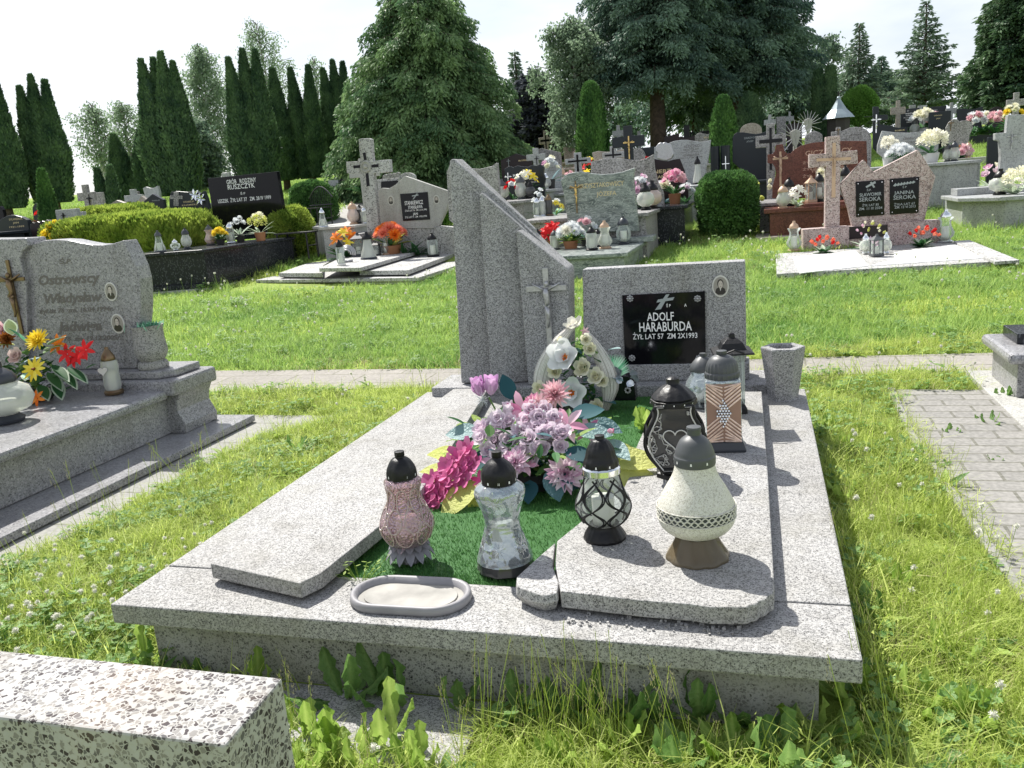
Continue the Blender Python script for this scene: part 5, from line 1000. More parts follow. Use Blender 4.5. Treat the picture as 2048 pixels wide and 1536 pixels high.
part(t, 'table_slab', lambda b: b.mat(BR).box(uL, uR, -1.3, -.002, .3, .36), .008); part(t, 'body', lambda b: b.mat(BR).box(uL + .08, uR - .08, -1.24, .1, -.2, .299), .004); part(t, 'raised_slab', lambda b: b.mat(BR).box(uL + .55, uR, -1.25, -.05, .361, .40), .006)
part(t, 'footing', lambda b: b.mat('granite_beige').box(uL - .12, uR, -1.5, .2, -.4, -.02), .004); exclf(FG, uL - .15, uR, -1.55, .2)
setl(FG, .36, [(1566, .9, .33, .1, 'L', 'jar', 'glass_milk', 'brass_tan', 'oval milky lantern at the left of the brown granite table'), (1578, .45, .42, .11, 'L', 'jar', 'glass_clear', 'plastic_black', 'silvery lantern with dark lid behind the oval milky one'), (1595, .8, .32, .16, 'F', ['p_cream', 'p_white_warm'], 'lily', 8, 'l_edge', None, 'cream lilies on the brown granite table')], 'items on the brown granite grave')
setl(FG, .40, [(1622, .6, .38, .07, 'L', 'house', 'glass_clear', 'brass_tan', 'wooden framed lantern left of the pink cross'), (1638, .6, .42, .1, 'L', 'jar', 'glass_clear', 'plastic_black', 'clear lantern with dark lid just left of the pink cross'), (1655, .25, .6, .22, 'F', ['p_cream', 'p_white_warm'], 'mum', 9, 'l_edge', None, 'cream flower spray against the brown granite headstone'), (1690, .5, .5, .1, 'L', 'jar', 'glass_clear', 'plastic_black', 'lantern between the pink cross and the pink headstone')], 'items on the brown granite grave')
# grey with curved sides, right
t, f, zt = far(1754, 1880, 262, 330, 15.5, GPl, 'pale grey granite stone with black script and crucifix behind the pink grave', outline=Z(Z6, [(60, 640), (62, 580), (100, 460), (200, 472), (320, 476), (450, 465), (580, 448), (566, 560), (560, 640)]), texts=[('Głębiccy', 1822, 279, 33, 5.5, .25), ('Marianna', 1821, 286, 31, 5, .25), ('żyła lat 78  zm. 3.II.2010', 1818, 291, 52, 2.5, .2), ('Zygmunt', 1820, 299, 28, 5, .25)], zt_py=330, fig=(1777, 273, 302, 'bronze', 'bronze'), tw=.35, tl=1.4)
setl(f, zt, [(1775, .5, .5, .17, 'F', ['p_white_warm'], 'pompon', 9, 'l_green', 'pot_white', 'tall white hydrangea pot left of the pale script stone'), (1800, .9, .36, .24, 'F', ['p_white'], 'mum', 10, 'l_green', 'pot_black', 'white chrysanthemum pot just above the pink headstone'), (1862, .6, .55, .26, 'F', ['p_cream', 'p_white_warm'], 'pompon', 12, 'l_green', 'pot_white', 'cream and white bouquet in a wicker basket right of the pink headstone'), (1895, .8, .3, .08, 'L', 'jar', 'glass_milk', 'plastic_grey', 'left of two white lanterns on the table end'), (1908, .9, .33, .09, 'L', 'jar', 'glass_milk', 'plastic_slate', 'right of two white lanterns on the table end')], 'items on the pale script grave')
part(t, 'side_table', lambda b: b.mat('granite_pale').box(f.vp(1893, 335, -.9)[0], f.vp(1952, 335, -.9)[0], -1.2, -.3, -.5, zt - .03), .01)
# behind the stele
far(896, 998, 318, 440, 12.6, GMd, 'speckled grey headstone with concave top behind the slanted stele', outline=[(898, 440), (893, 345), (899, 330), (920, 336), (960, 338), (985, 332), (994, 325), (998, 380), (1000, 440)], texts=[('OWSKI', 952, 350, 30, 5), ('ŻYŁ LAT 62', 955, 358, 40, 3)], tomb=False, tmat='letter_dark')
# near centre row
t, f, zt = far(1068, 1310, 0, 0, 13.2, GMd, 'large speckled granite stone with wing tip and cross contour behind the green marble', outline=Z(ZK, [(945, 640), (950, 300), (1010, 292), (1020, 285), (1080, 272), (1160, 270), (1250, 283), (1340, 290), (1400, 275), (1462, 240), (1470, 350), (1500, 470), (1545, 560), (1545, 640)]), texts=[('Ś.P.', 1255, 337, 8, 4), ('WOJTOWSCY', 1262, 349, 56, 5.5), ('A', 1272, 359, 5, 4.5), ('ZM. 17.1997', 1275, 366, 35, 3.5), ('ŻYŁ LAT 61', 1268, 377, 30, 3.5)], zt_py=432, tw=.0)
setl(f, zt, [(1292, 1.0, .38, .13, 'L', 'round', 'glass_milk', 'plastic_black', 'round white floral lantern right of the green marble stone'), (1306, .7, .4, .14, 'L', 'round', 'glass_beige', 'plastic_black', 'round cream lantern behind the white floral one'), (1283, .4, .5, .18, 'F', ['p_mauve', 'p_lilac', 'p_white'], 'rose', 8, ['l_mint', 'l_green'], None, 'mauve and white bouquet right of the green marble stone')], 'items on the speckled granite grave')
t, f, zt = far(1306, 1376, 315, 400, 14.2, 'black_brown', 'dark headstone with gold letters topped by a carved floral cross', outline=Z(Z4, [(330, 1250), (305, 1000), (320, 800), (440, 828), (520, 835), (600, 812), (680, 800), (740, 950), (790, 1160), (800, 1250)]), texts=[('NERT', 1325, 346, 36, 7.5), ('JANA', 1325, 356, 26, 6), ('1931-1997', 1326, 363, 26, 3)], tmat='letter_gold', zt_py=412, tw=.12, tombmat='black_granite')
stonepx(t, f, 'floral_cross', Z(Z4, [(380, 600), (420, 575), (450, 590), (470, 570), (510, 590), (560, 610), (570, 650), (595, 740), (570, 800), (500, 830), (440, 825), (370, 800), (375, 730), (345, 700), (350, 640)]), -.02, .12, 'pewter', .02)
setl(f, zt, [(1350, .8, .52, .2, 'F', ['p_rosy', 'p_pink'], 'rose', 12, 'l_green', 'pot_terra', 'pink roses in a clay pot on the dark gold lettered grave'), (1325, .5, .36, .2, 'F', ['p_white', 'p_cream', 'l_mint'], 'rose', 8, ['l_teal', 'l_green'], None, 'white and mint wreath at the foot of the gold lettered stone'), (1372, .6, .3, .14, 'F', ['p_lilac', 'p_white'], 'rose', 7, 'l_green', None, 'small lilac bunch right of the pink roses')], 'items on the gold lettered grave')
t, f, zt = far(1326, 1422, 280, 380, 16.4, GPl, 'pale grey stone with stepped black lettering and a wavy top left of the round bush', outline=Z(Z4, [(330, 1080), (330, 650), (480, 610), (600, 560), (700, 545), (780, 545), (900, 562), (960, 572), (1050, 560), (1105, 543), (1080, 750), (1040, 950), (1030, 1080)]), texts=[('Ś.P.', 1382, 286, 6, 3), ('KLOCZKO', 1384, 295, 30, 5.5), ('WŁADYSŁAW', 1382, 301, 32, 4.5), ('ŻYŁ LAT 58 ZM. 14.XI.1990', 1382, 305, 46, 2.5), ('STANISŁAWA', 1383, 312, 31, 4.5), ('ŻYŁA LAT 73 ZM. 6.IX.1998', 1382, 316, 46, 2.5)], zt_py=372)
setl(f, zt, [(1396, .5, .5, .1, 'L', 'bell', 'glass_milk', 'plastic_black', 'white bell shaped lantern left of the round bush')])
t, f, zt = far(1008, 1090, 330, 400, 15.2, BB, 'dark slate stone with scalloped outline and white letters', outline=Z(Z2, [(60, 1130), (75, 1000), (55, 900), (70, 800), (55, 740), (100, 712), (140, 700), (175, 720), (230, 690), (280, 700), (330, 705), (380, 712), (430, 685), (500, 690), (540, 672), (600, 715), (590, 800), (618, 870), (600, 960), (610, 1010), (560, 1130)]), texts=[('Ś P', 1048, 344, 8, 3.5), ('MARKOWSCY', 1049, 352, 46, 5.5), ('WACŁAW', 1034, 360, 24, 4.5), ('ŻYŁ LAT 68', 1067, 359, 17, 3), ('MARIANNA', 1037, 367, 30, 4.5), ('ŻYŁA LAT 81', 1068, 365, 17, 3)], tmat='letter_white', zt_py=400, tw=.1, tombmat='granite_mid', fig=(1018, 345, 375, 'chrome_pale', 'chrome_pale'))
setl(f, zt, [(1006, .5, .36, .12, 'L', 'round', 'glass_milk', 'plastic_grey', 'white lantern under the dark scalloped stone, leftmost'), (1024, .6, .34, .12, 'F', ['p_red', 'p_white'], 'rose', 6, 'l_green', None, 'red and white flowers under the dark scalloped stone'), (1043, .7, .4, .1, 'L', 'jar', 'glass_milk', 'plastic_grey', 'greenish lantern in front of the yellow flowers'), (1055, .4, .5, .22, 'F', ['p_yellow', 'p_cream'], 'lily', 10, 'l_green', 'pot_black', 'yellow flowers under the dark scalloped stone'), (1062, .8, .3, .09, 'L', 'round', 'glass_dark', 'plastic_black', 'black round lantern right of the yellow flowers')], 'items on the dark scalloped grave')
t, f, zt = far(1068, 1120, 400, 440, 12.6, 'granite_pale', 'low grey grave edge with three small lanterns behind the slanted stele', 'rect', tomb=False, name='grave_slab', cat='grave slab', outline=[(1068, 445), (1068, 434), (1122, 433), (1122, 445)], th=1.0)
for px, top_, gl, lid, lab in ((1075, .28, 'glass_clear', 'silver', 'small clear lantern with silver lid beside the stele edge'), (1086, .3, 'glass_milk', 'silver', 'white heart lantern between clear and brown ones'), (1099, .32, 'glass_dark', 'bronze', 'brown framed lantern right of the white heart one')): lantern(colpt(px, 12.9, f.B.z + f.vp(1090, 434, 0)[1]), 0, 0, top_, .07, 'tall', gl, lid, lab, 'three lanterns behind the stele', seg=10)
posy(colpt(1080, 13.3, f.B.z + f.vp(1090, 434, 0)[1]), .1, .42, ['p_white'], 'rose', 5, 'l_green', None, 'white blossoms above the small lanterns', s=.05, lf=8); posy(colpt(1112, 13.1, f.B.z + f.vp(1090, 434, 0)[1]), .14, .26, ['p_yellow', 'p_white'], 'daisy', 6, ['l_mint', 'l_lime'], None, 'yellow and pale leaf bunch right of the small lanterns', s=.05)
t, f, zt = far(1086, 1124, 318, 372, 17, GPl, 'light stone with pitched top and black italic name', 'pitch', texts=[('Zarzeccy', 1104, 337, 20, 5, .25), ('Stanisław', 1104, 342, 18, 3, .2)], zt_py=378, tw=.1)
setl(f, zt, [(1103, .4, .6, .17, 'F', ['p_white', 'p_cream', 'p_mauve'], 'rose', 9, ['l_green', 'l_teal'], 'pot_black', 'white flowers in a black urn before the pitched light stone'), (1093, .5, .3, .1, 'L', 'round', 'glass_milk', 'silver', 'round white lantern beside the black urn')])
far(1003, 1065, 307, 345, 20, BK, 'dark brown stone with pitched top and small oval photo', 'pitch', texts=[('BŁOŃSKI', 1047, 322, 20, 3)], tmat='letter_gold', fig=(1018, 318, 333, 'letter_grey', 'letter_grey'))
far(1055, 1092, 296, 350, 18.5, 'granite_pale', 'pale stone cross with corpus and black side bars', 'cross', name='stone_cross', cat='cross', fig=(1074, 312, 330, 'iron', 'iron'), tomb=True)
far(1030, 1124, 297, 345, 22.5, GMd, 'wide plain grey slab stone behind the pale cross', 'slant', texts=[('MOSZCZUK', 1101, 308, 15, 3), ('ŻYŁ LAT 70', 1101, 313, 20, 2)])
far(1080, 1108, 261, 320, 26, 'granite_beige', 'tall beige cross with dark inlay above the other stones', 'cross', name='stone_cross', cat='cross', inlay='black_polished')
far(1128, 1160, 292, 335, 25, 'granite_beige', 'plain beige stone beside the reddish brown one', 'wave2'); far(1147, 1193, 291, 335, 23, 'terrazzo_pink', 'reddish stone with low arch and faded lettering', 'lowarch', texts=[('KAMIŃSCY', 1172, 304, 20, 3)], tmat='letter_tan')
t, f, zt = far(1132, 1182, 305, 355, 17.6, GPl, 'light cross with black inlays and round medallion behind the green marble', 'cross', name='stone_cross', cat='cross', inlay='black_polished', tombmat='granite_pale')
setl(f, zt, [(1140, .3, .42, .14, 'F', ['p_white', 'p_rosy'], 'rose', 6, 'l_green', None, 'white and pink bunch left of the medallion cross'), (1180, -.3, .7, .2, 'F', ['p_orange', 'p_red', 'p_yellow'], 'lily', 7, 'l_edge', None, 'spiky orange bunch behind the medallion cross'), (1128, -.6, .5, .08, 'L', 'tall', 'glass_clear', 'brass_tan', 'tall lantern left of the medallion cross')])
far(1186, 1252, 300, 345, 19.2, 'granite_beige', 'pinkish beige wavy stone left of the black cross', 'wave2', tomb=True); far(1206, 1250, 292, 345, 18.6, 'granite_pale', 'low pale cross with black squares left of the black cross', 'cross', name='stone_cross', cat='cross', inlay='black_polished')
t, f, zt = far(1227, 1291, 251, 345, 16, BB, 'tall black cross with golden crucified figure', 'cross', name='stone_cross', cat='cross', fig=(1259, 272, 318, 'gold', 'gold')); setl(f, zt, [(1293, .2, .75, .16, 'F', ['p_red'], 'rose', 7, 'l_green', None, 'red roses right of the tall black cross')])
far(1262, 1292, 296, 345, 18.2, GMd, 'small arched grey stone with oval photo behind the black cross', 'arch'); far(1282, 1320, 294, 345, 18.6, BB, 'small dark slab stone left of the carved floral cross', 'rect')
posy(colpt(1196, 22, gz(0, 22) + .3), .18, .6, ['p_white', 'p_coral', 'p_rosy'], 'rose', 8, 'l_green', 'pot_white', 'white and coral bouquet in a white vase behind the pinkish stone')
for x0, x1, yt, yb, Y, mt, lb, sh in ((1226, 1250, 250, 300, 24, 'granite_pale', 'pale cross seen left behind the tall black cross', 'cross'), (1268, 1290, 262, 305, 25, 'granite_pale', 'pale block cross seen right behind the tall black cross', 'cross'), (1203, 1222, 280, 320, 26, 'granite_beige', 'beige pointed stone under the column shrub', 'pitch'),
    (1328, 1360, 267, 300, 24, BK, 'black double arch stone right of the spruce trunk', 'scallop'), (1355, 1390, 271, 300, 22.5, BK, 'black low wavy stone right of the double arch one', 'wave'), (1391, 1433, 263, 300, 21, 'granite_mid', 'grey wavy stone with outlined cross left of the dark pillars', 'wave'), (1368, 1380, 250, 290, 27, BB, 'narrow black cross pillar behind the black stones', 'rect'), (1378, 1432, 262, 300, 29, BB, 'wide black slab in the last row', 'rect'),
    (1463, 1475, 249, 285, 24, 'granite_beige', 'small beige cross at the foot of the right spruce trunk', 'cross'), (1480, 1524, 246, 285, 21, 'granite_beige', 'beige semicircular stone behind the slate wave stone', 'arch'),
    (1528, 1552, 229, 275, 22, 'granite_pale', 'white cross behind the rough granite cross', 'cross'), (1571, 1588, 223, 265, 25, 'granite_pale', 'small pale cross beside the rear path lanterns', 'cross'), (1553, 1572, 233, 270, 24, 'granite_mid', 'slim grey pillar stone between the two pale crosses', 'rect'), (1573, 1604, 247, 275, 23, BK, 'dark low stone behind the ray ornaments', 'rect'),
    (1610, 1645, 262, 300, 17.5, GMd, 'grey low stone behind the brown granite headstone', 'lowarch'), (1781, 1810, 201, 262, 24.5, 'granite_beige', 'tall beige triple cross in the right rear row', 'cross'), (1818, 1831, 210, 240, 28, 'granite_pale', 'slim pale post cross in the right rear row', 'rect'), (1891, 1913, 205, 255, 27, 'granite_pale', 'pale cross above the heart shaped stone', 'cross'),
    (1971, 2012, 213, 262, 25.5, 'black_brown', 'black oval topped stone with thin cross in the right rear row', 'lowarch'), (1857, 1901, 223, 262, 23.5, BB, 'slate stone with gold text in the right rear row', 'rect'), (1912, 1966, 215, 262, 26, BB, 'wide slate stone with wavy top above the heart shaped stone', 'wave2')):
    tx = {'slate stone with gold text in the right rear row': [('WITKOWSKI', 1876, 232, 16, 2.5), ('JAN', 1876, 238, 8, 2.5)], 'grey wavy stone with outlined cross left of the dark pillars': [('BIELSCY', 1416, 276, 16, 3)], 'wide slate stone with wavy top above the heart shaped stone': [('NOWICCY', 1946, 226, 16, 2.5), ('1939-2008', 1946, 231, 16, 2)], 'black oval topped stone with thin cross in the right rear row': [('KOWALSCY', 1996, 229, 22, 3)]}.get(lb, ())
    far(x0, x1, yt, yb, Y, mt, lb, sh, name='stone_cross' if sh == 'cross' else 'gravestone', cat='cross' if sh == 'cross' else 'gravestone', texts=tx, tmat='letter_gold', group='rear rows of gravestones')
t, f, zt = far(1801, 1838, 217, 262, 24.8, BB, 'black stone densely lettered in white in the right rear row', texts=[('Ś P', 1816, 223, 4, 2), ('MARIAŃSKI', 1819, 228, 16, 2.5), ('KAROL', 1818, 232, 12, 2.5), ('ŻYŁ LAT 60 ZM. 1994', 1819, 236, 24, 2), ('MARIAŃSKA', 1820, 240, 17, 2.5), ('KAROLINA', 1820, 245, 14, 2.5)], tmat='letter_white')
setl(f, zt, [(1845, .6, .7, .35, 'F', ['p_white', 'p_rosy', 'p_cream'], 'rose', 12, 'l_green', 'pot_white', 'large pale bouquet under the black white lettered stone'), (1829, .6, .5, .14, 'L', 'round', 'glass_milk', 'plastic_grey', 'white round lantern under the black white lettered stone'), (1866, .7, .6, .3, 'F', ['p_rosy', 'p_white'], 'rose', 9, 'l_green', None, 'pale pink bouquet before the gold lettered slate stone')])
far(1835, 1853, 211, 258, 25.2, 'granite_pale', 'pale slab with black cross cut into it in the right rear row', inlay='black_polished'); far(1852, 1892, 213, 240, 27.5, BB, 'black slab with white photo square in the right rear row', texts=[('ADAMSCY', 1868, 222, 14, 2.5)], tmat='letter_white')
t, f, zt = far(1891, 1945, 237, 284, 20.5, 'granite_mid', 'heart shaped beige stone standing at the edge of the upper lawn', 'heart', fig=(1901, 240, 262, 'bronze', 'bronze'), tomb=False)
part(t, 'slab', lambda b: b.mat('concrete_pale').box(-.45, .65, -1.4, .2, -.1, .05), .006); posy(on(f, .05, 1920, .5), .28, .3, ['p_rosy', 'l_bronze'], 'rose', 8, 'l_green', None, 'dusky pink bunch at the foot of the heart shaped stone'); lantern(on(f, .05, 1936, .6), 0, 0, .35, .1, 'jar', 'glass_beige', 'brass_tan', 'small peach lantern at the foot of the heart shaped stone', seg=10)
for px, Y, m_, lb in ((1948, 23.5, ['p_white', 'p_rosy'], 'white and pink bouquet on the right rear row, left one'), (1965, 23.5, ['p_white', 'p_cream'], 'pale silvery bouquet on the right rear row, middle one'), (1990, 23.2, ['p_rosy', 'p_white'], 'pink and white bouquet on the right rear row, right one')): posy(colpt(px, Y, gz(0, Y) + .35), .3, .6, m_, 'rose', 10, 'l_green', None, lb, 'bouquets along the right rear row')
# slate wave stone, rough granite cross, arch by the shrine
far(1464, 1545, 258, 320, 17.3, BB, 'slate blue stone with arched left end and pale lettering', outline=Z(Z4, [(1400, 850), (1400, 520), (1420, 470), (1460, 445), (1540, 440), (1640, 455), (1720, 465), (1800, 450), (1900, 410), (1930, 850)]), texts=[('ZARZYCCY', 1502, 277, 28, 3.5), ('JÓZEF', 1500, 284, 14, 3)], tmat='letter_grey')
t, f, zt = far(1512, 1572, 247, 350, 14.8, 'granite_mid', 'rough grey granite cross with black inlaid cross left of the brown grave', 'cross', name='stone_cross', cat='cross', inlay='black_polished', tw=.0, tombmat='granite_mid', th=.16)
posy(colpt(1530, 13.6, gz(0, 13.6)), .35, .75, ['p_cream', 'l_lime'], 'tulip', 9, ['l_lime', 'l_edge', 'weed'], None, 'tall pale variegated plant between round bush and brown grave', s=.06, lf=60, name='garden_plant')
for px, py, Y in ((1590, 275, 15.5), (1616, 250, 19)):
    B = colpt(px, Y, gz(0, Y) + .3); t = thing('ray_ornament', 'white face shaped ornament with radiating rays, %s one' % ('nearer lower' if py > 260 else 'farther upper'), 'ornament', B); w_ = gyz(px, py, Y).z - B.z
    part(t, 'shield', lambda b: b.mat('concrete_pale').prism([(-.09, w_ + .1), (0, w_ + .14), (.09, w_ + .1), (.05, w_ - .1), (0, w_ - .2), (-.05, w_ - .1)], -.04, .02, 'xz'), .01); part(t, 'post', lambda b: b.mat('concrete_pale').box(-.03, .03, -.02, .02, -.35, w_ - .15), .004)
    part(t, 'rays', lambda b: [b.mat('pewter').tube([(0, 0, w_), (.3 * math.cos(a), 0, w_ + .3 * math.sin(a))], [.011, .004], 4) for a in [.15 + i * .29 for i in range(10)] + [3.6, 4.0, 5.5, 5.9]], 0)
t, f, zt = far(1664, 1744, 253, 310, 16.8, GMd, 'grey arched stone with small cross left shoulder below the shrine', outline=Z(Z5, [(1110, 1000), (1110, 775), (1175, 770), (1178, 712), (1238, 710), (1240, 770), (1300, 745), (1370, 715), (1440, 708), (1520, 715), (1590, 745), (1640, 800), (1660, 880), (1660, 1000)]), texts=[('MISIEJUK', 1712, 271, 24, 3)], fig=(1676, 255, 272, 'bronze', 'bronze'))
t, f, zt = far(1747, 1815, 222, 300, 17.8, BB, 'black cross and low black stone with silver crucifix by the globe shrub', outline=Z(Z5, [(1680, 1000), (1680, 570), (1560, 575), (1560, 570), (1680, 560), (1680, 430), (1760, 430), (1760, 545), (1880, 540), (1885, 610), (1770, 625), (1775, 670), (1900, 690), (2020, 720), (2150, 710), (2150, 1000)]), fig=(1752, 229, 266, 'chrome_pale', 'chrome_pale'), texts=[('ROMUK', 1800, 262, 20, 3)], tmat='letter_gold'); posy(on(f, zt, 1811, .5), .15, .5, ['p_orange', 'p_cream'], 'lily', 5, 'l_edge', None, 'orange and cream bunch on the low black stone')
# dark pillars left of the slate stone
t = thing('dark_pillars', 'pair of tall dark green pillars with a thin white cross behind the round bush', 'pillar', colpt(1446, 17, gz(0, 17)), TH)
for a in (-.13, .06): part(t, 'pillar', lambda b: b.mat('black_blue').lathe([(.09, 0), (.09, 1.05)], 12, c=(a, 0, 0)), 0, smooth=40)
part(t, 'thin_cross', lambda b: (b.mat('silver').box(.06, .075, -.11, -.1, .5, .85), b.box(0, .135, -.112, -.102, .7, .715)), 0)
# right edge grey grave
FR_ = Fr(colpt(2010, 12.9, gz(0, 12.9))); t = thing('grave_monument', 'bluish grey grave at the right edge with stepped headstone and crucifix', 'grave', FR_.wor(0, 0, 0), TH)
stonepx(t, FR_, 'headstone', Z(Z7, [(1760, 1000), (1775, 780), (1765, 600), (1710, 590), (1710, 508), (1840, 500), (1845, 420), (1860, 292), (2150, 285), (2150, 1000)]), 0, .14, 'granite_pale', .01)
u, w0 = FR_.vp(2022, 300, 0); _, w1 = FR_.vp(2020, 262, 0); crucifix(t, u, w0, 0, w1 - w0, 'pewter', 'pewter', wd=.06)
ub_ = FR_.vp(1997, 395, -1.4)[0]; zt = .36
P = [(ub_ - .42, -1.0), (ub_, -1.5), (ub_ + 1.6, -1.5), (ub_ + 1.6, .2), (ub_ - .42, .2)]
part(t, 'table_slab', lambda b: b.mat('granite_pale').prism(P, zt - .06, zt), .012); part(t, 'body', lambda b: b.mat('granite_pale').prism([(x + (.08 if x < ub_ + 1 else 0), y + .08) for x, y in P], -.4, zt - .061), .004); part(t, 'upper_ledge', lambda b: b.mat('granite_pale').box(ub_ - .3, ub_ + 1.5, -.35, .1, zt + .001, zt + .1), .006); excl([FR_.wor(x, y) for x, y in P])
lantern(colpt(1999, 12.2, FR_.B.z + zt), 0, 0, .36, .15, 'round', 'glass_milk', 'plastic_black', 'black framed round lantern with milky glass at the right edge', basem='plastic_black')
posy(colpt(2030, 12.0, FR_.B.z + zt), .24, .36, ['p_cream', 'p_white_warm'], 'pompon', 8, 'l_edge', None, 'cream flowers at the right edge beside the round black lantern', s=.09)
far(1974, 2000, 274, 330, 14.5, BB, 'dark slab stone partly hidden behind the bluish grey headstone', 'rect'); posy(colpt(1984, 13.4, gz(0, 13.4) + .35), .2, .4, ['p_cream', 'p_mauve'], 'rose', 6, 'l_edge', None, 'pale pink and green bunch before the dark slab at the right')
far(2012, 2050, 185, 245, 19, 'granite_mid', 'grey stepped cross tower at the top right edge', 'cross', name='stone_cross', cat='cross'); posy(colpt(2022, 18, gz(0, 18) + .85), .22, .5, ['p_cream', 'p_yellow'], 'mum', 7, 'l_green', None, 'yellow flowers beside the cross tower at the right edge')
# left side rows
t, f, zt = far(2, 62, 429, 480, 15, BB, 'black oval topped stone with gold letters at the left edge', 'lowarch', texts=[('SYLWESIUK', 32, 440, 28, 4), ('JAN', 32, 447, 12, 3.5), ('1921-1999', 34, 455, 30, 3.5)], tmat='letter_gold', zt_py=462)
far(0, 11, 412, 450, 18, 'black_polished', 'black round stone cut by the left edge', 'arch'); far(70, 99, 404, 450, 20, BB, 'blue grey arched stone between the left thuja groups', 'arch'); far(64, 106, 440, 475, 14.6, BK, 'low black carved stone behind the pink flowers at left', 'scallop')
posy(colpt(93, 13.2, gz(0, 13.2) + .3), .22, .42, ['p_hot', 'p_coral'], 'rose', 9, 'l_green', None, 'hot pink and coral bouquet left of the hedge'); posy(colpt(120, 13.8, gz(0, 13.8) + .4), .24, .55, ['p_cream', 'p_yellow', 'p_white'], 'rose', 12, 'l_green', None, 'cream yellow bouquet at the left end of the hedge'); posy(colpt(92, 17, gz(0, 17) + .5), .16, .45, ['p_red'], 'rose', 6, 'l_bronze', None, 'dark red flowers before the blue grey arched stone'); posy(colpt(8, 13.5, gz(0, 13.5) + .3), .25, .4, ['p_rosy', 'p_coral'], 'rose', 7, 'l_green', None, 'peach bouquet at the left edge')
far(117, 160, 418, 460, 15, 'granite_pale', 'pale blue grey block stone with thin dark cross at the end of the hedge', 'rect', fig=(130, 425, 445, 'iron', 'iron')); far(140, 172, 424, 460, 15.4, 'granite_pale', 'pale low side stone beside the block stone', 'rect', tomb=False)
far(163, 196, 368, 440, 18, 'granite_mid', 'grey cross with dark corpus left of the conical thuja', 'cross', name='stone_cross', cat='cross', fig=(183, 388, 420, 'iron', 'iron')); far(180, 210, 385, 430, 18.6, GMd, 'grey stone block right of the cross with dark corpus', 'rect')
far(207, 262, 400, 440, 16.5, 'granite_beige', 'beige stone with gabled top peeking above the hedge', 'slant'); far(254, 290, 378, 430, 21, 'granite_pale', 'thin pale cross frame stone left of the dark stones', 'cross', name='stone_cross', cat='cross'); far(264, 292, 382, 425, 23, 'granite_mid', 'grey bar cross behind the thin pale one', 'cross', name='stone_cross', cat='cross'); far(293, 324, 372, 420, 22, 'granite_pale', 'pale round and cross stone left of the thuja trunk', 'wave2')
far(276, 298, 391, 430, 18.5, 'granite_beige', 'small beige low stone left of the charcoal one', 'slant'); far(293, 332, 387, 435, 17.6, BB, 'charcoal stone with clipped corners above the hedge', 'pitch', texts=[('WASILUK', 312, 402, 16, 2.5)], tmat='letter_grey')
t, f, zt = far(337, 417, 381, 440, 16, BB, 'charcoal stone with carved lily and outlined cross above the hedge', 'wave', outline=Z((0, 250, .24414), [(1390, 760), (1385, 600), (1400, 550), (1440, 542), (1540, 550), (1610, 545), (1640, 565), (1665, 540), (1690, 600), (1710, 680), (1712, 760)]), texts=[('STANIUK', 378, 405, 22, 3.5), ('KAZIMIERZ', 380, 411, 32, 3)], tmat='letter_gold')
part(t, 'lily_carving', lambda b: [bloom(b, 'lily', (f.vp(x, y, -.01)[0], -.02, f.vp(x, y, -.01)[1]), (0, -1, .2), .1, 'silver') for x, y in ((390, 390), (402, 398))], 0)
stonepx(t, f, 'outlined_cross', [(347, 385), (357, 385), (357, 391), (365, 391), (365, 398), (357, 398), (357, 412), (347, 412), (347, 398), (340, 398), (340, 391), (347, 391)], -.012, .011, 'granite_mid', .002)
for px, Y, m_, lb in ((333, 15.4, ['p_rosy', 'p_pink'], 'pink roses above the hedge left of the lily stone'), (322, 15.2, ['p_rosy', 'p_cream'], 'pale pink flowers low behind the hedge'), (350, 14.8, ['p_rosy', 'p_white'], 'scattered white pink flowers at the foot of the lily stone')): posy(colpt(px, Y, gz(0, Y) + .35), .18, .42, m_, 'rose', 8, 'l_green', None, lb, 'flowers behind the hedge')
far(450, 466, 345, 400, 21, 'granite_pale', 'pale stone corner peeking above the black headstone', 'rect')
far(660, 680, 360, 395, 22, 'granite_pale', 'pale stone right of the clipped round bush', 'rect'); far(676, 702, 357, 395, 22.5, 'black_polished', 'black arched stone right of the clipped round bush', 'arch'); far(702, 730, 352, 395, 24, 'black_polished', 'black stone under the thujas left of the tall cross', 'arch'); posy(colpt(722, 21, gz(0, 21) + .3), .22, .7, ['p_rosy', 'p_white'], 'rose', 9, 'l_green', None, 'pink and white flowers left of the tall cross shaft')
t, f, zt = far(758, 800, 357, 400, 15, 'terrazzo_far', 'grey stone with dark plaque behind the tall cross', 'rect', texts=[('HELENA', 780, 374, 14, 3)], tmat='letter_white'); stonepx(t, f, 'name_plaque', [(762, 363), (796, 361), (796, 385), (762, 385)], -.012, .011, 'black_polished', .001)
far(704, 762, 316, 400, 16, 'concrete_pale', 'second concrete cross hidden behind the tall cross', 'cross', name='stone_cross', cat='cross'); far(766, 802, 345, 370, 17.5, GMd, 'low grey scrolled stone behind the slanted headstone', 'scallop', tomb=False); far(798, 832, 345, 372, 18, 'terrazzo_far', 'grey round arched stone behind the slanted headstone', 'arch', tomb=False)
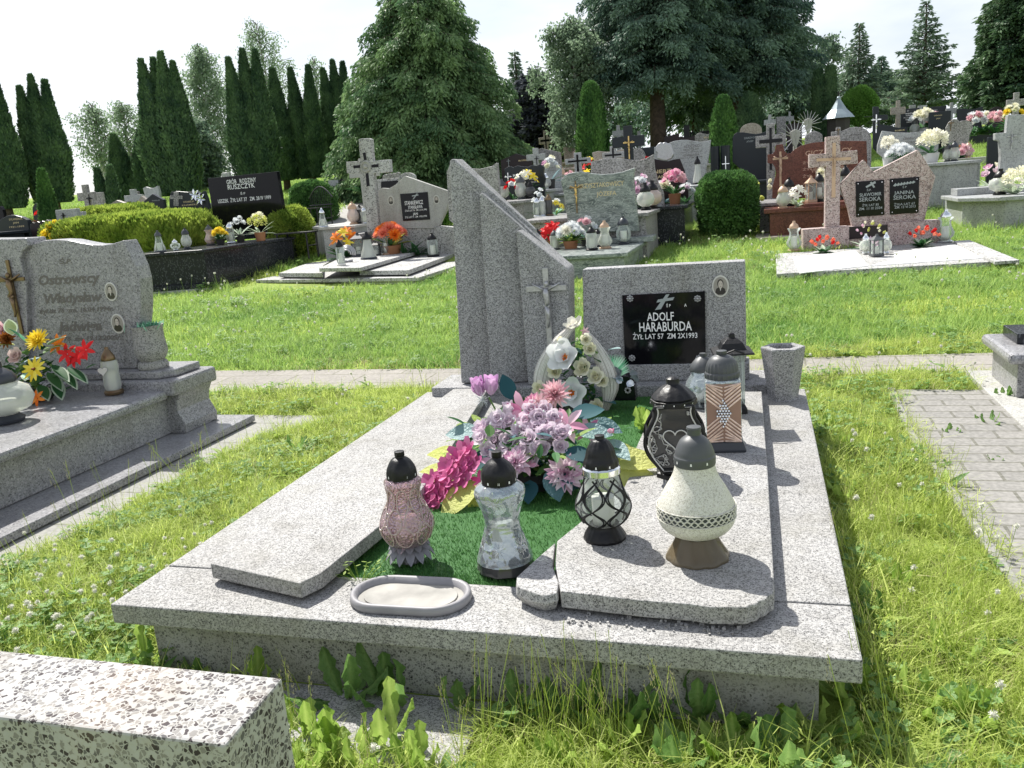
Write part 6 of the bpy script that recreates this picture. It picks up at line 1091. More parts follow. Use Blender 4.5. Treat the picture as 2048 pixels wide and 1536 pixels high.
# low grave by the asphalt path
Bq = hp(640, 478, gz(0, 13.5)); 
t = thing('grave_monument', 'low pale grave with lanterns beside the asphalt path', 'grave', colpt(672, 13.6, gz(0, 13.6)), TH); frq = Fr(t.location)
a, c, h_ = frq.vp(638, 470, 0)[0], frq.vp(712, 470, 0)[0], frq.vp(672, 453, 0)[1]
part(t, 'table_slab', lambda b: b.mat('concrete_pale').box(a, c, 0, .9, h_ - .04, h_), .006); part(t, 'body', lambda b: b.mat('granite_pale').box(a + .05, c - .05, .05, .85, -.3, h_ - .041), .004); exclf(frq, a, c, 0, .9)
for px, bk, h, r_, kd, gl, ld, lb in ((647, .2, .3, .08, 'bell', 'glass_clear', 'silver', 'clear angel shaped lantern on the low grave by the path'), (708, .4, .36, .1, 'jar', 'glass_beige', 'brass_tan', 'beige glass lantern on the low grave by the path'), (722, .5, .3, .07, 'house', 'glass_dark', 'plastic_black', 'dark lantern next to the cross shaft'), (730, .4, .26, .07, 'tall', 'glass_milk', 'silver', 'small white lantern hidden beside the cross shaft')): lantern(colpt(px, frq.B.y + bk, frq.B.z + h_), 0, 0, h, r_, kd, gl, ld, lb, 'lanterns beside the asphalt path', seg=10)
# benches
def bench(B, yaw, L_, label, back=True):
    t = thing('park_bench', label, 'bench', B, yaw)
    part(t, 'seat', lambda b: [b.mat('iron').box(-L_ / 2, L_ / 2, i * .055 - .14, i * .055 - .1, .40, .42) for i in range(6)], 0)
    for x in (-L_ / 2 + .05, L_ / 2 - .05): part(t, 'leg', lambda b: (b.mat('iron').tube([(x, -.14, 0), (x, -.14, .4)], .015, 6), b.tube([(x, .18, 0), (x, .18, .4)], .015, 6), b.tube([(x, -.14, .2), (x, .18, .2)], .01, 6)), 0)
    if back:
        def bk(b):
            b.mat('iron'); b.tube([(-L_ / 2 + L_ * i / 12, .22, .6 + .22 * math.sin(math.pi * i / 12)) for i in range(13)], .014, 6); b.tube([(-L_ / 2, .2, .46), (L_ / 2, .2, .46)], .012, 6)
            for i in range(1, 12): x = -L_ / 2 + L_ * i / 12; b.tube([(x, .2, .44), (x, .22, .6 + .22 * math.sin(math.pi * i / 12))], .007, 4)
        part(t, 'backrest', bk, 0)
    return t
bench(colpt(630, 17.5, gz(0, 17.5)), -.8, .85, 'black iron bench with arched back by the asphalt path')
bench(colpt(598, 13.9, gz(0, 13.9) + .06), TH, .62, 'narrow backless iron bench at the right end of the black grave', False)
# shrine
B = colpt(1676, 22.5, gz(0, 22.5)); t = thing('well_shrine', 'dark wooden well shelter with flared zinc roof and small cross', 'shelter', B, .2)
def H(py): return gyz(1676, py, 22.5).z - B.z
part(t, 'walls', lambda b: b.mat('wood_dark').lathe([(.28, 0), (.28, H(233))], 8), 0)
part(t, 'roof', lambda b: b.mat('roof_zinc').lathe([(.40, H(237)), (.33, H(230)), (.2, H(219)), (.1, H(206)), (.05, H(199)), (.055, H(196)), (.03, H(193)), (.001, H(192))], 8), 0)
part(t, 'roof_cross', lambda b: (b.mat('iron').box(-.012, .012, -.012, .012, H(193), H(183)), b.box(-.05, .05, -.011, .011, H(187.5), H(186.5))), 0)
# ---------------------------------------------------------------- ground and paths
def ground():
    xs = [-90, -60, -40, -28, -20, -14, -10, -7, -5, -3.5, -2, -1, 0, 1, 2, 3.5, 5, 7, 10, 14, 20, 28, 40, 60, 90]; ys = [-6, -2, 0, 1, 2, 3, 4, 5, 6, 7, 8, 9, 10, 11, 12, 13.5, 15, 17, 19, 21.5, 24, 27, 30, 35, 40, 50, 60, 90, 130, 250, 400]
    b = MB(); b.mat('ground_soil'); b.add([(x * (1 if y < 60 else 4), y, gz(x, y)) for y in ys for x in xs], [(j * len(xs) + i, j * len(xs) + i + 1, (j + 1) * len(xs) + i + 1, (j + 1) * len(xs) + i) for j in range(len(ys) - 1) for i in range(len(xs) - 1)])
    tag(b.build('ground', smooth=True), kind='structure')
ground()
def flat(name, pts, z, mat, th=.05, inset=True):
    b = MB(); b.mat(mat).prism([(p[0], p[1]) for p in pts], z - th, z); tag(b.build(name, bevel=.004), kind='structure')
    if inset: excl([(p[0], p[1]) for p in pts])
flat('path', [hp(x, y, GZ) for x, y in ((200, 745), (930, 739), (1650, 716), (2300, 700), (2300, 740), (1650, 752), (930, 775), (200, 790))], GZ + .008, 'pave_slab')
pv = [FA.wor(-1.4, -3.0), FA.wor(.36, -3.0), FA.wor(.40, .15), FA.wor(.62, .55), FA.wor(-1.4, .6)]
flat('pavement', pv, GZ + .002, 'pave_left')
flat('pavement', [hp(x, y, GZ) for x, y in ((1790, 786), (2300, 790), (2300, 1300), (2080, 1240), (1905, 985), (1832, 880))], GZ + .02, 'pave_brick', .08)
b = MB(); b.mat('pave_left'); kp = [hp(x, y, GZ) for x, y in ((1775, 786), (1815, 878), (1888, 990), (2060, 1245))]; kq = [hp(x, y, GZ) for x, y in ((1789, 785), (1831, 880), (1904, 985), (2079, 1238))]
b.prism([(p[0], p[1]) for p in kp] + [(p[0], p[1]) for p in kq[::-1]], GZ - .05, GZ + .028); tag(b.build('kerb', bevel=.004), kind='structure')
# asphalt path on the slope, follows the terrain
b = MB(); b.mat('asphalt_path'); e0 = [(560, 470), (640, 440), (690, 412), (740, 396), (800, 388)]; e1 = [(690, 478), (735, 455), (752, 430), (790, 408), (850, 398)]
def gpz(x, y): p = gp(x, y); return (p.x, p.y, gz(p.x, p.y) + .012)
A0 = [gpz(*p) for p in e0]; A1 = [gpz(*p) for p in e1]; vs = []
for i in range(4):
    for k in range(8):
        q = k / 8; l_ = [a * (1 - q) + c * q for a, c in zip(A0[i], A0[i + 1])]; r_ = [a * (1 - q) + c * q for a, c in zip(A1[i], A1[i + 1])]
        for s_ in range(5): f_ = s_ / 4; x, y = l_[0] * (1 - f_) + r_[0] * f_, l_[1] * (1 - f_) + r_[1] * f_; vs.append((x, y, gz(x, y) + .014))
n = len(vs) // 5; b.add(vs, [(j * 5 + i, j * 5 + i + 1, (j + 1) * 5 + i + 1, (j + 1) * 5 + i) for j in range(n - 1) for i in range(4)]); tag(b.build('path'), kind='structure')
for j in range(n - 1): excl([vs[j * 5], vs[j * 5 + 4], vs[j * 5 + 9], vs[j * 5 + 5]])

# ---------------------------------------------------------------- trees, hedges
def cloud(name, par, P, D, L_, W, mat, tone=None, N=None):
    """many leaf sized diamonds: centres P, directions D, lengths L_, widths W"""
    n = len(P); D = D / (np.linalg.norm(D, axis=1, keepdims=True) + 1e-9); Q = NR.normal(size=(n, 3)) if N is None else N + NR.normal(size=(n, 3)) * .35
    S_ = np.cross(D, Q); S_ /= (np.linalg.norm(S_, axis=1, keepdims=True) + 1e-9); L_ = np.broadcast_to(L_, n)[:, None]; W = np.broadcast_to(W, n)[:, None]
    V = np.stack([P, P + D * L_ * .5 + S_ * W * .5, P + D * L_, P + D * L_ * .5 - S_ * W * .5], 1).reshape(-1, 3)
    me = bpy.data.meshes.new(name); me.vertices.add(4 * n); me.vertices.foreach_set('co', V.astype(np.float32).ravel()); me.loops.add(4 * n); me.loops.foreach_set('vertex_index', np.arange(4 * n, dtype=np.int32))
    me.polygons.add(n); me.polygons.foreach_set('loop_start', np.arange(0, 4 * n, 4, dtype=np.int32)); me.polygons.foreach_set('loop_total', np.full(n, 4, dtype=np.int32)); me.update(calc_edges=True)
    t_ = NR.uniform(0, 1, n) if tone is None else np.clip(tone + NR.uniform(-.25, .25, n), 0, 1); at = me.attributes.new('tone', 'FLOAT', 'POINT'); at.data.foreach_set('value', np.repeat(t_, 4).astype(np.float32))
    me.materials.append(MATS[mat]); o = bpy.data.objects.new(name, me); COL.objects.link(o); o.parent = par; return o
def hfield(seed):                    # smooth pseudo noise on a sphere or cylinder for clumps
    rs = np.random.RandomState(seed); K = rs.normal(size=(10, 3)) * 3.2; ph = rs.uniform(0, 6.28, 10)
    return lambda X: np.sin(X @ K.T + ph).sum(1) / 5.0
def trunk(par, h, r0, r1, mat='bark', lean=(0, 0), n=6, nm='trunk'):
    b = MB(); b.mat(mat).tube([(lean[0] * (i / n) + R.uniform(-.02, .02) * (i > 0), lean[1] * (i / n), h * i / n) for i in range(n + 1)], [r0 + (r1 - r0) * i / n for i in range(n + 1)], 9); return b.build(nm, par, smooth=True)
def thuja(px, Y, ptop, wpx, label, tops=1, mat='lf_thuja', n=26000, belly=.45, group='columnar thujas', base=.18, sz=.11, fat=.5, name='thuja_tree', trk=True):
    B = gy(px, Y); fr = Fr(B, 0); h = fr.vp(px, ptop)[1]; r = wpx / 2 * Y / F; t = thing(name, label, 'tree' if name == 'thuja_tree' else 'shrub', B, 0, group)
    if trk: trunk(t, h * .7, .09 + r * .06, .03)
    seed = R.randint(0, 9999); f1 = hfield(seed); tops_ = []
    for k in range(tops): a = (k - (tops - 1) / 2); tops_.append((a * r * (1.15 / max(1, tops - 1)) if tops > 1 else 0, R.uniform(-.2, .2) * r, h * (1 - .06 * abs(a) * R.random() - (0 if k == tops // 2 else .05 * R.random())), (r * (.62 if tops > 1 else 1))))
    Ps = []; Ds = []; Ns = []
    for cx, cy, hh, rr in tops_:
        m_ = n // tops; z = NR.uniform(0, 1, m_) ** .85; a = NR.uniform(0, 2 * math.pi, m_)
        prof = np.where(z < belly, (.72 + .28 * np.sin(np.clip(z / belly, 0, 1) * math.pi / 2)), np.clip(1 - ((z - belly) / (1 - belly)), 0, 1) ** fat)
        X = np.stack([np.cos(a), np.sin(a), z * h / max(r, .1) * .7], 1); bump = 1 + .10 * f1(X) + .07 * f1(X * 3) + .035 * np.sin(9 * a + 3 * f1(X)) + np.where(NR.uniform(size=m_) < .07, .1, 0)
        rr_ = rr * prof * bump * (1 - .22 * NR.uniform(0, 1, m_) ** 2) + .02
        zz = base * h * .5 + z * (hh - base * h * .5); cxz = cx * (.55 + .45 * z)
        P = np.stack([cxz + rr_ * np.cos(a), cy + rr_ * np.sin(a), zz], 1); Ps.append(P); Ds.append(np.stack([np.cos(a) * .45, np.sin(a) * .45, np.full(m_, 1.0)], 1) + NR.normal(size=(m_, 3)) * .25); Ns.append(np.stack([np.cos(a), np.sin(a), np.full(m_, .2)], 1))
    P = np.concatenate(Ps); D = np.concatenate(Ds); N = np.concatenate(Ns); cloud('crown', t, P, D, NR.uniform(.6, 1.3, len(P)) * sz, sz * .5, mat, f1(P * 2.5) * .3 + .45 + .15 * np.sin(P[:, 0] * 14), N)
    b = MB(); b.mat(mat); b.t = .1
    for cx, cy, hh, rr in tops_:
        zz = base * h * .5; b.lathe([(rr * .5, zz), (rr * .72, zz + h * .25), (rr * .66, zz + h * .5), (rr * .4, zz + (hh - zz) * .8), (.02, hh * .95)], 12, c=(cx * .8, cy, 0))
    b.build('inner_crown', t); return t
TH_ = [(22, 24, 138, 84, 3, 'dark thuja column group at the left edge', 1), (116, 25, 150, 82, 3, 'second thuja column group from the left with three tips', 1), (362, 24, 105, 108, 4, 'tall thuja column group with many tips left of the black headstone', 1), (524, 24, 98, 86, 3, 'tall thuja column group behind the black headstone', 1), (576, 27, 138, 54, 1, 'slimmer thuja column right of the black headstone', 1), (628, 27, 128, 62, 2, 'pointed thuja pair above the clipped round bush', 1), (692, 28, 120, 66, 3, 'thuja column group beside the large cypress', 1)]
for px, Y, pt, wd, tp_, lb, _ in TH_: thuja(px, Y, pt, wd, lb, tp_, n=34000, belly=.38, fat=1.0, sz=.10)
thuja(120, 15.5, 340, 42, 'small pale conical thuja left of the cross', 1, 'lf_bush', 9000, .2, None, .05, .07, .8)
thuja(228, 20, 330, 46, 'small twin conical thuja above the hedge', 2, 'lf_thuja', 9000, .2, None, .05, .08, .8)
thuja(280, 27, 262, 90, 'broad conical evergreen before the birches', 2, 'lf_thuja', 16000, .15, None, .05, .12, .9)
thuja(1648, 25, 132, 38, 'slim thuja column left of the shrine', 2, 'lf_thuja', 14000, .5, None, .1, .09, .35)
thuja(1190, 22, 168, 58, 'green column shrub left of the large spruce', 1, 'lf_bush', 15000, .4, None, .1, .09, .45)
thuja(1500, 24, 190, 60, 'thuja behind the right spruce trunk', 1, 'lf_thuja', 9000, .4, None, .1, .1, .5)
thuja(1450, 20, 195, 50, 'thuja behind the left of the dark pillars', 1, 'lf_bush', 9000, .4, None, .1, .09, .5)
def blob(name, label, cat, B, rx, ry, rz, zc, mat, n, sz, box=2.0, trk=False, group=None, bumpa=.07, solid=True, up=.3):
    t = thing(name, label, cat, B, TH if name == 'hedge' else 0, group); f1 = hfield(R.randint(0, 9999)); D = NR.normal(size=(n, 3)); D /= np.linalg.norm(D, axis=1, keepdims=True); D *= np.array([1 / max(.3, min(1, 1.5 / rx)) if box > 5 else 1, 1, 1]); D[:, 2] = np.abs(D[:, 2]) * np.where(NR.uniform(size=n) < .75, 1, -1)
    sg = D / ((np.abs(D) ** box).sum(1) ** (1 / box))[:, None]; k = 1 + bumpa * f1(D * 1.8) + bumpa * .6 * f1(D * 5); k *= 1 - .15 * NR.uniform(0, 1, n) ** 2
    P = sg * np.array([rx, ry, rz]) * k[:, None]; P[:, 2] += zc; ok = P[:, 2] > -.05; P = P[ok]; Dn = D[ok]
    cloud('crown' if trk else 'foliage', t, P, Dn + np.array([0, 0, up]) + NR.normal(size=Dn.shape) * .5, NR.uniform(.6, 1.3, len(P)) * sz, sz * .55, mat, f1(P * 3) * .3 + .5, Dn)
    if solid:
        b = MB(); b.mat(mat); b.t = .0; m_ = 16; vs = []
        for j in range(9):
            ph = math.pi * j / 8
            for i in range(m_): a = 2 * math.pi * i / m_; q = np.array([math.cos(a) * math.sin(ph), math.sin(a) * math.sin(ph), -math.cos(ph)]); s_ = q / ((np.abs(q) ** box).sum() ** (1 / box)) * np.array([rx, ry, rz]) * .8; vs.append((s_[0], s_[1], max(-.1, s_[2] + zc)))
        b.add(vs, [(j * m_ + i, j * m_ + (i + 1) % m_, (j + 1) * m_ + (i + 1) % m_, (j + 1) * m_ + i) for j in range(8) for i in range(m_)]); b.build('inner_foliage', t)
    if trk: trunk(t, zc, .05, .04)
    return t
def bpx(Y, px): return Y / F * px
blob('round_bush', 'clipped dark green box bush between the gold lettered and brown graves', 'bush', gy(1456, 13.2), bpx(13.2, 54), .4, bpx(13.2, 62), .45, 'lf_bush', 26000, .055, 3.0, bumpa=.05)
blob('round_bush', 'clipped egg shaped bush right of the black headstone', 'bush', gy(632, 18.5), bpx(18.5, 44), .45, bpx(18.5, 48), .3, 'lf_bush', 20000, .055, 2.4)
blob('round_bush', 'yellow green bush touching the right side of the black headstone', 'bush', gy(590, 14.6), .36, .36, .5, .3, 'lf_hedge', 16000, .06, 2.8)
blob('globe_shrub', 'bright green globe tree right of the shrine', 'shrub', gy(1717, 24), bpx(24, 33), .45, bpx(24, 34), gyz(1717, 212, 24).z - gz(0, 24), 'lf_globe', 16000, .07, 1.8, True)
blob('round_bush', 'small light green bush between slanted headstone and stele', 'bush', gy(885, 16.5), .22, .22, .35, .3, 'lf_globe', 4000, .06, 2.2)
def hedge(px0, px1, Y, ptop, depth, label, n, low=.0):
    B0 = gy((px0 + px1) / 2, Y); rx = (px1 - px0) / 2 * Y / F; h = Fr(B0, 0).vp((px0 + px1) / 2, ptop)[1]; blob('hedge', label, 'hedge', B0, rx, depth, h * .55, h * .45, 'lf_hedge', n, .095, 6.0, bumpa=.04, up=1.6)
hedge(150, 318, 16.2, 418, .5, 'yellow green hedge, farther left block', 26000); hedge(310, 425, 15.6, 428, .6, 'yellow green hedge, farther right block by the black headstone', 20000)
hedge(105, 440, 13.9, 436, .6, 'long yellow green hedge, nearer block behind the lanterns', 60000)
excl([colpt(80, 12, 0), colpt(450, 12.6, 0), colpt(450, 15.5, 0), colpt(80, 15.5, 0)])

def conifer(px, Y, pbase, ptop, wpx, label, mat, n_wh=24, droop=.5, dens=150, sz=.14, name='spruce_tree', trk=.14, power=.85, cent=0, htop=None, hang=.5, jag=.25, group=None):
    """whorls of drooping boughs on a trunk; pbase: pixel row of the lowest boughs"""
    B = gy(px, Y); fr = Fr(B, 0); h = htop or fr.vp(px, ptop)[1]; z0 = fr.vp(px, pbase)[1]; r = wpx / 2 * Y / F; t = thing(name, label, 'tree', B, 0, group); trunk(t, h * .97, trk, .02)
    P = []; D = []; T = []; bb = MB(); bb.mat('bark')
    for w_ in range(n_wh):
        q = w_ / (n_wh - 1); z = z0 + (h * .985 - z0) * q ** .92; rr = r * (1 - q) ** power + .05; nb = max(4, int(9 * (1 - q) + 4))
        for k in range(nb):
            a = 2 * math.pi * (k + .5 * (w_ % 2)) / nb + R.uniform(-.3, .3); L0 = rr * R.uniform(1 - jag, 1 + jag * .5); zz = z + R.uniform(-.1, .1) * (h / n_wh); tn = R.uniform(.15, .85)
            m_ = max(14, int(dens * L0 / max(r, .3))); s = NR.uniform(.08, 1, m_) ** .75; lat = NR.normal(size=m_) * L0 * .13 * (1.15 - s) ** .6 + NR.normal(size=m_) * .03
            x = s * L0; dz = (.28 * s - droop * s * s) * L0 * .8 - np.abs(NR.normal(size=m_)) * hang * sz * 1.6
            P.append(np.stack([x * math.cos(a) - lat * math.sin(a), x * math.sin(a) + lat * math.cos(a), zz + dz], 1)); sl = np.sign(lat)
            D.append(np.stack([math.cos(a) * .8 - sl * math.sin(a) * .7, math.sin(a) * .8 + sl * math.cos(a) * .7, -hang * np.ones(m_)], 1) + NR.normal(size=(m_, 3)) * .3); T.append(np.full(m_, tn))
            if q < .97: bb.tube([(0, 0, zz), (L0 * .5 * math.cos(a), L0 * .5 * math.sin(a), zz + (.14 - droop * .25) * L0 * .8), (L0 * .9 * math.cos(a), L0 * .9 * math.sin(a), zz + (.25 - droop * .81) * L0 * .8)], [.03 * (1 - q) + .008, .015, .004], 4)
    P = np.concatenate(P); cloud('crown', t, P, np.concatenate(D), NR.uniform(.6, 1.3, len(P)) * sz, sz * .38, mat, np.concatenate(T)); bb.build('branches', t); return t
# the large cypress in the middle
conifer(872, 23, 372, -75, 400, 'huge broad cypress tree in the centre with drooping fresh green sprays', 'lf_cypress', 52, .5, 900, .115, 'cypress_tree', .22, .5, hang=1.0, jag=.32)
# big spruces
conifer(1318, 26, 165, -330, 330, 'huge dark spruce with thick brown trunk, left of the pair', 'lf_spruce', 32, .45, 850, .12, 'spruce_tree', .27, .5, hang=.9, jag=.2)
conifer(1478, 27, 165, -330, 300, 'huge dark spruce with thick brown trunk, right of the pair', 'lf_spruce', 32, .45, 850, .12, 'spruce_tree', .2, .5, hang=.9, jag=.3)
conifer(1392, 30, 215, -200, 230, 'dark spruce between and behind the pair of huge spruces', 'lf_spruce', 24, .55, 260, .19, hang=.9, trk=.15)
conifer(1590, 31, 225, 28, 120, 'narrow spruce right of the huge pair', 'lf_spruce', 20, .4, 130, .17, hang=.6)
conifer(1716, 36, 235, 42, 130, 'spruce with pointed top above the globe shrub', 'lf_spruce_pale', 20, .35, 85, .17, hang=.4, power=1.0, jag=.4)
conifer(1760, 38, 235, 110, 100, 'smaller spruce right of the pointed one', 'lf_spruce', 14, .35, 110, .2, hang=.5)
conifer(1845, 33, 215, -2, 165, 'well shaped spruce with level boughs right of centre', 'lf_spruce_pale', 17, .1, 120, .16, hang=.25, power=1.0, jag=.4)
conifer(2030, 27, 205, -120, 190, 'dark dense conifer cut by the right edge', 'lf_thuja', 26, .3, 360, .16, hang=.5, power=.5)
conifer(1078, 30, 320, 135, 110, 'dark purple leaved tree behind the tall beige cross', 'lf_purple', 14, .1, 260, .2, 'purple_leaved_tree', .1, .35, hang=.2)
conifer(1045, 33, 310, 98, 70, 'thin spruce top right of the large cypress', 'lf_spruce_pale', 16, .3, 90, .17, hang=.4)
def birch(px, Y, ptop, wpx, pbase, label, mat='lf_birch', n=9000, sz=.1, name='birch_tree', weep=1, lean=0, group=None, skew=.55):
    B = gy(px, Y); fr = Fr(B, 0); h = fr.vp(px, ptop)[1]; z0 = fr.vp(px, pbase)[1]; r = wpx / 2 * Y / F; t = thing(name, label, 'tree', B, 0, group); trunk(t, h * .92, .1, .015, 'bark_birch', (lean, 0))
    bb = MB(); bb.mat('bark'); P = []; D = []; nb = 34
    for k in range(nb):
        q = (k + .5) / nb; z = z0 + (h - z0) * q * .9; a = k * 2.4 + R.uniform(-.3, .3); L0 = r * (math.sin(math.pi * min(1, q * .82 + .16)) ** .7) * R.uniform(.55, 1.15); cx = lean * z / h
        tip = Vector((cx + L0 * math.cos(a), L0 * math.sin(a), z + L0 * R.uniform(.25, .8))); bb.tube([(cx, 0, z), tuple((Vector((cx, 0, z)) + tip) / 2 + Vector((0, 0, .1))), tuple(tip)], [.025, .014, .005], 4)
        for s_ in range(10):
            o = Vector((cx, 0, z)).lerp(tip, R.uniform(.3, 1.05)) + Vector((R.gauss(0, .1), R.gauss(0, .1), R.gauss(0, .08))); m_ = max(3, int(n / nb / 10)); L1 = R.uniform(.3, .9) * weep * (r * .6 + .25)
            s = NR.uniform(0, 1, m_); P.append(np.stack([o.x + NR.normal(size=m_) * .07 * (1 + s), o.y + NR.normal(size=m_) * .07, o.z - s * L1 + NR.normal(size=m_) * .05], 1)); D.append(NR.normal(size=(m_, 3)) * .7 + np.array([0, 0, -.8 * weep]))
    P = np.concatenate(P); cloud('crown', t, P, np.concatenate(D), NR.uniform(.6, 1.3, len(P)) * sz, sz * .6, mat); bb.build('branches', t); return t
birch(215, 34, 195, 85, 330, 'weeping birch with thin crown at the left', n=4200); birch(272, 36, 188, 80, 330, 'thin birch right of the weeping one at the left', n=4000); birch(440, 33, 62, 115, 320, 'grey green weeping birch between two thuja groups', n=11000, weep=1.3); birch(575, 38, 10, 140, 300, 'tall loose birch rising behind the thujas', n=7500, lean=-.5); birch(500, 37, 120, 90, 330, 'birch filling the gap behind the tall thujas', n=6000)
birch(655, 36, 95, 60, 300, 'thin birch top behind the thuja pair', n=2500)
birch(1160, 25, 12, 150, 290, 'dense pale green birch left of the huge spruces', n=20000, sz=.10, weep=.9); birch(1655, 42, 60, 110, 230, 'loose pine like tree behind the slim thuja', 'lf_spruce_pale', 4200, .16, 'pine_tree', .3); birch(1938, 40, 130, 55, 240, 'sparse small tree between spruce and right edge conifer', 'lf_birch', 1500, .13, weep=.6)
birch(1440, 34, 170, 150, 290, 'leafy tree filling the gap between the spruce trunks', 'lf_spruce_pale', 9000, .14, 'broadleaf_tree', .5); birch(1560, 36, 150, 110, 270, 'leafy tree right of the spruce trunks', 'lf_spruce_pale', 6000, .15, 'broadleaf_tree', .5); birch(1000, 36, 215, 90, 345, 'low leafy tree right behind the cypress', 'lf_spruce_pale', 4500, .15, 'broadleaf_tree', .5); birch(410, 30, 230, 100, 380, 'low leafy tree behind the black headstone', 'lf_spruce_pale', 8000, .14, 'broadleaf_tree', .5); birch(1800, 42, 150, 160, 240, 'distant leafy tree behind the right spruces', 'lf_spruce', 6000, .2, 'broadleaf_tree', .4); birch(1250, 38, 200, 120, 300, 'distant leafy tree left of the spruce trunk', 'lf_spruce', 3000, .2, 'broadleaf_tree', .4)

# ---------------------------------------------------------------- grass, clover, weeds
def inpoly(X, Y, P):
    c = np.zeros(len(X), bool); n = len(P)
    for i in range(n):
        x0, y0 = P[i]; x1, y1 = P[(i + 1) % n]
        if y0 == y1: continue
        k = ((y0 > Y) != (y1 > Y)) & (X < (x1 - x0) * (Y - y0) / (y1 - y0) + x0); c ^= k
    return c
def keep(X, Y):
    m_ = np.ones(len(X), bool)
    for P in EXCL: m_ &= ~inpoly(X, Y, P)
    return m_
def inview(X, Y, Zz, mg=60):
    P = np.stack([X, Y, Zz], 1) - np.array(CAM); d = P @ np.array(FW); sx = 1024 + F * (P @ np.array(RT)) / d; sy = 768 - F * (P @ np.array(UP)) / d
    return (d > .2) & (sx > -mg * 4) & (sx < 2048 + mg * 4) & (sy > -mg) & (sy < 1536 + mg * 6)
def tuft(name, n, h, spread, w_, mat, seg=3, bend=.5, heads=None):
    b = MB(); b.mat(mat)
    for i in range(n):
        a = R.uniform(0, 6.28); o = Vector((R.gauss(0, spread), R.gauss(0, spread), -.01)); L_ = h * R.uniform(.5, 1.15); d = Vector((math.cos(a), math.sin(a), 0)); sd_ = Vector((-d.y, d.x, 0)); vs = []; bd = bend * R.uniform(.3, 1.6)
        for k in range(seg + 1):
            q = k / seg; p = o + Vector((0, 0, L_ * (q - .28 * bd * q * q))) + d * (L_ * .75 * bd * q * q); ww = w_ * (1 - q) ** .7 * .5 + .0002; vs += [p - sd_ * ww, p + sd_ * ww]
        b.add(vs, [(2 * k, 2 * k + 1, 2 * k + 3, 2 * k + 2) for k in range(seg)], R.random())
        if heads and R.random() < heads:
            for j in range(6): b.add([p + Vector((R.uniform(-.004, .004), R.uniform(-.004, .004), -j * .008)), p + Vector((R.uniform(-.006, .006), R.uniform(-.006, .006), -j * .008 + .01)), p + Vector((0, 0, -j * .008 + .004))], [(0, 1, 2)], .9)
    me_o = b.build(name); COL.objects.unlink(me_o); return me_o
def leafy(name, kind):
    b = MB()
    if kind == 'clover':
        b.mat('weed_dark')
        for i in range(10):
            c = Vector((R.gauss(0, .035), R.gauss(0, .035), R.uniform(.02, .06))); b.tube([(c.x * .6, c.y * .6, -.01), tuple(c)], .0006, 3)
            for k in range(3): a = k * 2.09 + i; b.petal(c, (math.cos(a), math.sin(a), .15), (0, 0, 1), .016, .014, .2, .1, 2, .7)
    elif kind == 'broad':
        for i in range(7): a = i * .9 + R.uniform(-.2, .2); leaf(b, (0, 0, 0), (math.cos(a), math.sin(a), R.uniform(.35, 1.1)), R.uniform(.05, .11), R.uniform(.02, .035), R.choice(['weed', 'weed_dark']), -.9, k=4)
    elif kind == 'whiteflower':
        for i in range(2):
            c = Vector((R.gauss(0, .03), R.gauss(0, .03), R.uniform(.07, .13))); b.mat('weed').tube([(c.x * .5, c.y * .5, 0), tuple(c)], .0007, 3); b.mat('clover_white')
            b.ball(c, .0055, 7)
            for j in range(34): d = Vector((R.gauss(0, 1), R.gauss(0, 1), R.gauss(.3, 1))).normalized(); b.petal(c + d * .003, d, (0, 0, 1), .0058, .0034, .2, 0, 1, .6)
    elif kind == 'stalk':
        for i in range(3):
            x, y, h = R.gauss(0, .02), R.gauss(0, .02), R.uniform(.16, .3); tp_ = Vector((x + R.uniform(-.06, .06), y + R.uniform(-.06, .06), h)); b.mat('grass').tube([(x, y, 0), tuple((Vector((x, y, 0)) + tp_) / 2 + Vector((0, 0, .01))), tuple(tp_)], .0007, 3); b.mat('grass_dry')
            for j in range(14): o = tp_ - Vector((0, 0, j * .005)) + Vector((R.uniform(-.006, .006), R.uniform(-.006, .006), 0)); b.petal(o, (R.uniform(-.4, .4), R.uniform(-.4, .4), 1), (1, 0, 0), .01, .003, 0, 0, 1, .2)
    me_o = b.build(name); COL.objects.unlink(me_o); return me_o
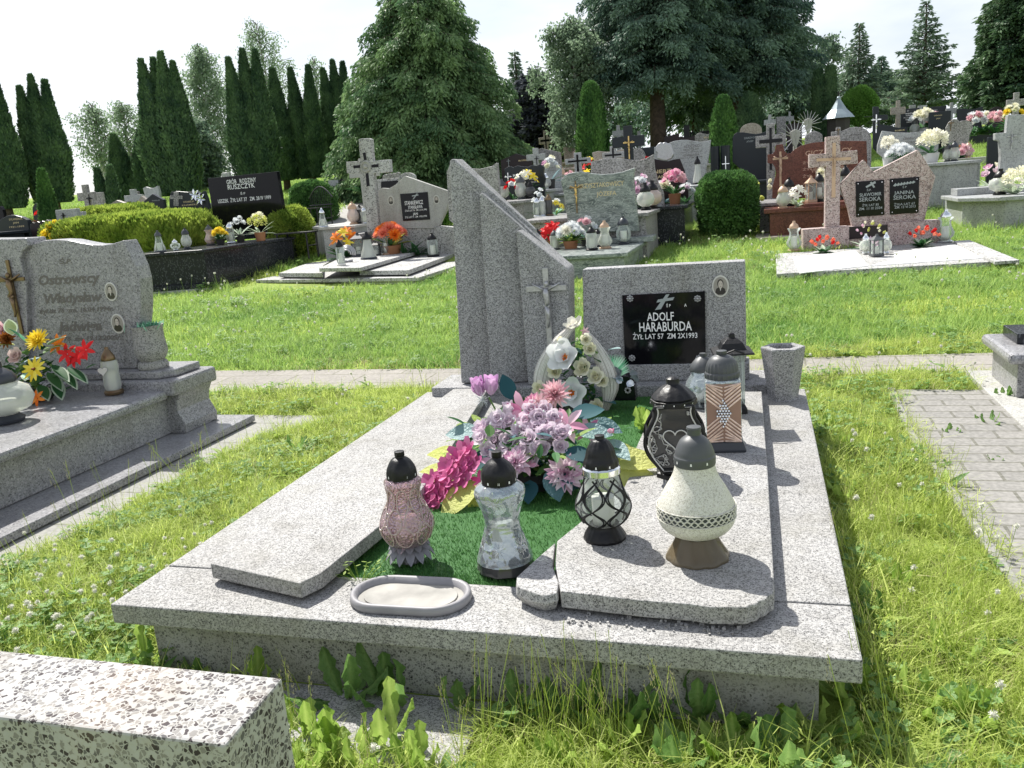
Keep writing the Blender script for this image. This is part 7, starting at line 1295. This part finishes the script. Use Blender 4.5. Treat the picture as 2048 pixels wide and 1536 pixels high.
def scatter(name, protos, pts, rot, scl, idx, tilt=None):
    cc = bpy.data.collections.new(name + '_sources')
    for i, p in enumerate(protos): p.name = name + '_tuft_%02d' % i; cc.objects.link(p)
    n = len(pts); me = bpy.data.meshes.new(name); me.vertices.add(n); me.vertices.foreach_set('co', pts.astype(np.float32).ravel())
    a = me.attributes.new('rot', 'FLOAT_VECTOR', 'POINT'); a.data.foreach_set('vector', rot.astype(np.float32).ravel()); a = me.attributes.new('scl', 'FLOAT', 'POINT'); a.data.foreach_set('value', scl.astype(np.float32)); a = me.attributes.new('pick', 'INT', 'POINT'); a.data.foreach_set('value', idx.astype(np.int32))
    o = bpy.data.objects.new(name, me); COL.objects.link(o); g = bpy.data.node_groups.new(name, 'GeometryNodeTree'); g.interface.new_socket('Geometry', in_out='INPUT', socket_type='NodeSocketGeometry'); g.interface.new_socket('Geometry', in_out='OUTPUT', socket_type='NodeSocketGeometry')
    N = g.nodes.new; gi = N('NodeGroupInput'); go = N('NodeGroupOutput'); ci = N('GeometryNodeCollectionInfo'); ci.inputs['Collection'].default_value = cc; ci.inputs['Separate Children'].default_value = True; ci.inputs['Reset Children'].default_value = True
    ip = N('GeometryNodeInstanceOnPoints'); ip.inputs['Pick Instance'].default_value = True
    def na(nm, ty): x = N('GeometryNodeInputNamedAttribute'); x.data_type = ty; x.inputs['Name'].default_value = nm; return x.outputs['Attribute']
    er = N('FunctionNodeEulerToRotation'); g.links.new(na('rot', 'FLOAT_VECTOR'), er.inputs[0]); g.links.new(gi.outputs[0], ip.inputs['Points']); g.links.new(ci.outputs[0], ip.inputs['Instance']); g.links.new(na('pick', 'INT'), ip.inputs['Instance Index']); g.links.new(er.outputs[0], ip.inputs['Rotation']); g.links.new(na('scl', 'FLOAT'), ip.inputs['Scale']); g.links.new(ip.outputs[0], go.inputs[0])
    md = o.modifiers.new('scatter', 'NODES'); md.node_group = g; tag(o, kind='stuff'); return o
zf = lambda Y: np.interp(Y, PY, PZ)
def pts_in(x0, x1, y0, y1, dens, pw=1.0):
    n = int((x1 - x0) * (y1 - y0) * dens); X = NR.uniform(x0, x1, n); Y = NR.uniform(y0, y1, n); m_ = keep(X, Y) & inview(X, Y, zf(Y)); X, Y = X[m_], Y[m_]; return X, Y
fn = hfield(5)
def field(X, Y, s=1.): return fn(np.stack([X * s, Y * s, X * 0], 1))
near = [tuft('t', 26, .075, .03, .003, 'grass', 3, 1.3) for i in range(4)] + [tuft('t', 16, .13, .03, .0034, 'grass', 3, 1.0, .2) for i in range(2)] + [tuft('t', 12, .07, .03, .004, 'grass_dry', 2, 1.4)] + [leafy('t', 'clover'), leafy('t', 'broad'), leafy('t', 'broad')]
AX, AY = [], []
for y0, y1, hw, dn_ in ((.6, 2.2, 2.2, 1500), (2.2, 3.6, 3.2, 1100), (3.6, 5.2, 4.0, 700)):
    X, Y = pts_in(-hw, hw, y0, y1, dn_); AX.append(X); AY.append(Y)
X = np.concatenate(AX); Y = np.concatenate(AY); n = len(X); f_ = field(X, Y, 1.2); idx = NR.randint(0, 4, n); u_ = NR.uniform(size=n)
idx = np.where(u_ < .10 + .08 * f_, 6, idx); idx = np.where((u_ > .86 - .10 * field(X + 9, Y, 1.0)), 7 + NR.randint(0, 3, n), idx); idx = np.where((u_ > .4) & (u_ < .40 + .09 + .06 * np.clip(field(X, Y + 3, 1.5), -1, 1)), 4 + NR.randint(0, 2, n), idx)
scl = NR.uniform(.65, 1.25, n) * (1 + .18 * f_); scatter('grass', near, np.stack([X, Y, zf(Y)], 1), np.stack([NR.normal(size=n) * .15, NR.normal(size=n) * .15, NR.uniform(0, 6.28, n)], 1), scl, idx)
mid = [tuft('t', 20, .085, .04, .0055, 'grass_far', 2, .8) for i in range(3)] + [tuft('t', 20, .075, .045, .006, 'grass_green', 2, .8) for i in range(2)] + [tuft('t', 16, .14, .04, .005, 'grass_far', 2, .6), tuft('t', 14, .07, .045, .007, 'grass', 2, 1.0), tuft('t', 12, .06, .045, .006, 'grass_dry', 2, 1.2), leafy('t', 'clover')]
AX, AY = [], []
for y0, y1, hw, dn_ in ((5.2, 7.5, 5.5, 420), (7.5, 10.5, 8, 260), (10.5, 15, 11, 130)):
    X, Y = pts_in(-hw, hw, y0, y1, dn_); AX.append(X); AY.append(Y)
X = np.concatenate(AX); Y = np.concatenate(AY); n = len(X); idx = NR.randint(0, 3, n); f_ = field(X, Y, .7) + NR.normal(size=n) * .45; idx = np.where(f_ > .55, 3 + NR.randint(0, 2, n), idx); idx = np.where(field(X + 5, Y, .9) + NR.normal(size=n) * .4 > .95, 5, idx); idx = np.where(f_ < -.6, 6, idx); idx = np.where(field(X, Y + 7, .6) + NR.normal(size=n) * .4 > 1.0, 7, idx); idx = np.where(NR.uniform(size=n) < .06, 8, idx); scatter('grass', mid, np.stack([X, Y, zf(Y)], 1), np.stack([NR.normal(size=n) * .12, NR.normal(size=n) * .12, NR.uniform(0, 6.28, n)], 1), NR.uniform(.6, 1.3, n) * np.interp(Y, [5, 15], [1, 1.5]) * (1 + .2 * field(X, Y, 1.5)), idx)
fr_p = [tuft('t', 18, .13, .11, .014, 'grass_far', 2, .8) for i in range(3)]
X, Y = pts_in(-18, 18, 15, 32, 34); n = len(X); scatter('grass', fr_p, np.stack([X, Y, zf(Y)], 1), np.stack([NR.normal(size=n) * .12, NR.normal(size=n) * .12, NR.uniform(0, 6.28, n)], 1), NR.uniform(.7, 1.3, n), NR.randint(0, 3, n))
# white clover blossoms, in drifts
cl = [leafy('t', 'whiteflower') for i in range(4)]
AX, AY = [], []
X, Y = pts_in(-3, 3, .9, 5, 9); m_ = (field(X, Y, .8) > .15) | (NR.uniform(size=len(X)) < .25); AX.append(X[m_]); AY.append(Y[m_]); c0 = hp(200, 1240, GZ); X = NR.normal(size=38) * .22 + c0.x; Y = NR.normal(size=38) * .2 + c0.y; m_ = keep(X, Y); AX.append(X[m_]); AY.append(Y[m_]); X, Y = pts_in(-8, 8, 5, 12, 3); AX.append(X); AY.append(Y)
X = np.concatenate(AX); Y = np.concatenate(AY); n = len(X); scatter('clover_blossoms', cl, np.stack([X, Y, zf(Y)], 1), np.stack([NR.normal(size=n) * .2, NR.normal(size=n) * .2, NR.uniform(0, 6.28, n)], 1), NR.uniform(.8, 1.2, n) * np.interp(Y, [3, 12], [1, 1.8]), NR.randint(0, 4, n))
st = [leafy('t', 'stalk') for i in range(4)]
X, Y = pts_in(-3, 3, .9, 4.5, 22); P0 = [hp(x, y, GZ) for x, y in [(R.uniform(900, 1400), R.uniform(1440, 1560)) for i in range(36)] + [(R.uniform(1700, 1980), R.uniform(820, 1500)) for i in range(60)] + [(R.uniform(560, 640), R.uniform(1440, 1540)) for i in range(8)]]
X = np.concatenate([X, [p.x for p in P0]]); Y = np.concatenate([Y, [p.y for p in P0]]); m_ = keep(X, Y); X, Y = X[m_], Y[m_]; n = len(X); scatter('seed_stalks', st, np.stack([X, Y, zf(Y)], 1), np.stack([NR.normal(size=n) * .12, NR.normal(size=n) * .12, NR.uniform(0, 6.28, n)], 1), NR.uniform(.6, 1.1, n), NR.randint(0, 4, n))
# separate broad leaved weeds along the foundation and at the front
def toothed(b, o, d, L_, W, mat, curl=-.5, lobes=6, tw=0):
    """a dock or dandelion leaf with a wavy toothed edge and raised midrib"""
    o = Vector(o); d = Vector(d).normalized(); n = Vector((0, 0, 1)); n = (n - d * n.dot(d)).normalized() if abs(d.z) < .98 else Vector((0, -1, 0)); s = d.cross(n); s = (s * math.cos(tw) + n * math.sin(tw)); n = s.cross(d) * -1; vs = []; p = o.copy(); k = lobes * 2
    for i in range(k + 1):
        t_ = i / k; a = curl * t_ * 1.3; dd = d * math.cos(a) + n * math.sin(a); nn = n * math.cos(a) - d * math.sin(a)
        if i: p = p + dd * (L_ / k)
        ww = W * (.12 + .88 * math.sin(math.pi * min(1, t_ * .9 + .04)) ** 1.1 * (.35 + .75 * t_)) * (1 if i % 2 else .72); ww = ww if i < k else W * .05; wv = .09 * W * math.sin(i * 1.9)
        vs += [p - s * ww * .5 + nn * (.12 * ww + wv), p - s * ww * .22 + nn * .03 * ww, p - nn * .04 * W, p + s * ww * .22 + nn * .03 * ww, p + s * ww * .5 + nn * (.12 * ww - wv)]
    b.mat(mat); o0 = len(b.v); tn_ = R.uniform(.1, .6); b.add(vs, [(i * 5 + q, i * 5 + q + 1, i * 5 + q + 6, i * 5 + q + 5) for i in range(k) for q in range(4)], tn_)
    for i in range(k + 1): b.tone[o0 + i * 5 + 2] = min(1, tn_ + .45); b.tone[o0 + i * 5 + 1] = max(0, tn_ - .12 * (i % 2)); b.tone[o0 + i * 5 + 3] = max(0, tn_ - .12 * (i % 2))
LAT = ['dock plant with tall upright leaves', 'dandelion rosette with toothed leaves', 'broad leaved weed']
def weed(px, py, n, L_, W, mat, label, up=.9, z=GZ, grp='broad leaved weeds around the foreground grave', kd=0, face=None):
    L_ *= .72; W *= .85; B = hp(px, py, z); t = thing('weed_plant', label, 'weed', B, 0, grp)
    b = MB()
    for i in range(n):
        a = (i * 6.283 / n + R.uniform(-.3, .3)) if face is None else face + R.uniform(-.9, .9); toothed(b, (R.gauss(0, .008), R.gauss(0, .008), 0), (math.cos(a), math.sin(a), up * R.uniform(.25, 1.3)), L_ * R.uniform(.75, 1.15), W * R.uniform(.8, 1.2), mat, R.uniform(-1.0, -.2), 5 + kd)
    b.build('leaves', t, smooth=True)
    return t
WL = [(310, 1330, 3, .19, .045, 'weed', 2.5, 'upright bright dock leaf standing before the left end of the front slab'), (300, 1345, 6, .12, .05, 'weed_dark', 1, 'dark rosette under the left end of the front slab'), (520, 1385, 4, .15, .05, 'weed', 1.6, 'bright upright leaves by the corner of the pebbly stone'), (395, 1340, 7, .1, .05, 'weed_dark', .8, 'low leaves behind the pebbly stone'), (690, 1400, 5, .2, .075, 'weed_dark', .7, 'large dark dock leaves against the foundation, left group'), (770, 1412, 5, .2, .075, 'weed_dark', .9, 'large dark dock leaves against the foundation, second group'), (920, 1425, 5, .14, .055, 'weed_dark', .9, 'dark leaves at the right end of the low paving slab'),
  (1050, 1440, 6, .14, .05, 'weed_dark', 1.1, 'dark leaf clump against the foundation below the tray'), (1150, 1440, 6, .16, .05, 'weed_dark', 1.1, 'leaf clump in the middle of the foundation'), (1230, 1440, 5, .19, .07, 'weed_dark', 1.4, 'lobed tall leaf plant before the foundation'), (1310, 1445, 6, .13, .05, 'weed_dark', .8, 'low leaf clump right of the middle'), (1400, 1440, 6, .18, .06, 'weed_dark', 1.3, 'tall dark leaves below the beige urn'), (1500, 1450, 7, .14, .06, 'weed_dark', .8, 'leafy clump below the right cover slab'), (1600, 1450, 7, .16, .07, 'weed', .7, 'toothed dandelion at the right part of the foundation'),
  (1690, 1400, 6, .18, .05, 'weed', 1.1, 'pale pointed leaf plant at the front right corner'), (1660, 1490, 8, .16, .06, 'weed', .5, 'large flat dandelion rosette at the bottom right'), (1460, 1520, 8, .13, .06, 'weed', .5, 'dandelion rosette at the bottom edge below the urn'), (1360, 1530, 7, .13, .06, 'weed_dark', .6, 'crinkled rosette at the bottom edge'), (1560, 1530, 7, .15, .07, 'weed_dark', .6, 'broad rosette at the bottom edge right of the crinkled one'), (1120, 1530, 6, .12, .05, 'weed', 1.3, 'lime coloured clump at the bottom edge'), (1240, 1500, 6, .13, .05, 'weed', 1.2, 'bright clump below the lobed leaf plant'),
  (665, 1500, 4, .17, .07, 'weed', 2.2, 'puckered upright dock leaf before the paving slab, left'), (770, 1500, 4, .18, .07, 'weed', 2.2, 'puckered upright dock leaf before the paving slab, right'), (640, 1540, 7, .12, .07, 'weed', 1.0, 'yellow green ragged leaves at the bottom left of the paving slab'), (730, 1545, 6, .13, .05, 'weed', 1.2, 'ragged leaves at the bottom edge below the paving slab'), (840, 1545, 7, .13, .05, 'weed', 1.2, 'thin leafy clump at the bottom edge right of the ragged leaves'), (605, 1480, 5, .15, .05, 'weed', 1.5, 'wavy pale leaf beside the pebbly stone corner'),
  (1650, 870, 6, .12, .07, 'weed', 1.2, 'bright round leaves beside the back right corner of the grave'), (1690, 900, 5, .12, .06, 'weed', 1, 'round leaved weed right of the side slab'), (1680, 1000, 5, .12, .05, 'weed', 1, 'weed against the right side slab, middle'), (1740, 1240, 7, .13, .05, 'weed_dark', .9, 'leafy clump right of the side slab near the front'), (1790, 1180, 6, .12, .05, 'weed', 1, 'weed in the grass right of the grave'), (1900, 1330, 7, .14, .04, 'weed', 1, 'narrow leaved weed in the right foreground'), (1960, 1450, 7, .15, .05, 'weed', 1, 'bright weed at the lower right edge'), (1840, 1430, 6, .15, .04, 'weed', 1.3, 'lance leaved plant in the lower right grass'),
  (600, 905, 5, .13, .05, 'weed_dark', 1, 'dark leaf weed beside the left cover slab'), (500, 1330, 5, .12, .05, 'weed_dark', 1.2, 'shaded leaves under the front slab edge'), (2010, 800, 6, .1, .04, 'weed_dark', .9, 'weed at the foot of the right edge grave'), (1975, 850, 7, .1, .03, 'weed_dark', .5, 'flat weed growing in the brick joints by the right grave'), (1900, 870, 6, .07, .03, 'weed_dark', .5, 'small flat weed in the brick pavement'), (1860, 940, 6, .07, .025, 'weed_dark', .5, 'thin weed near the pavement kerb'), (1985, 925, 6, .06, .025, 'weed_dark', .5, 'small weed in the middle of the brick pavement'), (1290, 860, 5, .12, .06, 'weed', 1.2, 'fresh green weed growing behind the black pear shaped lantern')]
for px, py, n_, L_, W, mt, up, lb in WL: weed(px, py, n_, L_, W, mt, lb, up, z=(GZ if 'pear' not in lb else -.005))
# sprouts on the slab joints
for px, py, lb in ((720, 1160, 'thin yellow green sprout at the turf edge left of the tray'), (935, 772, 'dark creeping weed on the left corner of the plinth')):
    B = hp(px, py, .0); t = thing('sprout', lb, 'weed', B); b = MB()
    for i in range(22): a = R.uniform(0, 6.28); c = Vector((R.gauss(0, .04), R.gauss(0, .02), R.uniform(.005, .06))); b.mat('weed').tube([(c.x * .3, c.y * .3, 0), tuple(c)], .0006, 3); b.petal(c, (math.cos(a), math.sin(a), .3), (0, 0, 1), .014, .007, 0, 0, 2, .2)
    b.build('leaves', t)
